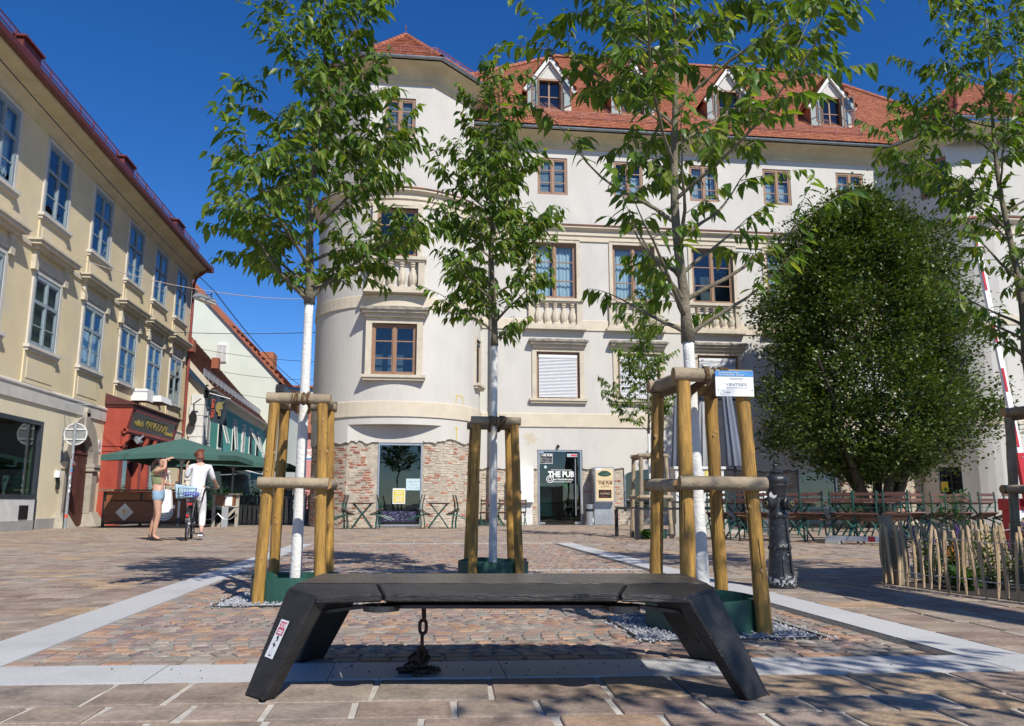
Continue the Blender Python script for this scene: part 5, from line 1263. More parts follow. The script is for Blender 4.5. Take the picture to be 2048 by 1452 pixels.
for y in (43.5, 49): t_ = .5; m.box(-12.3,-11.9,y,y+.5,8.75,9.4)
m.build('roof_hatch', M_tile, teal)
for i in range(9):                                  # row of small red sign panels above the awning
    if i in (4, 5): continue
    p = Ft2(7.2 + i*.95, 3.3, -.15); m = MB(); m.lathe([(.16,-.03),(.16,.03)] if i < 4 else [(.17,-.03),(.17,.03)], 10 if i < 4 else 4, (p[0], p[1], 3.36), True, Matrix.Rotation(pi/2,4,'Y')); m.build('red_sign_panel', M_red, teal)
aw = thing('awning', 'white and green awning below the teal house windows', 'awning', (0,0,0))
m = MB(); m.add([(-10.0,43,2.75),(-10.2,51.5,2.75),(-8.6,51.5,2.3),(-8.4,43,2.3)], [(0,1,2,3)]); m.build('awning_cloth', M_dirtywhite, aw); m = MB(); m.box(-8.46,-8.4,43,51.5,2.0,2.31); m.build('valance', mat('green_valance', (.02,.25,.19), .8), aw)
m = MB(); m.bar((-10.0,43.1,2.2),(-8.45,43.1,2.28),.04,.04); m.bar((-10.2,51.4,2.2),(-8.6,51.4,2.28),.04,.04); m.build('awning_arm', M_galv, aw)
fl_ = thing('flag', 'dark flag with red lettering and a mustard emblem hanging from the teal house', 'flag', (-9.42, 37.6, 0))
m = MB(); m.tube([(-.05,.9,5.75),(0,0,5.72),(.95,-.05,5.46)], .02, 6); m.build('flag_pole', M_white, fl_)
m = MB(); nx, nz = 10, 8
def FP(i, j): x = .05 + .72*i/nx; zt = 5.68 - .22*i/nx; return Vector((x + .05*j/nz, .05*sin(i*1.1 + j*.4), zt - 1.25*j/nz))
for i in range(nx):
    for j in range(nz): m.face([FP(i,j), FP(i+1,j), FP(i+1,j+1), FP(i,j+1)])
fc = m.build('flag_cloth', M_navy, fl_, smooth='all')
m = MB(); n = 18
m.add([(.47,-.07,5.05)] + [(.47 + .16*cos(2*pi*i/n), -.07, 5.05 + (.27 if i < n/2 else .24)*sin(2*pi*i/n)) for i in range(n)], [(0,1+i,1+(i+1)%n) for i in range(n)]); m.add([(.55,-.07,5.25),(.62,-.07,5.2),(.72,-.07,5.38)], [(0,1,2)]); m.box(.44,.56,-.075,-.068,4.66,4.85); m.build('flag_emblem', M_mustard, fl_)
m = MB(); m.box(.5,.62,-.085,-.074,4.9,4.97); m.build('flag_emblem_patch', M_navy, fl_)  # navy patch printed over the emblem
text('flag_lettering', 'Cuba Club', .2, M_red, fl_, TM((.2,-.08,5.02), 0, pi/2, 0) @ Matrix.Rotation(-pi/2,4,'Z'), .001, bold=.004)
m = MB(); m.cbox((0,0,0),(.22,.3,.2),TM((-9.7,38.3,6.15),.4,.5)); m.tube([(-9.9,38.6,5.9),(-9.7,38.35,6.1)],.03,6); m.cbox((0,0,-.42),(.16,.25,.3),TM((-9.72,38.3,6.15),.4,.6)); tag(m.build('floodlight', M_steel), 'black floodlights under the eaves at the near corner of the teal house', 'floodlight')
m = MB(); m.tube([(-10.3,38.5,4.9),(-10.25,38.2,5.3),(-9.9,38.0,5.5)],.03,6); Mx_ = Matrix.Rotation(pi/2,4,'X'); m.lathe([(.34,-.05),(.34,.05)],16,(-10.25,38.2,4.6),True,Mx_ @ Matrix.Scale(.5,4,(1,0,0))); m.lathe([(.25,-.06),(.2,-.05)],16,(-10.25,38.15,4.6),False,Mx_ @ Matrix.Scale(.5,4,(1,0,0))); tag(m.build('hanging_sign', M_black), 'black round hanging sign between yellow and teal house', 'sign')
pale = thing('gable_house', 'pale green gable house with orange tiled verge behind the teal house', 'building')
m = MB(); yg = 57.05; G_ = [(-9.77,0),(-9.77,8.9),(-9.5,9.3),(-17.6,17.7),(-25.5,9.3),(-25.5,0)]
m.add([(x,yg,z) for x,z in G_] + [(x,70,z) for x,z in G_], [tuple(range(6))] + [(i,(i+1)%6,(i+1)%6+6,i+6) for i in range(6)]); m.build('wall', M_palegreen, pale)
m = MB(); P_ = [(-9.15,56.85,9.15),(-9.15,70,9.15),(-17.6,70,18.0),(-17.6,56.85,18.0)]; m.face(P_); m.add([(x,56.85,z) for x,z in ((-9.15,9.15),(-17.6,18.0),(-17.6,17.65),(-9.3,8.95))] , [(0,1,2,3)]); m.add([(-9.15,56.85,9.15),(-9.15,70,9.15),(-9.3,70,8.95),(-9.3,56.85,8.95)], [(0,1,2,3)]); pr_ = m.build('roof', M_tile, pale)
m = MB(); tiles(m, [P_[0], P_[1], (-13,70,13.2), (-13,56.85,13.2)], .25, .22); kind(m.build('roof_tiles', M_tile, pr_), 'stuff')
m = MB(); m.box(-11.2,-10.2,57.5,59,10.2,11.4); m.build('roof_dormer', M_tile, pale)
m = MB(); m.box(-9.8,-9.25,56.9,70,8.5,9.0); m.build('eaves_box', M_steel, pale)
m = MB(); m.box(-13.95,-13.3,56.95,57.04,10.5,11.85); wn = m.build('window', M_white, pale)
m = MB(); 
for s in (-13.9,-13.6):
    for k in range(20): m.bar((s,56.93,10.58+k*.061),(s+.27,56.93,10.58+k*.061),.06,.01,(0,-.8,.6))
kind(m.build('louvre', M_dirtywhite, wn), 'stuff')
pk = thing('pink_house', 'pink house with orange roof at the far end of the street', 'building')
m = MB(); m.box(-12,-3.3,72,80,0,6.9); m.build('wall', M_pink, pk); m = MB(); m.add([(-12.5,71.5,6.85),(-3,71.5,6.85),(-3,80,6.85),(-12.5,80,6.85),(-11,76,9.4),(-4,76,9.4)], [(0,1,5,4),(1,2,5),(2,3,4,5),(3,0,4)]); m.build('roof', M_tile, pk)
for x, z in ((-10.1,4.9),(-10.1,2.3),(-7.5,2.3),(-7.5,4.9),(-5,4.9)):
    m = MB(); m.box(x-.6,x+.6,71.9,72.05,z-.7,z+.7); wn = m.build('window', M_white, pk); m = MB()
    for i in (-1,1):
        for j in range(3): m.box(x+i*.28-.2,x+i*.28+.2,71.86,71.9,z-.58+j*.4,z-.24+j*.4)
    m.build('pane', M_dark, wn)
bn = thing('banner', 'white street banner with orange letters hung before the pink house', 'banner', (-8.9,68,4.75))
m = MB(); m.box(-.95,1.4,-.02,.02,-.42,.42); m.build('banner_cloth', M_white, bn); m = MB(); m.box(-.95,1.4,-.03,-.02,-.42,-.28); m.box(1.05,1.4,-.03,-.02,.1,.42); m.build('banner_print', M_blue, bn); text('banner_lettering', 'N', .6, M_red, bn, WALLTXT(-.6,-.03,.1), .003); text('banner_lettering', 'SPIELE', .5, M_red, bn, WALLTXT(.25,-.03,.08), .003, sx=.7)
wh = thing('far_house', 'grey-white house rising behind the pink house', 'building')
m = MB(); m.box(-16,-3,84,92,0,12.6); m.build('wall', M_greywall, wh); m = MB(); m.box(-16.4,-2.6,83.6,92.4,12.6,12.8); m.build('roof', M_tile, wh)
# ------------------------------------------------------------------ street lamps on wires, cables
def wire(label, a, b, sag, m=M_wire, r=.012):
    a, b = Vector(a), Vector(b); w_ = MB(); n = 14
    w_.tube([a.lerp(b, i/n) + Vector((0,0,-sag*4*(i/n)*(1-i/n))) for i in range(n+1)], r, 5); return tag(w_.build('overhead_wire', m), label, 'wire')
def lamp(label, p, rz):
    t = thing('street_lamp', label, 'street lamp', p, rz, 'lamps hung over the street')
    m = MB(); M_ = Matrix.Identity(4); m.add([(-.42,-.14,0),(.42,-.14,0),(.42,.14,0),(-.42,.14,0),(-.36,-.08,.12),(.36,-.08,.12),(.36,.08,.12),(-.36,.08,.12)], [(4,5,6,7),(0,1,5,4),(1,2,6,5),(2,3,7,6),(3,0,4,7)]); m.build('lamp_housing', M_galv, t)
    m = MB(); m.box(-.38,.38,-.12,.12,-.05,-.002); m.build('lamp_glass', M_dirtywhite, t); m = MB(); m.tube([(.3,0,.12),(.3,0,.3)], .02, 6); m.tube([(-.1,0,.12),(.3,0,.25)], .012, 6); m.build('lamp_hanger', M_steel, t)
L1 = Vector((-5.95, 23.6, 6.86)); L2 = Vector((-6.35, 44.0, 7.1))
lamp('grey street lamp on wires above the parasols, nearer one', L1 - Vector((.25,.1,.28)), radians(70)); lamp('grey street lamp on wires further down the street', L2 - Vector((.2,0,.28)), radians(70))
wire('pale cable from the yellow house to the nearer street lamp', (XL, 25.6, 8.35), L1, .12, M_lightwire); wire('cable from the nearer street lamp to the round tower', L1, (-3.3, 28.4, 8.0), .1, M_lightwire)
wire('long cable from the eaves past both street lamps', (-6.6, 12, 7.6), L1, .1); wire('long cable strung between the two street lamps', L1, L2, .25, r=.016); wire('cable running on from the far street lamp', L2, (-4.4, 62, 7.0), .2)
wire('thin cable from the lower yellow wall to the tower', (XL, 29.4, 6.9), (-3.4, 29.5, 7.0), .12); wire('cable across the street at the teal house roof', (-12.5, 46, 9.4), (-3.5, 40, 7.7), .2); wire('lower cable across the street near the far lamp', (-11.5, 48, 8.4), (-3.5, 41, 7.0), .2); wire('lowest cable over the teal house roof', (-11.2, 49, 7.3), (-3.5, 42, 6.0), .2)
m = MB(); m.tube([(XL,25.7,3.75),(XL+.9,25.9,3.73)], .012, 5); m.tube([(XL+.02,25.65,3.74),(XL+.02,26.0,2.6)], .01, 5); tag(m.build('wall_bracket', M_galv), 'thin wire bracket on the yellow wall above the round sign', 'bracket')
# round traffic sign seen from behind
sp = thing('traffic_sign', 'round traffic sign seen from behind on a stickered pole by the portal', 'traffic sign', (-10.15, 25.2, 0))
m = MB(); m.tube([(0,0,0),(.03,0,3.12)], .042, 10); m.lathe([(.05,0),(.05,.03)],10); m.build('pole', M_galv, sp, smooth=True)
m = MB(); Mx_ = Matrix.Rotation(pi/2,4,'X'); m.lathe([(.33,-.012),(.33,.012)], 28, (.03,.07,2.78), True, Mx_); m.build('sign_disc', mat('sign_back', (.30,.31,.31), .55, .25, 5, 0, metal=.3), sp)
m = MB(); m.lathe([(.335,-.02),(.335,.02),(.30,.02),(.30,-.02)], 28, (.03,.065,2.78), False, Mx_); m.box(-.28,.34,.03,.06,2.9,2.94); m.box(-.28,.34,.03,.06,2.6,2.64); m.build('sign_rim', M_dirtywhite, sp)
rg = random.Random(3)
for k in range(14):
    z = rg.uniform(.9,2.2); a_ = rg.uniform(-2.6,-.5); m = MB()
    for i in range(3):
        a0, a1 = a_+i*.3, a_+(i+1)*.3; h_ = rg.uniform(.05,.1); x_ = .01 + z*.0096; m.face([(x_+.044*cos(a0),.044*sin(a0),z),(x_+.044*cos(a1),.044*sin(a1),z),(x_+.044*cos(a1),.044*sin(a1),z+h_),(x_+.044*cos(a0),.044*sin(a0),z+h_)])
    m.build('sticker', [M_paper, M_stickred, M_blue, M_ink, M_greyink][rg.randrange(5)], sp)
m = MB(); m.lathe([(.046,.32),(.046,.42)],10,(.004,0,0),False); m.build('orange_band', M_red, sp)
# ------------------------------------------------------------------ planted trees with their guards and watering rings
def log(mb, a, b, r, rng, n=12, caps=True, taper=1.0, knots=True, crack=False):
    a, b = Vector(a), Vector(b); k = 9; pts = []; rs = []
    for i in range(k):
        f = i/(k-1); pts.append(a.lerp(b, f) + Vector((rng.uniform(-1,1), rng.uniform(-1,1), 0))*r*.05); rs.append(r*(1 - (1-taper)*f)*(1 + rng.uniform(-.03,.03) + (.06 if knots and rng.random() < .18 else 0)))
    mb.tube(pts, rs, n, cap=True, jit=.012, rng=rng)
    if caps: mb.mi[-1] = 1; mb.mi[-2] = 1
    if crack:
        mb.cur = 2
        for q in range(6):
            an = rng.uniform(3.4, 6.0) if q < 3 else rng.uniform(0, 6.28); f0 = rng.uniform(0, .75); f1 = min(.97, f0 + rng.uniform(.12, .4)); pp = []
            for i in range(9): f = f0 + (f1-f0)*i/8; an += rng.uniform(-.035,.035); c = a.lerp(b, f); rr = r*(1-(1-taper)*f)*.985; pp.append(c + Vector((rr*cos(an), rr*sin(an), 0)))
            mb.tube(pp, [.0006] + [rng.uniform(.0012,.0026) for _ in range(7)] + [.0006], 5)
        mb.cur = 1
        for q in range(rng.randrange(3, 6)):
            an = rng.uniform(3.2, 6.2); f = rng.uniform(.08,.92); c = a.lerp(b, f) + Vector((cos(an), sin(an), 0))*r*(1-(1-taper)*f)*.93; mb.sphere(c, r*.22, 7, 5, (1,1,1.5))
        mb.cur = 0
def guard(c, hx, hy, zt, zl, seed, label, r=.0435, wood=M_stake, posts=4, tw=.82):
    rg = random.Random(seed); t = thing('tree_guard', label, 'tree guard', (c[0], c[1], 0), 0, 'wooden stake frames round the street trees')
    for sx in (-1, 1):
        for sy in (-1, 1):
            m = MB(); log(m, (sx*hx, sy*hy, 0), (sx*hx*tw, sy*hy*tw, zt-.04), r, rg, taper=.93, crack=True); m.build('post', [wood, M_stakeend, M_soil], t, smooth=True)
    for z, rr, k in ((zt, r*.98, tw), (zl, r*.92, 1 - (1-tw)*(zl or 0)/zt)):
        if not z: continue
        X, Y = hx*k, hy*k; o = .0 if z == zt else r*1.5
        for s in (-1, 1):
            m = MB(); log(m, (-X-.06, s*(Y+o), z + .004), (X+.06, s*(Y+o), z - .004), rr, rg, knots=False); m.build('crossbar', [M_rail, M_stakeend], t, smooth=True)
        for s in (-1, 1):
            m = MB(); e = r*.95 if z == zt else 0; log(m, (s*(X+o*.6), -Y+e, z - .012), (s*(X+o*.6), Y-e, z + .006), rr*.96, rg, knots=False); m.build('crossbar', [M_rail, M_stakeend], t, smooth=True)
    m = MB()
    X, Y = hx*tw, hy*tw
    for s in (-1, 1):
        for k in range(5):
            p = s*X*.25 + rg.uniform(-.02,.02); pts = [(p + .052*0, -Y + (r+.006)*cos(a), zt + (r+.006)*sin(a)) for a in [2*pi*i/12 for i in range(13)]]; m.tube([(q[0]+rg.uniform(-.006,.006)+k*.009, q[1], q[2]) for q in pts], .005, 5)
    for k in range(7): m.tube([Vector((-X*.3, -Y, zt-.02-k*.006)), Vector((-.05, -.02, zt-.03-k*.009)), Vector((0, .055, zt-.03-k*.008)), Vector((.055, -.02, zt-.03-k*.009)), Vector((X*.4, -Y, zt-.02-k*.006))], .007, 5)
    for sx in (-1,1):
        for k in range(4): m.tube([Vector((sx*X, sy_*Y*.98, zt-.05-k*.008)) for sy_ in (-1,1)], .006, 5)
    rp = m.build('rope', M_rope, t)
    return t
def ring(c, r, h, label):
    m = MB(); n = 40; rg = random.Random(int(c[0]*100)); rr = [r*(1+.025*sin(2*i*2*pi/n+c[0])+.012*sin(5*i*2*pi/n)) for i in range(n)]; hh = [h + .008*sin(3*i*2*pi/n+c[1]) for i in range(n)]
    for i in range(n):
        j = (i+1) % n; a0, a1 = 2*pi*i/n, 2*pi*j/n
        p = lambda a, q, z: (q*cos(a), q*sin(a), z)
        m.add([p(a0,rr[i],0),p(a1,rr[j],0),p(a1,rr[j],hh[j]),p(a0,rr[i],hh[i]),p(a0,rr[i]-.006,hh[i]),p(a1,rr[j]-.006,hh[j]),p(a1,rr[j]-.006,0.03),p(a0,rr[i]-.006,0.03)], [(0,1,2,3),(3,2,5,4),(4,5,6,7)])
    m.box(r-.05, r+.012, -.04, .04, .03, h-.02)
    o = tag(m.build('watering_ring', M_ring, smooth=True, loc=(c[0], c[1], .004)), label, 'watering ring', 'green plastic rings round the tree feet')
    s_ = MB(); s_.lathe([(0.001,.035),(r-.008,.03)], 24, cap=False); s_.build('soil', M_soil, o)
    return o
young_tree((-.90, 6.5), 2.33, 5.75, prof_full(.86, .12, .17, .62, .9), 11, 11000, 29, .046, lean=(.02, 0), bias=(-.2, .12), rough_twigs=1.45, label='street tree with white trunk in the left stake frame, in front of the round tower', low_limbs=((.02, 3.5), (.05, 2.6), (.12, .4)))
young_tree((.775, 8.0), 2.32, 5.55, prof_full(.62, .22, .16, .75, .5), 23, 9000, 30, .042, lean=(.02, 0), rough_twigs=1.9, label='street tree with white trunk in the middle stake frame, left of the pub door')
young_tree((1.725, 4.75), 1.72, 5.0, prof_full(.87, .4, .62), 37, 7200, 24, .046, lean=(-.1, 0), label='largest street tree, white trunk in the right stake frame behind the bench', low_limbs=((.04, .1), (.06, 2.7), (.25, 3.6), (.45, 0.2)), rough_twigs=.82, bias=(0, .1), lowthin=.3)
young_tree((5.6, 6.6), 2.0, 6.1, prof_full(.85, .4, .3), 41, 8000, 25, .045, lean=(-.1, 0), label='street tree at the right edge behind the picket fence', low_limbs=((.02, 3.3), (.2, 2.7)), white=False)
young_tree((5.07, 17.0), 2.25, 6.5, prof_full(.66, .1, .2, .6, .9), 53, 6500, 26, .032, label='slim young tree inside the low black railing before the building', nobj=0, lscale=1.05, rough_twigs=1.5)
young_tree((3.4, -.05), 2.1, 4.9, prof_full(.95, .4, .5), 61, 1300, 13, .045, label='street tree beside the viewer, shading the front paving', nobj=0, lscale=1.15)
guard((-.90, 6.5), .22, .30, 1.52, .875, 1, 'wooden stake frame round the left street tree')
guard((.775, 8.0), .225, .31, 1.52, None, 2, 'wooden stake frame round the middle street tree, without a lower rail')
g3 = guard((1.74, 4.75), .218, .31, 1.47, .835, 3, 'wooden stake frame behind the bench with a white sponsor plate')
guard((5.72, 6.55), .25, .33, 1.56, .85, 4, 'greyish stake frame at the right edge inside the planting bed', wood=M_rail)
guard((5.07, 17.0), .33, .36, 1.74, .86, 5, 'small stake frame of the slim tree inside the black railing', wood=M_rail, r=.048)
for c, l in (((-.90,6.5),'green ring at the foot of the left street tree'), ((.775,8.0),'green ring at the foot of the middle street tree'), ((1.725,4.75),'green ring at the foot of the tree behind the bench'), ((5.07,17.0),'small green ring of the slim tree inside the black railing')): ring(c, .335, .175, l)
# sponsor plate on the right frame
sp = thing('sponsor_plate', 'white and blue sponsor plate screwed to the right stake frame', 'sign', (1.85, 4.75-.31*.82-.06, 1.415), -.02)
m = MB(); m.box(-.115,.115,-.004,.004,-.075,.075); m.build('plate', M_white, sp); m = MB(); m.box(-.115,.115,-.006,-.0042,.042,.075); m.build('plate_header', M_blue, sp)
text('plate_lettering', 'VENTREX', .024, M_greyink, sp, WALLTXT(.012,-.006,-.006), .0004, sx=1.25); text('plate_lettering', 'Umweltbildungs-Guide', .013, M_white, sp, WALLTXT(-.095,-.0075,.064), .0004, align='LEFT'); text('plate_lettering', 'Patenschaftspflege  "Baumpat"', .013, M_white, sp, WALLTXT(-.095,-.0075,.051), .0004, align='LEFT')
m = MB(); 
for z, w_ in ((.03,.085),(.022,.075),(-.026,.13)): m.box(.012-w_/2,.012+w_/2,-.0055,-.0045,z,z+.0025)
m.lathe([(.013,-.0005),(.013,.0005),(.0115,.0005),(.0115,-.0005)],16,(-.078,-.005,-.052),False,Matrix.Rotation(pi/2,4,'X')); m.box(-.058,-.03,-.0055,-.0045,-.054,-.05); m.build('plate_print', M_greyink, sp)
m = MB(); [m.lathe([(.003,-.001),(.003,.001)],8,(x,-.006,z),True,Matrix.Rotation(pi/2,4,'X')) for x,z in ((-.1,-.038),(.105,-.038),(.1,.066))]; m.build('screw', M_steel, sp)

# ------------------------------------------------------------------ bench
bp = VF*3.55 + VR*(-.04)
bench = thing('bench', 'low black faceted wooden bench with four splayed legs', 'bench', (bp.x, bp.y, 0), -radians(6.88))
def slabpoly(name, top, th, mat_=M_blackwood, bev=.006):
    m = MB(); n = len(top); T = [Vector(p) for p in top]; B_ = [p - Vector((0,0,th)) for p in T]
    m.add(T + B_, [tuple(range(n)), tuple(range(n,2*n))[::-1]] + [(i+n,(i+1)%n+n,(i+1)%n,i) for i in range(n)]); o = m.build(name, mat_, bench, bevel=bev); return o
slabpoly('seat_plank', [(-.835,-.225,.405),(.835,-.225,.405),(.835,.225,.405),(-.835,.225,.405)], .05, M_seat)
for s in (-1, 1):
    f = lambda pts: [(x, y*s, z) for x, y, z in (pts if s > 0 else pts[::-1])]
    slabpoly('edge_board', f([(-.50,.231,.403),(.50,.231,.403),(.44,.45,.386),(-.44,.45,.386)])[::-1], .03)
    for e in (-1, 1):
        g_ = [(e*.507,s*.231,.403),(e*.835,s*.231,.403),(e*.845,s*.30,.392),(e*.70,s*.447,.379),(e*.448,s*.45,.386)]
        slabpoly('corner_board', g_ if e*s > 0 else g_[::-1], .03)
LEG = []
for e in (-1, 1):
    for s in (-1, 1):
        A_, B_, A2, B2 = Vector((e*.70,s*.449,.377)), Vector((e*.848,s*.302,.390)), Vector((e*.868+(.035 if e>0 else 0),s*.415,0)), Vector((e*.985+(.04 if e>0 else 0),s*.335,0))
        pn_ = (B_-A_).cross(B2-A_); A2 = A2 - Vector((pn_.x, pn_.y, 0))*(pn_.dot(A2-A_)/(pn_.x**2 + pn_.y**2))
        n_ = Vector((-e*.70,-s*.70,0)).normalized(); th = .055
        vs = [A_,B_,B2,A2] + [p + n_*th + (Vector((0,0,-.028)) if i < 2 else Vector()) for i, p in enumerate((A_,B_,B2,A2))]
        m = MB(); m.add(vs, [(0,1,2,3),(7,6,5,4),(0,4,5,1),(1,5,6,2),(2,6,7,3),(3,7,4,0)]); o = m.build('leg', M_blackwood, bench, bevel=.007); LEG.append((A_,B_,A2,B2,n_,th))
        m = MB()
        for f_ in (.42, .75):
            for g_ in (.3, .7): 
                p = A_.lerp(A2,f_).lerp(B_.lerp(B2,f_), g_) + n_*(th+.002); dn = Vector((-e,-s,-.45)).normalized(); Mx_ = Vector((0,0,1)).rotation_difference(n_).to_matrix().to_4x4(); m.lathe([(.008,-.004),(.008,.003)], 10, p, True, Mx_)
        m.build('bolt', M_black, bench)
m = MB(); m.box(-.46,.46,-.36,.36,.322,.335); m.box(-.8,.8,-.04,.04,.315,.352)
for e in (-1,1):
    for s in (-1,1): m.lathe([(.07,-.016),(.07,.004)], 18, (e*.46,s*.385,.335)); m.bar((e*.5,s*.36,.335),(e*.76,s*.33,.30),.06,.012)
m.build('under_frame', M_steel, bench)
A_,B_,A2,B2,n_,th = LEG[0]
xd_ = (A_-B_).normalized(); yd = ((A_+B_)/2 - (A2+B2)/2).normalized(); zd = xd_.cross(yd).normalized(); yd2 = zd.cross(xd_)
if zd.dot(n_) > 0: zd = -zd
c_ = A_.lerp(A2,.45).lerp(B_.lerp(B2,.45), .58) + zd*.0022; KS = 1.2
shx = yd.dot(xd_)
def SM(u, v, o=0): return Matrix.Translation(c_ + xd_*u*KS + yd*v*KS + zd*o) @ Matrix((xd_, yd2, zd)).transposed().to_4x4()
def quad(name, u0,u1,v0,v1,o,mt):
    m = MB(); m.face([c_ + xd_*u*KS + yd*v*KS + zd*o for u,v in ((u0,v0),(u1,v0),(u1,v1),(u0,v1))]); return m.build(name, mt, bench)
quad('sticker', -.025,.025,-.062,.062,0,M_white); quad('sticker_print', -.019,.019,.013,.056,.0006,M_stickred)
text('sticker_lettering', 'DUB', .026, M_white, bench, SM(0,.043,.001), .0002, bold=.0004); 
for v in (.027,.02): quad('sticker_line', -.013,.013,v-.0025,v+.0025,.001,M_white)
m = MB(); rg = random.Random(2); xd_, yd = xd_*KS, yd*KS
for k in range(26):
    a_ = rg.uniform(0,6.28); p0 = c_ + zd*.0007 + yd*(-.018 + .0) ; l_ = rg.uniform(.006,.014); d_ = xd_*cos(a_)+yd*sin(a_); q = p0 + d_*l_; w_ = (xd_*-sin(a_)+yd*cos(a_))*.0011; m.face([p0-w_,p0+w_,q])
for k in range(10): p0 = c_ + zd*.0007 + yd*(.0+rg.uniform(-.012,.006)) + xd_*rg.uniform(-.006,.006); m.face([p0, p0+xd_*.006, p0+yd*.008])
for x_ in (-.004,.004): p0 = c_ + zd*.0007 + yd*-.053 + xd_*x_*2; q = c_ + zd*.0007 + yd*-.024 + xd_*x_*.4; m.face([p0-xd_*.0008,p0+xd_*.0008,q])
p0 = c_ + zd*.0007 + yd*-.055; m.face([p0-xd_*.01,p0+xd_*.01,p0+yd*.004])
m.build('sticker_drawing', M_ink, bench)
# rusty chain hanging from it
ch = thing('chain', 'rusty iron chain hanging under the bench and heaped on the granite', 'chain', (bp.x, bp.y, 0), -radians(6.88))
def chain_link():
    m = MB(); pts = []; L_, w_ = .047, .022
    for i in range(20):
        a = 2*pi*i/20; pts.append(Vector((w_*.62*cos(a), 0, (L_-w_*.6)*(1 if sin(a) > 0 else -1)*(abs(sin(a))**.55)*.82)))
    n = 20; ns = 7; rr = .0078
    for i in range(n):
        d = (pts[(i+1)%n]-pts[i-1]).normalized(); y = Vector((0,1,0)); x = y.cross(d)
        for j in range(ns): b = 2*pi*j/ns; m.v.append(tuple(pts[i] + (x*cos(b)+y*sin(b))*rr))
    for i in range(n):
        for j in range(ns): a, b = i*ns+j, i*ns+(j+1)%ns; c, d = ((i+1)%n)*ns+(j+1)%ns, ((i+1)%n)*ns+j; m.f.append((a,b,c,d)); m.mi.append(0)
    return m.mesh('chain_link', M_rust, smooth='all')
clm = chain_link(); rg = random.Random(6)
z = .315
for k in range(5): link('chain_link', clm, ch, M=TM((-.335 - .004*k, .0 + .012*k, z), (pi/2 if k % 2 else .15) + rg.uniform(-.2,.2), rg.uniform(-.05,.05), rg.uniform(-.04,.04))); z -= .058
for k in range(20):
    a_ = k*2.3; r_ = rg.uniform(.015,.065); zz = max(.013, .105 - r_*1.4 + rg.uniform(-.02,.015)) if k > 8 else .014; link('chain_link', clm, ch, M=TM((-.36 + r_*cos(a_)*1.15, .06 + r_*sin(a_)*.8, zz), rg.uniform(0,6.28), rg.uniform(.9,1.6), rg.uniform(-.5,.5)))

# ------------------------------------------------------------------ hydrant
hy = thing('fire_hydrant', 'black cast iron fire hydrant right of the stake frame', 'fire hydrant', (3.19, 6.83, 0), -.1)
S_ = .985; W_ = .63; ring_n = 26
m = MB(); m.lathe([(r*W_, z*S_) for r, z in ((.198,0),(.203,.02),(.192,.05),(.196,.06),(.196,.085),(.182,.10),(.172,.16),(.160,.24),(.150,.31),(.147,.335),(.156,.34),(.158,.355),(.146,.365),(.140,.43),(.134,.52),(.131,.60),(.134,.612),(.148,.616),(.150,.632),(.133,.64),(.124,.66),(.124,.80),(.122,.82))], ring_n); hb = m.build('hydrant_body', M_cast, hy, smooth=True)
m = MB(); m.lathe([(r*W_, z*S_) for r, z in ((.136,.80),(.14,.815),(.150,.87),(.162,.885),(.166,.90),(.160,.905),(.172,.925),(.177,.945),(.170,.965),(.14,.985),(.11,.995),(.085,.999))], ring_n); m.build('hydrant_cap', M_cast, hy, smooth=True)
m = MB(); m.lathe([(r*W_, z*S_) for r, z in ((.07,.997),(.072,1.005),(.098,1.01),(.098,1.022),(.075,1.032),(.05,1.045),(.034,1.055),(.034,1.068),(.045,1.075),(.040,1.083),(.02,1.088),(.026,1.095),(.020,1.13),(.004,1.14))], 18); m.build('finial', M_cast, hy, smooth=True)
for az, nm in ((-.95, 'nozzle'), (pi+.55, 'nozzle')):
    M_ = Matrix.Translation((0,0,.735*S_)) @ Matrix.Rotation(az,4,'Z') @ Matrix.Rotation(pi/2,4,'Y'); m = MB()
    for pr in ([(.075,.08),(.078,.14),(.088,.155),(.088,.185),(.078,.195),(.080,.20),(.074,.225),(.05,.23)],): m.lathe([(r*.66,z*.63) for r,z in pr], 18, M=M_)
    nz_ = m.build(nm, M_cast, hy, smooth=True); m = MB(); m.lathe([(.023,.140),(.023,.157),(.014,.157),(.014,.144)], 14, M=M_); m.build('nozzle_core', mat('old_brass',(.26,.20,.11),.5,.2,9,metal=.6), nz_, smooth=True)
m = MB(); M_ = Matrix.Translation((0,.03,.76*S_)) @ Matrix.Rotation(-2.1,4,'Z') @ Matrix.Rotation(pi/2,4,'Y'); m.lathe([(.032,.082),(.032,.112)], 18, (0,0,.05), M=M_); m.build('badge', M_dirtywhite, hy)
m = MB(); rg = random.Random(9)
for k in range(8): a = -2.35 + k*pi/4; m.lathe([(.010,-.016),(.010,.016)],6,(.152*W_*cos(a),.152*W_*sin(a),.348*S_)); m.lathe([(.010,-.012),(.010,.014)],6,(.147*W_*cos(a+.3),.147*W_*sin(a+.3),.625*S_))
m.bar((.068,-.102,.1),(.046,-.072,.6),.011,.014,(1,0,0)); m.bar((-.012,-.118,.1),(-.008,-.09,.33),.010,.012,(1,0,0)); m.build('bolts', M_cast, hy)
m = MB()
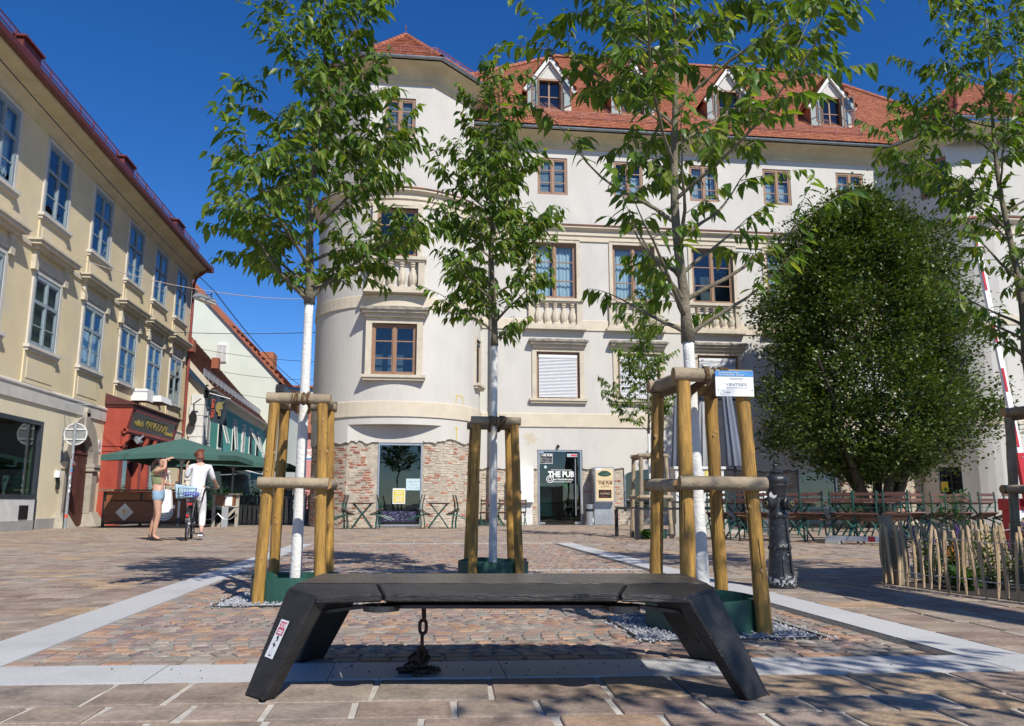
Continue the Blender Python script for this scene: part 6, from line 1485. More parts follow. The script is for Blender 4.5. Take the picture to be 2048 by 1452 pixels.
for k in range(130):
    a = rg.uniform(-2.9,.1); z = rg.choice([rg.uniform(.02,.11), rg.uniform(.03,.10), rg.uniform(.12,.6)]); r = (.199 if z < .10 else .185 - (z-.10)*.13 if z < .33 else .148 - (z-.33)*.05)*W_ + .0015; s = rg.uniform(.0015,.004)*(2.2 if z < .11 else 1) * (2 if rg.random() < .06 else 1)
    c = Vector((r*cos(a), r*sin(a), z*S_)); tx = Vector((-sin(a),cos(a),0)); k2 = 6; m.add([c] + [c + tx*s*cos(6.28*i/k2)*rg.uniform(.5,1.6) + Vector((0,0,s*sin(6.28*i/k2)*rg.uniform(.5,1.5))) for i in range(k2)], [(0,1+i,1+(i+1)%k2) for i in range(k2)])
m.build('chipped_paint', M_chip, hy)['kind'] = 'stuff'

# ------------------------------------------------------------------ picket fence and planting
sm = MB(); sm.face([(4.32,6.9,.006),(4.38,6.3,.006),(4.55,5.55,.006),(4.9,4.3,.006),(5.5,3.0,.006),(9,3.0,.006),(10,9.0,.006),(6.9,8.5,.006),(5.2,7.65,.006)]); kind(sm.build('planting_bed', M_soil), 'structure')
fe = thing('picket_fence', 'low fence of split chestnut pickets round the planting bed', 'fence')
front = [Vector(p) for p in ((4.25,6.98,0),(4.31,6.4,0),(4.46,5.62,0),(4.85,4.3,0),(5.4,3.0,0))]; back = [Vector(p) for p in ((4.25,6.98,0),(4.75,7.4,0),(5.6,7.95,0),(7.2,8.7,0))]
def along(pl, s):
    for a, b in zip(pl, pl[1:]):
        L_ = (b-a).length
        if s <= L_: return a.lerp(b, s/L_)
        s -= L_
    return None
rg = random.Random(17)
def picket(p, h, rg):
    m = MB(); bx, by = rg.uniform(-.02,.02), rg.uniform(-.02,.02); r = rg.uniform(.012,.019); k = 7; pts, rs = [], []
    lx, ly = rg.uniform(-.035,.035), rg.uniform(-.03,.03); dp = rg.uniform(.0,.025)
    for i in range(k):
        f = i/(k-1); pts.append(p + Vector((bx*sin(pi*f)+lx*f, by*sin(pi*f)+ly*f, -.0 + dp + (h-dp)*f))); rs.append(r*(.55 if i == 0 else .95 if i < k-1 else rg.uniform(.6,.85))*(1+rg.uniform(-.09,.09)))
    m.tube(pts, rs, 6, jit=.1, rng=rg); return m.build('picket', M_fence, fe)
for pl, st, z0 in ((front, .088, .54), (back, .10, .52)):
    s = .0
    while True:
        p = along(pl, s)
        if p is None: break
        picket(p, z0 + rg.uniform(-.035,.04), rg); s += st*rg.uniform(.8,1.2)
    m = MB()
    for z in (.13, .43):
        for o in (-.02, .02):
            pts = []; s = 0
            while True:
                p = along(pl, s)
                if p is None: break
                pts.append(p + Vector((o*cos(s*36), o*sin(s*36), z + .006*sin(s*9)))); s += .044
            m.tube(pts, .0022, 4)
    m.build('fence_wire', M_galv, fe)
m = MB(); m.bar((4.3,7.0,0),(4.3,7.0,.62),.11,.035,(.4,1,0)); m.build('corner_post', M_rail, fe); m = MB(); m.bar((4.34,6.9,0),(4.34,6.9,.48),.05,.05); m.build('brace_post', M_rail, fe)
def bush(c, r, h, n, seed, label, mt=M_bush, flower=None, cat='plant', spiky=False, ls=.05):
    rg = random.Random(seed); t = thing('garden_plant', label, cat, (c[0], c[1], 0), 0, 'plants in the fenced bed'); f = MB(); s_ = MB(); fw = MB()
    for k in range(max(6, n//45)):
        a = rg.random()*6.28; rr = r*sqrt(rg.random())*.9; hh = h*rg.uniform(.55,1.05); top = Vector((rr*cos(a)*1.1, rr*sin(a)*1.1, hh)); s_.tube([(rr*.3*cos(a),rr*.3*sin(a),0), Vector((rr*.8*cos(a),rr*.8*sin(a),hh*.55)), top], .004, 4, cap=False)
        for j in range(45):
            q = rg.random()**.7; b = rg.random()*6.28; p = Vector((rr*.3*cos(a),rr*.3*sin(a),0)).lerp(top, q) + Vector((cos(b),sin(b),0))*rg.uniform(0,.05); d = Vector((cos(b)*.8, sin(b)*.8, rg.uniform(-.3,.8))).normalized(); x = d.cross(Vector((rg.gauss(0,.3),rg.gauss(0,.3),1))).normalized(); L_ = ls*rg.uniform(.6,1.3)
            f.add([p, p+d*L_*.5+x*L_*.22+Vector((0,0,.006)), p+d*L_, p+d*L_*.5-x*L_*.22+Vector((0,0,.006))], [(0,1,2,3)])
        if flower:
            for j in range(9): p = top + Vector((rg.gauss(0,.008), rg.gauss(0,.008), j*.012)); fw.sphere(p, .008, 5, 3)
    kind(f.build('foliage', mt, t), 'stuff'); s_.build('stems', M_bark, t)
    if flower: fw.build('flowers', flower, t)['kind'] = 'stuff'
    return t
M_orange = mat('orange_flower', (.55,.18,.02), .7)
for i, (c, r, h, n, fl, lb) in enumerate((((4.75,7.05),.26,.5,500,M_flower,'purple flowering plant at the corner of the picket fence'), ((5.0,6.55),.28,.46,600,None,'dark leafy plant behind the fence next to the purple flowers'), ((4.62,6.45),.10,.18,160,None,'small broad-leaved plant at the foot of the front pickets'),
    ((5.25,6.05),.3,.5,700,M_flower,'taller purple flowering plant behind the middle of the fence'), ((5.1,5.3),.3,.42,700,None,'low dark plant behind the right part of the fence'), ((5.75,5.4),.35,.5,800,None,'dense dark bush at the right edge of the bed'), ((5.7,6.9),.35,.5,700,M_flower,'purple flowering plant near the back run of the fence'), ((6.4,7.6),.35,.55,700,None,'dark bush in the far corner of the bed'), ((4.85,6.85),.08,.26,120,M_orange,'orange flowering plant by the front fence corner'), ((6.2,6.4),.4,.62,800,None,'bush around the foot of the right stake frame'), ((5.05,4.6),.3,.4,600,None,'low plant at the right end of the fence'), ((5.95,8.35),.2,.85,300,None,'loose shrub in front of the red barrier'))):
    bush(c, r, h, n, 100+i, lb, mt=M_bush if i in (2,8,11) else M_leafd, flower=fl, ls=.085 if i in (2,11) else .05)
# ------------------------------------------------------------------ barrier
ba = thing('boom_barrier', 'red barrier post with its red and white boom raised', 'barrier', (9.2, 11.4, 0))
m = MB(); m.box(-.13,.15,-.12,.2,0,.62); m.box(-.17,.19,-.14,.22,.62,.80); m.build('barrier_post', M_redpaint, ba, bevel=.008); m = MB(); m.box(-.115,-.03,-.15,-.142,.36,.62); m.box(.16,.2,-.1,.1,.4,.6); m.build('plate', M_white, ba)
bt = Vector((-.26,0,5.2)); b0 = Vector((.03,-.2,.78)); m = MB(); m.bar(b0 + Vector((0,0,-.1)), b0.lerp(bt,.16), .13, .07, (0,1,0)); m.build('boom_bracket', M_redpaint, ba)
m = MB(); a, b = b0.lerp(bt,.155), bt; m.bar(a, b, .085, .05, (0,1,0)); m.build('boom', M_white, ba); m = MB()
for f0, f1 in ((.03,.13),(.26,.36),(.47,.57),(.70,.80),(.90,1.0)): m.bar(a.lerp(b,f0) + Vector((-.018,-.028,0)), a.lerp(b,f1) + Vector((-.018,-.028,0)), .042, .006, (0,1,0))
m.build('boom_stripe', M_redpaint, ba); m = MB(); [m.sphere(b0.lerp(bt,f)+Vector((0,-.04,0)),.012,6,4) for f in (.05,.1,.145)]; m.build('boom_bolts', M_galv, ba)
bm_ = thing('lying_beam', 'grey and red-white striped beam lying on low feet before the chairs', 'beam', (7.9, 13.75, 0), -.78)
m = MB(); m.box(-.55,.15,-.04,.04,.06,.15); m.build('beam', M_galv, bm_); m = MB(); m.box(.15,.62,-.042,.042,.055,.155); m.build('beam_end', M_white, bm_); m = MB(); m.box(.18,.30,-.046,.046,.06,.15); m.box(.40,.47,-.046,.046,.06,.15); m.build('beam_stripe', M_redpaint, bm_); m = MB(); m.box(-.55,-.3,-.09,.09,0,.06); m.box(.45,.6,-.08,.08,0,.055); m.build('beam_foot', M_concrete, bm_)
# ------------------------------------------------------------------ terrace furniture
def chair_proto():
    t = thing('folding_chair', 'x', 'chair', (0,0,0))
    m = MB()
    for s in (-1,1):
        x = s*.2
        m.tube([(x,-.24,0),(x,-.15,.16),(x,-.02,.33),(x,.10,.47),(x,.17,.62),(x,.235,.86)], .0165, 6); m.tube([(x*.92,.25,0),(x*.92,.16,.15),(x*.92,.02,.3),(x*.92,-.12,.40),(x*.92,-.2,.44)], .0155, 6); m.tube([(x*.92,-.2,.435),(x*.92,.12,.425)], .010, 6)
    m.tube([(-.2,-.2,.09),(.2,-.2,.09)], .008, 6); m.tube([(-.184,.2,.09),(.184,.2,.09)], .008, 6); m.tube([(-.2,.155,.56),(.2,.155,.56)], .007, 6)
    m.build('chair_frame', M_greenmetal, t, smooth=True)
    def sl():
        m = MB(); m.box(-.225,.225,-.028,.028,-.011,.011); return m.mesh('seat_slat', M_slat)
    for k in range(6): link('seat_slat', cached('ssl', sl), t, M=TM((0,-.19+k*.063,.448 - .012*(1 if k in (2,3) else 0)), 0, .05))
    for z in (.70,.80): link('back_slat', cached('ssl', sl), t, M=TM((0,.178+(z-.66)*.26,z), 0, 1.33))
    return t
CH = chair_proto(); FIRST = [True]
def chair(x, y, rz, label, tilt=0, z=0, group='brown slatted folding chairs of the terrace'):
    t = CH if FIRST[0] else copy_tree(CH); FIRST[0] = False
    t.location = (x, y, z); t.rotation_euler = (tilt, 0, rz); t['label'] = label; t['group'] = group; return t
def table_proto():
    t = thing('terrace_table', 'x', 'table')
    def sl():
        m = MB(); m.box(-.36,.36,-.052,.052,0,.024); return m.mesh('top_slat', M_slat)
    for k in range(6): link('top_slat', cached('tsl', sl), t, M=TM((0,-.285+k*.114,.735)))
    m = MB()
    for s in (-1,1): m.tube([(-.30,s*.26,0),(-.05,s*.26,.36),(.26,s*.26,.73)], .018, 6); m.tube([(.30,s*.24,0),(.05,s*.24,.36),(-.26,s*.24,.73)], .018, 6)
    m.box(-.3,.3,-.27,-.25,.71,.734); m.box(-.3,.3,.25,.27,.71,.734); m.build('table_frame', M_greenmetal, t, smooth=True); return t
TB = table_proto(); FT = [True]
def table(x, y, rz, label):
    t = TB if FT[0] else copy_tree(TB); FT[0] = False
    t.location = (x, y, 0); t.rotation_euler = (0,0,rz); t['label'] = label; t['group'] = 'brown slatted folding tables of the terrace'; return t
table(-1.52, 24.2, 0, 'folding table left of the tower shop window'); table(.72, 24.2, 0, 'folding table right of the tower shop window')
for x, dx, rz, l in ((-1.52,-.62,pi/2,'chair leaning on the left of the table left of the shop window'),(-1.52,.62,-pi/2,'chair leaning on the right of the table left of the shop window'),(.72,-.62,pi/2,'chair leaning on the left of the table right of the shop window'),(.72,.62,-pi/2,'chair leaning on the right of the table right of the shop window')):
    chair(x+dx, 24.15, rz, l, .5, .115)
    chair(x+dx*1.16, 24.22, rz, l.replace('chair leaning on', 'outer chair stacked at').replace('of the table', 'of table'), .52, .118)
for k, (x, y) in enumerate(((2.35,26.3),(2.95,26.4),(3.5,26.9))): chair(x, y, pi + .05, ('chair at the foot of the downpipe, nearest the tower', 'chair in front of the downpipe left of the white cabinet', 'chair right in front of the white cabinet')[k], .12, .0)
table(2.7, 27.1, 0, 'folding table behind the chairs at the foot of the downpipe')
ty = [(6.75,16.1),(7.5,15.35),(8.25,14.6),(8.95,15.0)]
tl = ['folding table at the left end of the stacked terrace furniture', 'folding table second from the left in the stacked terrace furniture', 'folding table behind the lying beam', 'folding table in front of the dark tree trunk']
rz0 = -.78
for (x, y), l in zip(ty, tl): table(x, y, rz0, l)
cl = ['chair tipped on the terrace table furthest left, behind the stake frame','second chair from the left, tipped, behind the stake frame','tipped chair just left of the hydrant top','tipped chair half hidden by the hydrant','tipped chair just right of the hydrant','tipped chair above the left end of the lying beam','tipped chair above the middle of the lying beam','tipped chair nearest the fence corner post']
for k in range(8):
    f = k/7; x = 6.05 + 2.35*f; y = 15.75 - 2.3*f; chair(x + .08*(k%2), y, pi + rz0 + R.uniform(-.12,.12), cl[k], .34 + R.uniform(-.05,.05), .075)
cl2 = ['chair on the far side of the terrace tables at their left end','chair on the far side of the tables behind the hydrant','chair on the far side of the tables by the dark trunk','chair on the far side of the tables at their right end']
for k in range(4): f = k/3; chair(7.2 + 2.2*f, 16.4 - 1.3*f, rz0 + R.uniform(-.15,.15), cl2[k], .34, .075)
cr = ['tipped chair at the left of the furniture behind the picket fence','second tipped chair behind the picket fence','third tipped chair behind the picket fence, near its middle','fourth tipped chair behind the picket fence','rightmost tipped chair behind the picket fence, before the wing window']
for k in range(5): f = k/4; chair(10.1 + 2.0*f, 15.3 - .2*f, pi + .2 + R.uniform(-.15,.15), cr[k], .34, .075)
table(10.6, 15.95, .1, 'left folding table behind the picket fence'); table(11.7, 15.85, .1, 'right folding table behind the picket fence')
ch2 = ['chair beyond the left table behind the picket fence','chair beyond the right table behind the picket fence']
for k in range(2): chair(10.6+1.1*k, 16.6, .05, ch2[k], .34, .075)
m = MB(); m.tube([(6.3,15.3,.5),(6.9,14.9,.42),(7.3,14.6,.50),(7.6,14.3,.42),(8.1,13.9,.62)], .012, 5); tag(m.build('tie_rope', M_rope), 'rope threaded through the tipped terrace chairs', 'rope')
# ------------------------------------------------------------------ low black railing, cabinets, signs, closed parasols
rl_ = thing('tree_railing', 'low black steel railing round the slim young tree', 'railing', (5.35, 16.9, 0))
m = MB()
for x in (-.86, .95): m.box(x-.03,x+.03,-.83,.83,.62,.66)
for y in (-.83,.83): m.box(-.86,.95,y-.03,y+.03,.60,.645)
m.build('rail', M_black, rl_)
for x in (-.86,.95):
    for y in (-.83,.83): m = MB(); m.box(x-.035,x+.035,y-.035,y+.035,0,.6); m.build('post', M_black, rl_)
pl_ = bush((4.75,16.3),.1,.22,110,77,'tiny weed at the left post of the low black railing',ls=.09); pl_['group'] = 'weeds by the railing'
cab = thing('utility_cabinet', 'concrete utility cabinet covered in posters and graffiti behind the stake frame', 'cabinet', (6.45, 17.9, 0), -.06)
m = MB(); m.box(-.62,.62,-.3,.3,0,.28); m.box(-.58,.58,-.26,.26,.28,.74); m.build('cabinet_base', M_concrete, cab); m = MB(); m.box(-.56,.56,-.24,.24,.78,1.5); m.box(-.6,.6,-.28,.28,1.5,1.56); m.build('cabinet_box', M_dirtywhite, cab); m = MB(); m.box(-.57,.57,-.25,.25,.74,.78); m.build('cabinet_gap', M_black, cab)
for x0, x1, z0, z1, mt in ((-.28,.0,1.18,1.46,M_stickred),(.12,.5,1.1,1.46,M_yellowp),(-.54,-.34,.85,1.4,M_paper),(-.2,.05,1.0,1.16,mat('salmon_print',(.6,.22,.15),.7))): m = MB(); m.box(x0,x1,-.247,-.241,z0,z1); m.build('poster', mt, cab)
rg = random.Random(20); m = MB()
for k in range(26):
    x, z = rg.uniform(-.5,.5), rg.uniform(.84,1.42); a = rg.uniform(0,3.1); L_ = rg.uniform(.04,.2); m.bar((x,-.25,z),(max(-.55,min(.55,x+L_*cos(a))),-.25,z+L_*.6*sin(a)),.014,.003,(0,1,0))
m.build('graffiti', M_ink, cab); m = MB()
for k in range(10): x, z = rg.uniform(-.26,-.04), rg.uniform(1.2,1.42); m.bar((x,-.2495,z),(x+.06*rg.uniform(-1,1),-.2495,z+.06*rg.uniform(-1,1)),.02,.003,(0,1,0))
for k in range(6): z = 1.4 - k*.04; m.box(.16,.16+rg.uniform(.1,.26),-.251,-.2475,z,z+.015)
m.build('poster_text', M_paper, cab)
sc_ = thing('sign_cabinet', 'cream pub sign box over a grey cabinet right of the pub door', 'sign box', (6.53, 27.62, 0))
m = MB(); m.box(-.33,.33,-.08,.24,0,.66); m.box(-.325,.325,-.07,.24,.66,.78); m.build('lower_cabinet', M_galv, sc_); m = MB(); m.box(-.335,.335,-.09,.24,.02,.33); m.build('cabinet_door', M_alu, sc_); m = MB(); m.box(-.35,.35,-.3,.24,.78,1.98); m.build('sign_case', M_alu, sc_); m = MB(); m.box(-.31,.31,-.31,-.301,.82,1.94); m.build('sign_face', M_box, sc_)
m = MB(); M_ = TM((0,-.313,1.74),0,pi/2); n = 24; poly = [(.235*cos(2*pi*i/n), .085*sin(2*pi*i/n) + (.025 if abs(i-6) < 3 else 0)) for i in range(n)]; m.prism(poly, -.002, .002, M_); m.build('oval_emblem', mat('dark_green_emblem',(.012,.06,.035),.5), sc_); scribble('emblem_print', sc_, M_stone, -.15, .15, 1.74, -.317, .06, 31, wd=.007)
text('sign_lettering','THE PUB',.15,mat('brown_letter',(.09,.03,.015),.6),sc_,WALLTXT(.02,-.313,1.43),.001,bold=.006,sx=.85); text('sign_lettering','am Mariahilferplatz',.038,MATS['brown_letter'],sc_,WALLTXT(.02,-.313,1.33),.001)
m = MB(); m.box(-.27,.29,-.312,-.31,1.515,1.523); m.box(-.2,.29,-.312,-.31,1.29,1.298); m.build('sign_lines', MATS['brown_letter'], sc_)
m = MB(); m.box(-.22,.23,-.314,-.31,.92,1.2); m.build('dark_panel', mat('dark_brown_panel',(.025,.012,.01),.4), sc_); text('panel_lettering','GUINNESS',.085,M_box,sc_,WALLTXT(.005,-.316,1.07),.0006,sx=.9); m = MB(); m.box(-.012,.0,-.317,-.315,1.12,1.19); m.box(-.02,.008,-.317,-.315,1.13,1.16); m.build('panel_emblem', M_red, sc_); scribble('panel_print', sc_, M_red, -.12, .12, .97, -.316, .04, 33, wd=.008)
m = MB(); m.box(-.31,-.1,-.312,-.31,1.87,1.93); m.build('sign_label', M_white, sc_)
ec = thing('electricity_cabinet', 'plain white cabinet left of the pub door', 'cabinet', (3.72, 27.66, 0)); m = MB(); m.box(-.36,.33,-.28,.2,.78,1.98); m.build('cabinet_box', M_white, ec); m = MB(); m.box(-.34,.31,-.1,.2,0,.78); m.build('cabinet_base', M_greywall, ec); m = MB(); m.box(-.345,.315,-.11,.2,.02,.36); m.build('cabinet_plinth', M_dirtywhite, ec)
ab = thing('ash_bin', 'small steel ash bin between the pub door and the sign box', 'bin', (6.02, 27.5, 0)); m = MB(); m.lathe([(.14,0),(.14,.64),(.15,.645),(.15,.70),(.12,.71)], 18); m.build('bin_body', M_alu, ab, smooth=True); m = MB(); m.lathe([(.144,.46),(.144,.55)], 18, cap=False); m.build('bin_slot', M_black, ab); m = MB(); m.lathe([(.143,.1),(.143,.24)], 8, ang=-1.2, cap=False); m.build('bin_sticker', M_bluep, ab)
af = thing('pavement_sign', 'black framed pavement sign with a red star behind the hydrant', 'sign', (8.75, 20.0, 0), -.1)
for s in (-1, 1): m = MB(); m.add([(-.32,s*.3,0),(.32,s*.3,0),(.32,s*.04,1.2),(-.32,s*.04,1.2),(-.32,s*.27,0),(.32,s*.27,0),(.32,s*.01,1.2),(-.32,s*.01,1.2)], [(0,1,2,3),(7,6,5,4),(0,4,5,1),(1,5,6,2),(2,6,7,3),(3,7,4,0)]); m.build('board', mat('anthracite_frame',(.03,.03,.03)), af)
m = MB(); m.add([(-.27,-.118,.86),(.27,-.118,.86),(.27,-.06,1.15),(-.27,-.06,1.15)], [(0,1,2,3)]); m.build('board_face', M_dirtywhite, af); tl_ = math.atan2(.058,.29)
text('board_lettering','Heineken',.11,mat('sign_green',(.02,.22,.06),.6),af,TM((0,-.118,.92),0,pi/2-tl_),.001); m = MB(); pts = [(.06*cos(pi/2+i*pi/5)*(1 if i%2==0 else .42), .06*sin(pi/2+i*pi/5)*(1 if i%2==0 else .42)) for i in range(10)]; m.prism(pts,-.002,.002,TM((0,-.088,1.06),0,pi/2-tl_)); m.build('red_star', M_red, af)
def closed_parasol(x, y, z0, z1, lean, m_, label):
    t = thing('closed_parasol', label, 'parasol', (x, y, 0), 0, 'folded parasols of the terrace'); m = MB(); n = 16; pr = [(.05,z1),(.10,z1-.08),(.13,z1-.6),(.16,z0+.5),(.19,z0+.05),(.17,z0)]
    base = []
    for r, z in pr:
        for j in range(n): a = 2*pi*j/n; q = r*(1 + .13*(1 if j%2 else -1)); m.v.append((q*cos(a)+lean*(z-z0), q*sin(a), z))
    for i in range(len(pr)-1):
        for j in range(n): a, b = i*n+j, i*n+(j+1)%n; m.f.append((a,b,b+n,a+n)); m.mi.append(0)
    m.build('folded_cover', m_, t, smooth=True); m = MB(); m.tube([(-.25*lean*z0,0,0),(0,0,z0+.1)], .035, 8); m.tube([(lean*(z1-z0),0,z1-.1),(lean*(z1-z0)*1.02,0,z1+.12)], .025, 6); m.build('pole', M_steel, t); m = MB(); m.box(-.35,.35,-.35,.35,0,.08); m.build('base', M_concrete, t)
closed_parasol(7.25, 19.6, 1.62, 3.3, .03, M_canvas2, 'light grey folded parasol cover behind the stake frame'); closed_parasol(8.0, 19.4, 1.65, 3.75, -.08, M_canvas, 'blue-grey folded parasol cover, slightly leaning'); closed_parasol(6.85, 20.3, 1.6, 3.5, .02, M_canvas, 'darker folded parasol cover left of the light grey one')

# ------------------------------------------------------------------ dark tree by the wing
def dark_tree(c, top, rx, ry, zb, seed):
    rg = random.Random(seed); t = thing('hornbeam_tree', 'broad dense dark green tree in front of the right part of the corner building', 'tree', (c[0], c[1], 0))
    m = MB()
    for k in range(7):
        a = k*2.4; r0 = .2; pts = [Vector((r0*cos(a), r0*sin(a), 0))]; d = Vector((cos(a)*.25, sin(a)*.25, 1)); p = pts[0].copy(); L_ = rg.uniform(4.8, 6.8)
        for j in range(8): d = (d + Vector((rg.uniform(-.15,.15)+cos(a)*.06, rg.uniform(-.15,.15)+sin(a)*.05, 0))).normalized(); p = p + d*L_/8; pts.append(p.copy())
        m.tube(pts, [.17*(1-.85*j/8) for j in range(9)], 8, cap=False, jit=.05, rng=rg)
        for q in range(7):
            i = rg.randrange(2, 7); b = rg.random()*6.28; e = pts[i] + Vector((cos(b)*rx*.3, sin(b)*ry*.3, rg.uniform(.3,1.2))); m.tube([pts[i], pts[i].lerp(e,.5)+Vector((0,0,.25)), e], [.05,.03,.01], 5, cap=False)
    m.build('trunk', mat('dark_bark', (.055,.045,.035), .9, .3, 9, .6, 40), t, smooth='all')
    def env(z):
        f = (z-zb)/(top-zb)
        return max(0, (min(1, (f/.16)**.5 if f > 0 else 0) * (1 if f < .42 else max(0, 1 - ((f-.42)/.58)**1.7*.68)) * (1 if f < .93 else max(.25, (1-f)/.07*.75+.25))))
    fo = MB(); cl = []
    for k in range(2100):
        z = zb + (top-zb)*rg.random()**.95; a = rg.random()*6.28; e = env(z)*(.94 + .42*noise.noise(Vector((cos(a)*2.6, sin(a)*2.6, z*.6))) + .26*noise.noise(Vector((cos(a)*6.5, sin(a)*6.5, z*1.6)))) ; q = rg.uniform(.12,1.0)**.5
        cl.append(Vector((rx*e*q*cos(a) + (.2 if z > 3 else 0), ry*e*q*sin(a), z + rg.uniform(-.1,.1))))
    for p in cl:
        out_ = Vector((p.x/rx, p.y/ry, .35)).normalized(); nl = rg.randrange(40, 75); s = rg.uniform(.14,.30)
        for j in range(nl):
            q = p + Vector((rg.gauss(0,s), rg.gauss(0,s), rg.gauss(0,s*.95))); d = (out_*.7 + Vector((rg.gauss(0,.6), rg.gauss(0,.6), rg.gauss(0,.35)))).normalized(); nn = (Vector((0,0,1)) + out_*.5 + Vector((rg.gauss(0,.5), rg.gauss(0,.5), 0))).normalized(); x = d.cross(nn)
            if x.length < .1: continue
            x.normalize(); L_ = rg.uniform(.085,.15); up_ = x.cross(d)*L_*.12
            fo.add([q, q + d*L_*.5 + x*L_*.36 + up_, q + d*L_, q + d*L_*.5 - x*L_*.36 + up_], [(0,1,2),(0,2,3)])
    for k in range(70):
        z = top - rg.random()*1.2; a = rg.random()*6.28; e = env(z); p = Vector((rx*e*cos(a)*.9, ry*e*sin(a)*.9, z)); d = Vector((cos(a)*.3, sin(a)*.3, 1)).normalized()
        for j in range(7): q = p + d*j*.09; b = rg.random()*6.28; dd = Vector((cos(b), sin(b), .5)).normalized(); x = dd.cross(Vector((0,0,1))).normalized(); fo.add([q, q+dd*.04+x*.025, q+dd*.085, q+dd*.04-x*.025], [(0,1,2,3)])
    kind(fo.build('foliage', M_leafd, t), 'stuff')
dark_tree((14.0, 23.2), 10.5, 3.7, 2.7, 1.55, 5)
sb_ = bush((12.3, 21.6), .45, 1.1, 900, 90, 'bright green bush at the foot of the dark tree', ls=.09); sb_['group'] = 'plants at the foot of the dark tree'
pot = thing('hedge', 'dark leafy plants behind the bar counter under the parasols', 'hedge', (-6.6, 33, 0)); f = MB(); rg = random.Random(31)
for k in range(3800):
    p = Vector((rg.uniform(-2.6,2.2), rg.uniform(-2.5,7), 0)); h_ = 1.2 + .45*noise.noise(p*.9); p.z = .15 + rg.random()**.7*h_; p.x += .25*noise.noise(p*2); d = Vector((rg.gauss(0,1),rg.gauss(0,1),rg.gauss(0,.6))).normalized(); x = d.cross(Vector((.2,.1,1))).normalized(); L_ = rg.uniform(.1,.17); f.add([p, p+d*L_*.5+x*L_*.3, p+d*L_, p+d*L_*.5-x*L_*.3], [(0,1,2,3)])
kind(f.build('foliage', M_bush, pot), 'stuff'); m = MB()
for y in (-2.4, 1, 4): m.box(-2.6,2.2,y-.2,y+.2,0,.5)
m.build('planter', M_black, pot)
tf = thing('terrace_fence', 'dark slatted terrace fence right of the bar counter', 'fence', (-4.35, 29.0, 0)); m = MB()
m.box(-1.7,1.0,-.03,.03,.92,.98); m.box(-1.7,1.0,-.03,.03,.1,.15); m.build('rail', M_black, tf)
for k in range(18): m = MB(); m.box(-1.68+k*.155,-1.57+k*.155,-.02,.02,.05,.92); m.build('slat', M_steel, tf)
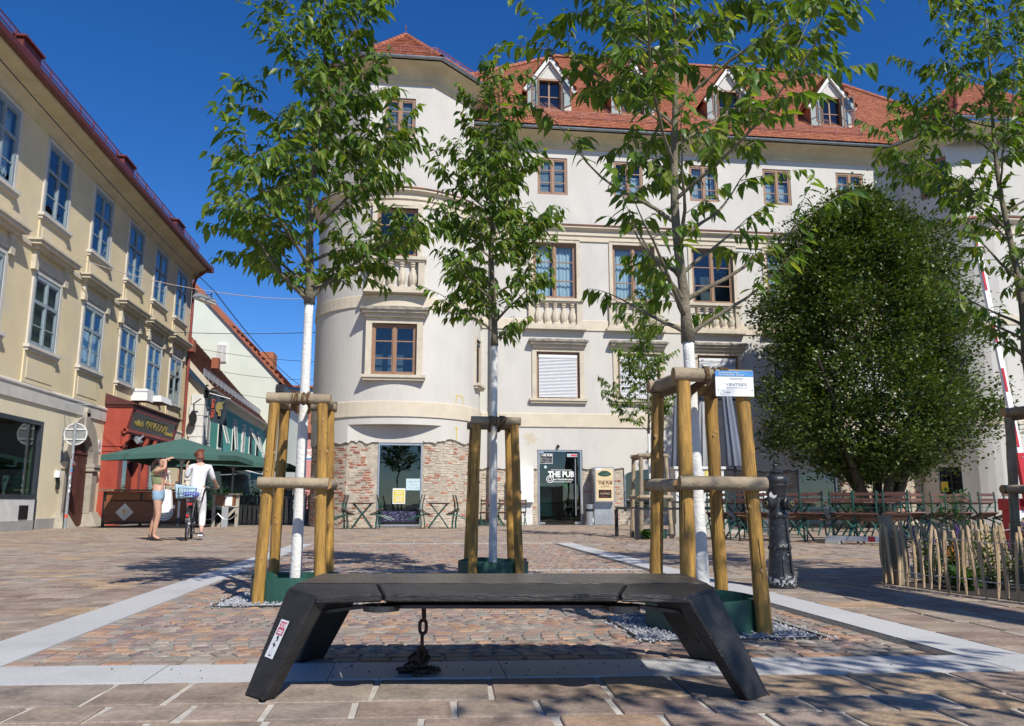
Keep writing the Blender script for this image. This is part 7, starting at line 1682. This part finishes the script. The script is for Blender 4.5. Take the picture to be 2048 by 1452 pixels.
# ------------------------------------------------------------------ bicycle and people
def bicycle(loc, rz, label, basket=True, lean=0):
    t = thing('bicycle', label, 'bicycle', loc, rz); t.rotation_euler = (0, lean, rz); r = .33; Y2 = 1.06
    Mx_ = Matrix.Rotation(pi/2,4,'Y')
    def wheel(y):
        def ty():
            m = MB(); k = 28
            for i in range(k):
                a0, a1 = 2*pi*i/k, 2*pi*(i+1)/k
                for j in range(6):
                    b0, b1 = 2*pi*j/6, 2*pi*(j+1)/6; p = lambda a, b: (.02*sin(b), (r-.02+.02*cos(b))*cos(a), (r-.02+.02*cos(b))*sin(a)); m.face([p(a0,b0),p(a1,b0),p(a1,b1),p(a0,b1)])
            return m.mesh('tyre', M_rubber, smooth='all')
        w_ = link('wheel', cached('rim', lambda: (lambda m: (m.lathe([(r-.05,-.01),(r-.038,-.01),(r-.038,.01),(r-.05,.01)],28,cap=False,M=Mx_), m.lathe([(.03,-.04),(.03,.04)],10,M=Mx_), [m.bar((0.012*(1 if i%2 else -1),.025*cos(2*pi*i/20),.025*sin(2*pi*i/20)),(0,(r-.05)*cos(2*pi*i/20),(r-.05)*sin(2*pi*i/20)),.003,.003) for i in range(20)], m.mesh('wheel', M_galv))[-1])(MB())), t, M=TM((0,y,r)))
        link('tyre', cached('tyre', ty), w_)
    wheel(0); wheel(Y2)
    m = MB(); q = lambda *p: m.tube(p, .017, 8)
    st, bb_, hd0, hd1 = (0,.23,.86), (0,.42,.29), (0,.86,.66), (0,.83,.86)
    q(st, bb_); q(bb_, hd0); q((0,.30,.62),(0,.6,.55),hd1); q(hd0, hd1); m.tube([hd0,(.03,.93,.5),(.05,Y2,r)],.012,6); m.tube([hd0,(-.03,.93,.5),(-.05,Y2,r)],.012,6)
    for s in (-1,1): m.tube([(s*.05,0,r),(s*.02,.40,.29)],.011,6); m.tube([(s*.05,0,r),(s*.02,.26,.75)],.010,6)
    m.build('bicycle_frame', M_black, t, smooth=True)
    m = MB(); m.tube([hd1,(0,.80,1.02)],.014,8); m.tube([(-.30,.62,1.06),(-.22,.74,1.08),(0,.82,1.04),(.22,.74,1.08),(.30,.62,1.06)],.012,8); m.build('handlebar', M_galv, t, smooth=True)
    m = MB(); [m.tube([(s*.30,.62,1.06),(s*.33,.52,1.05)],.017,8) for s in (-1,1)]; m.build('grip', M_rubber, t)
    m = MB(); m.sphere((0,.17,.92),.1,12,6,(1.0,1.25,.4)); m.sphere((0,.3,.92),.06,10,6,(.6,1.8,.4)); m.tube([st,(0,.2,.91)],.013,6); m.build('saddle', M_rubber, t, smooth=True)
    m = MB(); 
    for y in (0,Y2):
        k = 10; a0_, a1_ = (.35, 2.9)
        for i in range(k): a, b = a0_+(a1_-a0_)*i/k, a0_+(a1_-a0_)*(i+1)/k; m.face([(-.03,y+(r+.02)*cos(a),r+(r+.02)*sin(a)),(.03,y+(r+.02)*cos(a),r+(r+.02)*sin(a)),(.03,y+(r+.02)*cos(b),r+(r+.02)*sin(b)),(-.03,y+(r+.02)*cos(b),r+(r+.02)*sin(b))])
    m.face([(-.03,-.345,.36),(.03,-.345,.36),(.03,-.30,.55),(-.03,-.30,.55)]); m.build('mudguard', M_black, t)
    m = MB(); m.lathe([(.09,-.006),(.09,.006)],20,(.05,.42,.29),M=Mx_); m.bar((.07,.42,.29),(.09,.50,.14),.02,.012); m.bar((-.07,.42,.29),(-.09,.34,.44),.02,.012); m.box(.09,.17,.46,.55,.12,.14); m.box(-.17,-.09,.3,.39,.43,.45); m.build('crank', M_steel, t)
    m = MB(); m.box(-.05,.05,-.2,-.17,.70,.74); m.box(-.025,.025,-.355,-.34,.47,.52); m.build('rear_light', M_redpaint, t)
    m = MB(); m.box(-.06,.06,-.2,.3,.74,.76); m.bar((-.05,-.1,.74),(-.05,0,r),.01,.01); m.bar((.05,-.1,.74),(.05,0,r),.01,.01); m.build('luggage_rack', M_black, t)
    if basket:
        m = MB(); z0, z1 = .77, 1.02
        for s, z in ((.85,z0),(.9,z0+.08),(.95,z0+.17),(1,z1)): 
            c_ = [(-.24*s,-.22*s),(.24*s,-.22*s),(.24*s,.16*s),(-.24*s,.16*s)]
            for a, b in zip(c_, c_[1:]+c_[:1]): m.bar((*a,z),(*b,z),.007,.007)
        for k in range(11):
            f = -1+2*k/10
            for y in (-.22,.16): m.bar((f*.24*.85,y*.85,z0),(f*.24,y,z1),.005,.005); m.bar((f*.24*.85,-.03,z0),(f*.24*.85,.03,z0),.005,.005)
            yy = -.22+.38*k/10
            for x in (-.24,.24): m.bar((x*.85,yy*.85,z0),(x,yy,z1),.005,.005)
        m.build('basket', M_black, t)
    return t
def figure(name, J, E_, m, parent, sub=2, smooth=True):
    """one continuous skinned surface grown over a jointed skeleton"""
    names = list(J); idx = {n: i for i, n in enumerate(names)}
    me = bpy.data.meshes.new('tmp'); me.from_pydata([J[n][0] for n in names], [(idx[a], idx[b]) for a, b in E_], [])
    o = bpy.data.objects.new('tmp', me); COL.objects.link(o); md = o.modifiers.new('s', 'SKIN'); md.use_smooth_shade = True
    sv = me.skin_vertices[0].data
    for i, n in enumerate(names):
        r = J[n][1]; sv[i].radius = r if isinstance(r, tuple) else (r, r); sv[i].use_root = (i == 0)
    o.modifiers.new('u', 'SUBSURF').levels = sub; bpy.context.view_layer.update()
    r = bpy.data.meshes.new_from_object(o.evaluated_get(bpy.context.evaluated_depsgraph_get())); r.name = name
    bpy.data.objects.remove(o); bpy.data.meshes.remove(me); r.materials.clear(); r.materials.append(m)
    r.polygons.foreach_set('use_smooth', [True]*len(r.polygons)); return link(name, r, parent)
def hand(J, E_, tag_, wrist, d, n_, curl=.25, ln=.085):
    """palm with four unequal bent fingers and a thumb off its side; d along the hand, n_ palm normal"""
    d = Vector(d).normalized(); n_ = Vector(n_).normalized(); s = d.cross(n_).normalized(); w_ = Vector(J[wrist][0])
    J[tag_+'p'] = (tuple(w_ + d*.055), (.032,.017)); E_.append((wrist, tag_+'p'))
    for k, (o, l) in enumerate(((-.027,.8),(-.009,1),(.010,.95),(.028,.75))):
        b = w_ + d*.09 + s*o; c = b + (d + n_*curl).normalized()*ln*l*.5; e = c + (d + n_*curl*2.2).normalized()*ln*l*.45
        J[f'{tag_}b{k}'] = (tuple(b), .0095); J[f'{tag_}c{k}'] = (tuple(c), .0088); J[f'{tag_}e{k}'] = (tuple(e), .0075); E_ += [(tag_+'p', f'{tag_}b{k}'), (f'{tag_}b{k}', f'{tag_}c{k}'), (f'{tag_}c{k}', f'{tag_}e{k}')]
    b = w_ + d*.03 - s*.035 + n_*.01; J[tag_+'t1'] = (tuple(b), .012); J[tag_+'t2'] = (tuple(b + (d - s*.7 + n_*.4).normalized()*.04), .010); E_ += [(tag_+'p', tag_+'t1'), (tag_+'t1', tag_+'t2')]
# woman in olive top, facing right, shading her eyes
wo = thing('person', 'person in olive crop top and denim shorts shading their eyes with one hand', 'person', (-5.156, 17.0, 0), 0)
J = {'pel': ((.03,0,.95),(.125,.135)), 'wai': ((.02,0,1.08),(.095,.115)), 'che': ((.0,0,1.24),(.11,.135)), 'clav': ((.0,0,1.37),(.08,.10)), 'neck': ((.025,0,1.45),.048), 'jaw': ((.06,0,1.505),(.062,.058)), 'head': ((.065,0,1.57),(.088,.078)), 'top': ((.055,0,1.625),(.065,.06)),
     'rs': ((.0,-.165,1.365),.05), 're': ((.175,-.2,1.42),.038), 'rw': ((.155,-.10,1.60),.026), 'ls': ((.0,.165,1.365),.05), 'le': ((.07,.2,1.14),.037), 'lw': ((.23,.10,1.10),.025),
     'rh': ((.035,-.085,.90),.1), 'rk': ((.085,-.085,.49),(.056,.056)), 'rc': ((.05,-.085,.32),(.054,.054)), 'ra': ((.03,-.09,.085),.034), 'rt': ((.15,-.10,.03),(.028,.038)), 'lh': ((.035,.085,.90),.1), 'lk': ((-.005,.085,.49),.056), 'lc': ((-.06,.09,.32),.054), 'la': ((-.09,.10,.085),.034), 'lt': ((.03,.12,.03),(.028,.038)), 'nose': ((.158,0,1.545),.012)}
E_ = [('pel','wai'),('wai','che'),('che','clav'),('clav','neck'),('neck','jaw'),('jaw','head'),('head','top'),('clav','rs'),('rs','re'),('re','rw'),('clav','ls'),('ls','le'),('le','lw'),('pel','rh'),('rh','rk'),('rk','rc'),('rc','ra'),('ra','rt'),('pel','lh'),('lh','lk'),('lk','lc'),('lc','la'),('la','lt'),('head','nose')]
hand(J, E_, 'R', 'rw', (.75,.5,.35), (.2,.6,-.7), .1); hand(J, E_, 'L', 'lw', (1,-.1,.1), (0,-.3,1), .6)
figure('body', J, E_, M_skin, wo)
figure('crop_top', {'a': ((.02,0,1.01),(.108,.125)), 'b': ((.0,0,1.24),(.125,.145)), 'b2': ((.045,0,1.25),(.10,.12)), 'c': ((-.005,0,1.375),(.098,.135)), 'd': ((-.0,-.12,1.40),.055), 'e': ((.0,.12,1.40),.055)}, [('a','b'),('b','c'),('b','b2'),('c','d'),('c','e')], M_olive, wo)
figure('shorts', {'a': ((.03,0,.94),(.14,.148)), 'b': ((.022,0,1.075),(.108,.126)), 'c': ((.045,-.085,.86),(.118,.105)), 'd': ((.06,-.088,.745),(.10,.095)), 'e': ((.025,.085,.86),(.118,.105)), 'f': ((.02,.088,.745),(.10,.095))}, [('a','b'),('a','c'),('c','d'),('a','e'),('e','f')], M_denim, wo)
figure('hair', {'a': ((.035,0,1.60),(.102,.092)), 'b': ((-.01,0,1.555),(.075,.082)), 'c': ((-.07,0,1.565),.045), 'd': ((-.115,0,1.50),.05), 'e': ((-.125,0,1.40),.042), 'f': ((-.11,0,1.31),.02)}, [('a','b'),('b','c'),('c','d'),('d','e'),('e','f')], M_hairdk, wo)
m = MB()
for s, (ax, ay) in ((-1,(.03,-.095)),(1,(-.09,.105))):
    m.box(ax-.06,ax+.165,ay-.045,ay+.045,0,.018)
    for dx in (-.01,.05,.105): m.tube([(ax+dx,ay-.045,.012),(ax+dx,ay,.075-dx*.2),(ax+dx,ay+.045,.012)],.006,5)
    m.tube([(ax-.035,ay-.035,.02),(ax-.04,ay,.12),(ax-.035,ay+.035,.02)],.006,5)
m.build('sandals', M_rubber, wo)
m = MB(); m.box(.14,.152,-.07,-.01,1.552,1.585); m.box(.14,.152,.01,.07,1.552,1.585); m.bar((.145,-.072,1.575),(.05,-.082,1.575),.006,.006); m.bar((.145,.072,1.575),(.05,.082,1.575),.006,.006); m.build('sunglasses', M_black, wo)
m = MB(); m.sphere((.135,0,1.503),.014,8,5,(.5,1.4,.5)); m.build('lips', mat('lip',(.4,.14,.12),.5), wo); m = MB(); m.sphere((.045,-.08,1.545),.024,8,6,(.7,.35,1.1)); m.sphere((.045,.08,1.545),.024,8,6,(.7,.35,1.1)); m.build('ear', M_skin, wo)
ph = MB(); ph.box(-.035,.035,-.07,.07,-.005,.005, TM((-5.156+.36,17.0+.08,1.135),.3,.5)); tag(ph.build('phone', M_black), 'dark phone held by the person in the olive top', 'phone')
tb = MB(); n = 10
tb.add([(-.0,-.01,1.02),(.16,.02,1.0),(.19,.02,.56),(.02,-.02,.54),(.0,.06,1.02),(.16,.09,1.0),(.2,.12,.58),(.03,.1,.56)], [(0,1,2,3),(7,6,5,4),(1,5,6,2),(4,0,3,7),(2,6,7,3)]); tb.tube([(.02,.02,1.01),(.03,.17,1.40),(.05,.17,1.40),(.14,.05,1.0)], .008, 5)
tag(tb.build('tote_bag', M_whitecloth, loc=(-5.156+.07, 17.0+.12, 0)), 'white cloth tote bag hanging from the shoulder of the person in shorts', 'bag')
# cyclist seen from behind, one foot on the ground
bicycle((-4.46, 16.75, 0), .17, 'black city bicycle with a wire basket, held by the person in white', lean=.05)
bk = MB(); rg = random.Random(4)
bk.sphere((0,0,0),1,14,8,(.19,.14,.09)); o = bk.build('folded_cloth', mat('blue_check_cloth',(.22,.26,.62),.9,.5,30,.3,40), loc=(-4.44,16.72,.90), smooth='all'); tag(o, 'blue and white checked cloth lying in the bicycle basket', 'cloth')
bk = MB(); bk.add([(-.22,-.14,.8),(.1,-.16,.82),(.16,-.1,1.02),(-.26,-.12,1.09),(-.2,.08,.8),(.1,.08,.82),(.14,.06,1.02),(-.24,.08,1.08)], [(0,1,2,3),(7,6,5,4),(0,4,5,1),(1,5,6,2),(2,6,7,3),(3,7,4,0)]); tag(bk.build('shopping_bag', mat('pale_blue_bag',(.35,.50,.58),.6,.15,12,.3,14), loc=(-4.46,16.74,.02), bevel=.02), 'pale blue bag standing in the bicycle basket', 'bag')
cy = thing('person', 'person in white top and white capri trousers astride the bicycle', 'person', (-4.38, 16.98, 0), .12)
J = {'pel': ((-.0,0,1.0),(.15,.12)), 'wai': ((0,.03,1.14),(.13,.10)), 'che': ((.02,.05,1.33),(.155,.11)), 'clav': ((.03,.05,1.47),(.11,.075)), 'neck': ((.02,.05,1.55),.052), 'jaw': ((.0,.06,1.61),(.06,.066)), 'head': ((.01,.05,1.68),(.078,.09)), 'top': ((.02,.05,1.735),.065), 'nose': ((-.085,.07,1.655),.012),
     'ls': ((-.15,.05,1.45),.058), 'le': ((-.225,.10,1.24),.042), 'lw': ((-.235,.16,1.43),.028), 'rs': ((.205,.05,1.45),.058), 're': ((.285,.18,1.22),.042), 'rw': ((.33,.40,1.10),.028),
     'rh': ((.09,0,.93),.105), 'rk': ((.12,.10,.55),.062), 'rc': ((.13,.06,.36),.056), 'ra': ((.13,-.0,.16),.036), 'rt': ((.145,.11,.06),(.04,.032)), 'lh': ((-.09,0,.93),.105), 'lk': ((-.13,.24,.64),.062), 'lc': ((-.14,.20,.45),.056), 'la': ((-.15,.16,.30),.036), 'lt': ((-.16,.28,.27),(.04,.032))}
E_ = [('pel','wai'),('wai','che'),('che','clav'),('clav','neck'),('neck','jaw'),('jaw','head'),('head','top'),('head','nose'),('clav','rs'),('rs','re'),('re','rw'),('clav','ls'),('ls','le'),('le','lw'),('pel','rh'),('rh','rk'),('rk','rc'),('rc','ra'),('ra','rt'),('pel','lh'),('lh','lk'),('lk','lc'),('lc','la'),('la','lt')]
hand(J, E_, 'L', 'lw', (-.1,.1,1), (.8,.3,.1), .5); hand(J, E_, 'R', 'rw', (-.15,1,-.2), (0,-.2,-1), .9)
figure('body', J, E_, M_skin2, cy)
figure('white_top', {'a': ((0,0,.92),(.178,.145)), 'b': ((0,.03,1.16),(.148,.118)), 'c': ((.02,.05,1.33),(.172,.128)), 'd': ((.03,.05,1.46),(.125,.095)), 'ls': ((-.15,.05,1.455),.07), 'l2': ((-.20,.08,1.33),.06), 'le': ((-.225,.105,1.245),.054), 'rs': ((.205,.05,1.455),.07), 'r2': ((.25,.11,1.32),.06), 're': ((.285,.185,1.215),.052)}, [('a','b'),('b','c'),('c','d'),('d','ls'),('ls','l2'),('l2','le'),('d','rs'),('rs','r2'),('r2','re')], M_whitecloth, cy)
figure('white_trousers', {'a': ((0,0,.98),(.165,.135)), 'w': ((0,.015,1.09),(.148,.122)), 'rh': ((.09,0,.90),.122), 'rk': ((.12,.10,.55),.078), 'rc': ((.13,.06,.33),.07), 'rd': ((.13,.03,.25),.06), 'lh': ((-.09,0,.90),.122), 'lk': ((-.13,.24,.64),.078), 'lc': ((-.14,.2,.45),.07), 'ld': ((-.145,.18,.38),.062)}, [('a','w'),('a','rh'),('rh','rk'),('rk','rc'),('rc','rd'),('a','lh'),('lh','lk'),('lk','lc'),('lc','ld')], M_whitecloth, cy)
figure('hair', {'a': ((.028,.03,1.70),(.086,.088)), 'b': ((.036,.006,1.615),(.076,.08)), 'c': ((.0,.05,1.745),(.066,.07)), 'd': ((-.035,.06,1.755),.045)}, [('a','b'),('a','c'),('c','d')], M_hairred, cy)
m = MB(); m.sphere((.0,-.045,1.655),.024,8,6,(.7,.4,1.1)); m.build('ear', M_skin2, cy)
m = MB(); m.tube([(-.0,-.04,1.675),(-.075,.0,1.675)],.005,5); m.lathe([(.026,-.002),(.026,.002)],12,(-.082,.025,1.668),True,Matrix.Rotation(pi/2,4,'Y')); m.lathe([(.026,-.002),(.026,.002)],12,(-.082,.09,1.668),True,Matrix.Rotation(pi/2,4,'Y')); m.build('glasses', M_black, cy)
m = MB(); m.sphere((-.068,.065,1.612),.014,8,5,(.5,1.4,.5)); m.build('lips', MATS['lip'], cy)
m = MB(); Mx_ = TM((.14,.05,.085),-.1,-.55); m.sphere((0,0,0),1,10,7,(.05,.13,.045),M=Mx_.to_3x3().to_4x4()); m2 = [tuple(Vector(v)+Vector((.14,.05,.085))) for v in m.v]; m.v = m2; m.sphere((-.155,.22,.27),1,10,7,(.05,.13,.045)); m.build('shoes', mat('navy_shoe',(.02,.03,.07),.6,.2,20), cy, smooth='all')
m = MB(); Mx_ = TM((.14,.05,.045),-.1,-.55); m.box(-.048,.048,-.13,.13,-.02,.0,Mx_); m.build('shoe_sole', M_white, cy)
# distant cyclist in the shaded street
bicycle((-4.75, 31.6, 0), pi+.1, 'bicycle ridden towards the viewer in the shaded street', basket=False)
fc_ = thing('person', 'person in grey-blue shirt with rucksack straps riding a bicycle in the shaded street', 'person', (-4.75, 31.4, 0), pi+.1)
J = {'pel': ((0,.0,.98),(.15,.13)), 'wai': ((0,.06,1.12),(.13,.11)), 'che': ((0,.14,1.3),(.16,.12)), 'clav': ((0,.2,1.43),(.11,.08)), 'neck': ((0,.24,1.51),.052), 'jaw': ((0,.28,1.57),.065), 'head': ((0,.28,1.64),(.078,.09)), 'top': ((0,.27,1.7),.062), 'nose': ((0,.38,1.62),.012),
     'ls': ((-.19,.2,1.41),.055), 'le': ((-.30,.36,1.2),.042), 'lw': ((-.30,.55,1.09),.028), 'rs': ((.19,.2,1.41),.055), 're': ((.30,.36,1.2),.042), 'rw': ((.30,.55,1.09),.028), 'rh': ((.09,.03,.93),.105), 'rk': ((.12,.40,.72),.062), 'ra': ((.13,.38,.24),.038), 'rt': ((.13,.50,.2),.034), 'lh': ((-.09,.03,.93),.105), 'lk': ((-.12,.42,.88),.062), 'la': ((-.13,.30,.52),.038), 'lt': ((-.13,.42,.48),.034)}
E_ = [('pel','wai'),('wai','che'),('che','clav'),('clav','neck'),('neck','jaw'),('jaw','head'),('head','top'),('head','nose'),('clav','rs'),('rs','re'),('re','rw'),('clav','ls'),('ls','le'),('le','lw'),('pel','rh'),('rh','rk'),('rk','ra'),('ra','rt'),('pel','lh'),('lh','lk'),('lk','la'),('la','lt')]
hand(J, E_, 'L', 'lw', (0,1,-.2), (0,-.2,-1), .9); hand(J, E_, 'R', 'rw', (0,1,-.2), (0,-.2,-1), .9)
figure('body', J, E_, M_skin, fc_)
figure('shirt', {'a': ((0,0,1.0),(.165,.145)), 'b': ((0,.06,1.13),(.15,.125)), 'c': ((0,.14,1.3),(.175,.135)), 'd': ((0,.2,1.42),(.12,.095)), 'ls': ((-.19,.2,1.415),.068), 'le': ((-.25,.28,1.3),.06), 'rs': ((.19,.2,1.415),.068), 're': ((.25,.28,1.3),.06)}, [('a','b'),('b','c'),('c','d'),('d','ls'),('ls','le'),('d','rs'),('rs','re')], mat('grey_blue_shirt',(.42,.45,.55),.9,.1,10), fc_)
figure('trousers', {'a': ((0,0,.96),(.165,.14)), 'rh': ((.09,.04,.92),.12), 'rk': ((.12,.40,.71),.08), 'rd': ((.125,.39,.5),.075), 'lh': ((-.09,.04,.92),.12), 'lk': ((-.12,.42,.87),.08), 'ld': ((-.125,.36,.7),.075)}, [('a','rh'),('rh','rk'),('rk','rd'),('a','lh'),('lh','lk'),('lk','ld')], mat('olive_shorts',(.08,.08,.06),.9,.1,10), fc_)
figure('hair', {'a': ((0,.25,1.69),(.088,.095)), 'b': ((0,.21,1.64),(.08,.07))}, [('a','b')], M_hairdk, fc_)
m = MB(); [m.tube([(s*.1,.1,1.47),(s*.1,.29,1.38),(s*.12,.27,1.2)],.02,6) for s in (-1,1)]; m.build('rucksack_straps', M_black, fc_)
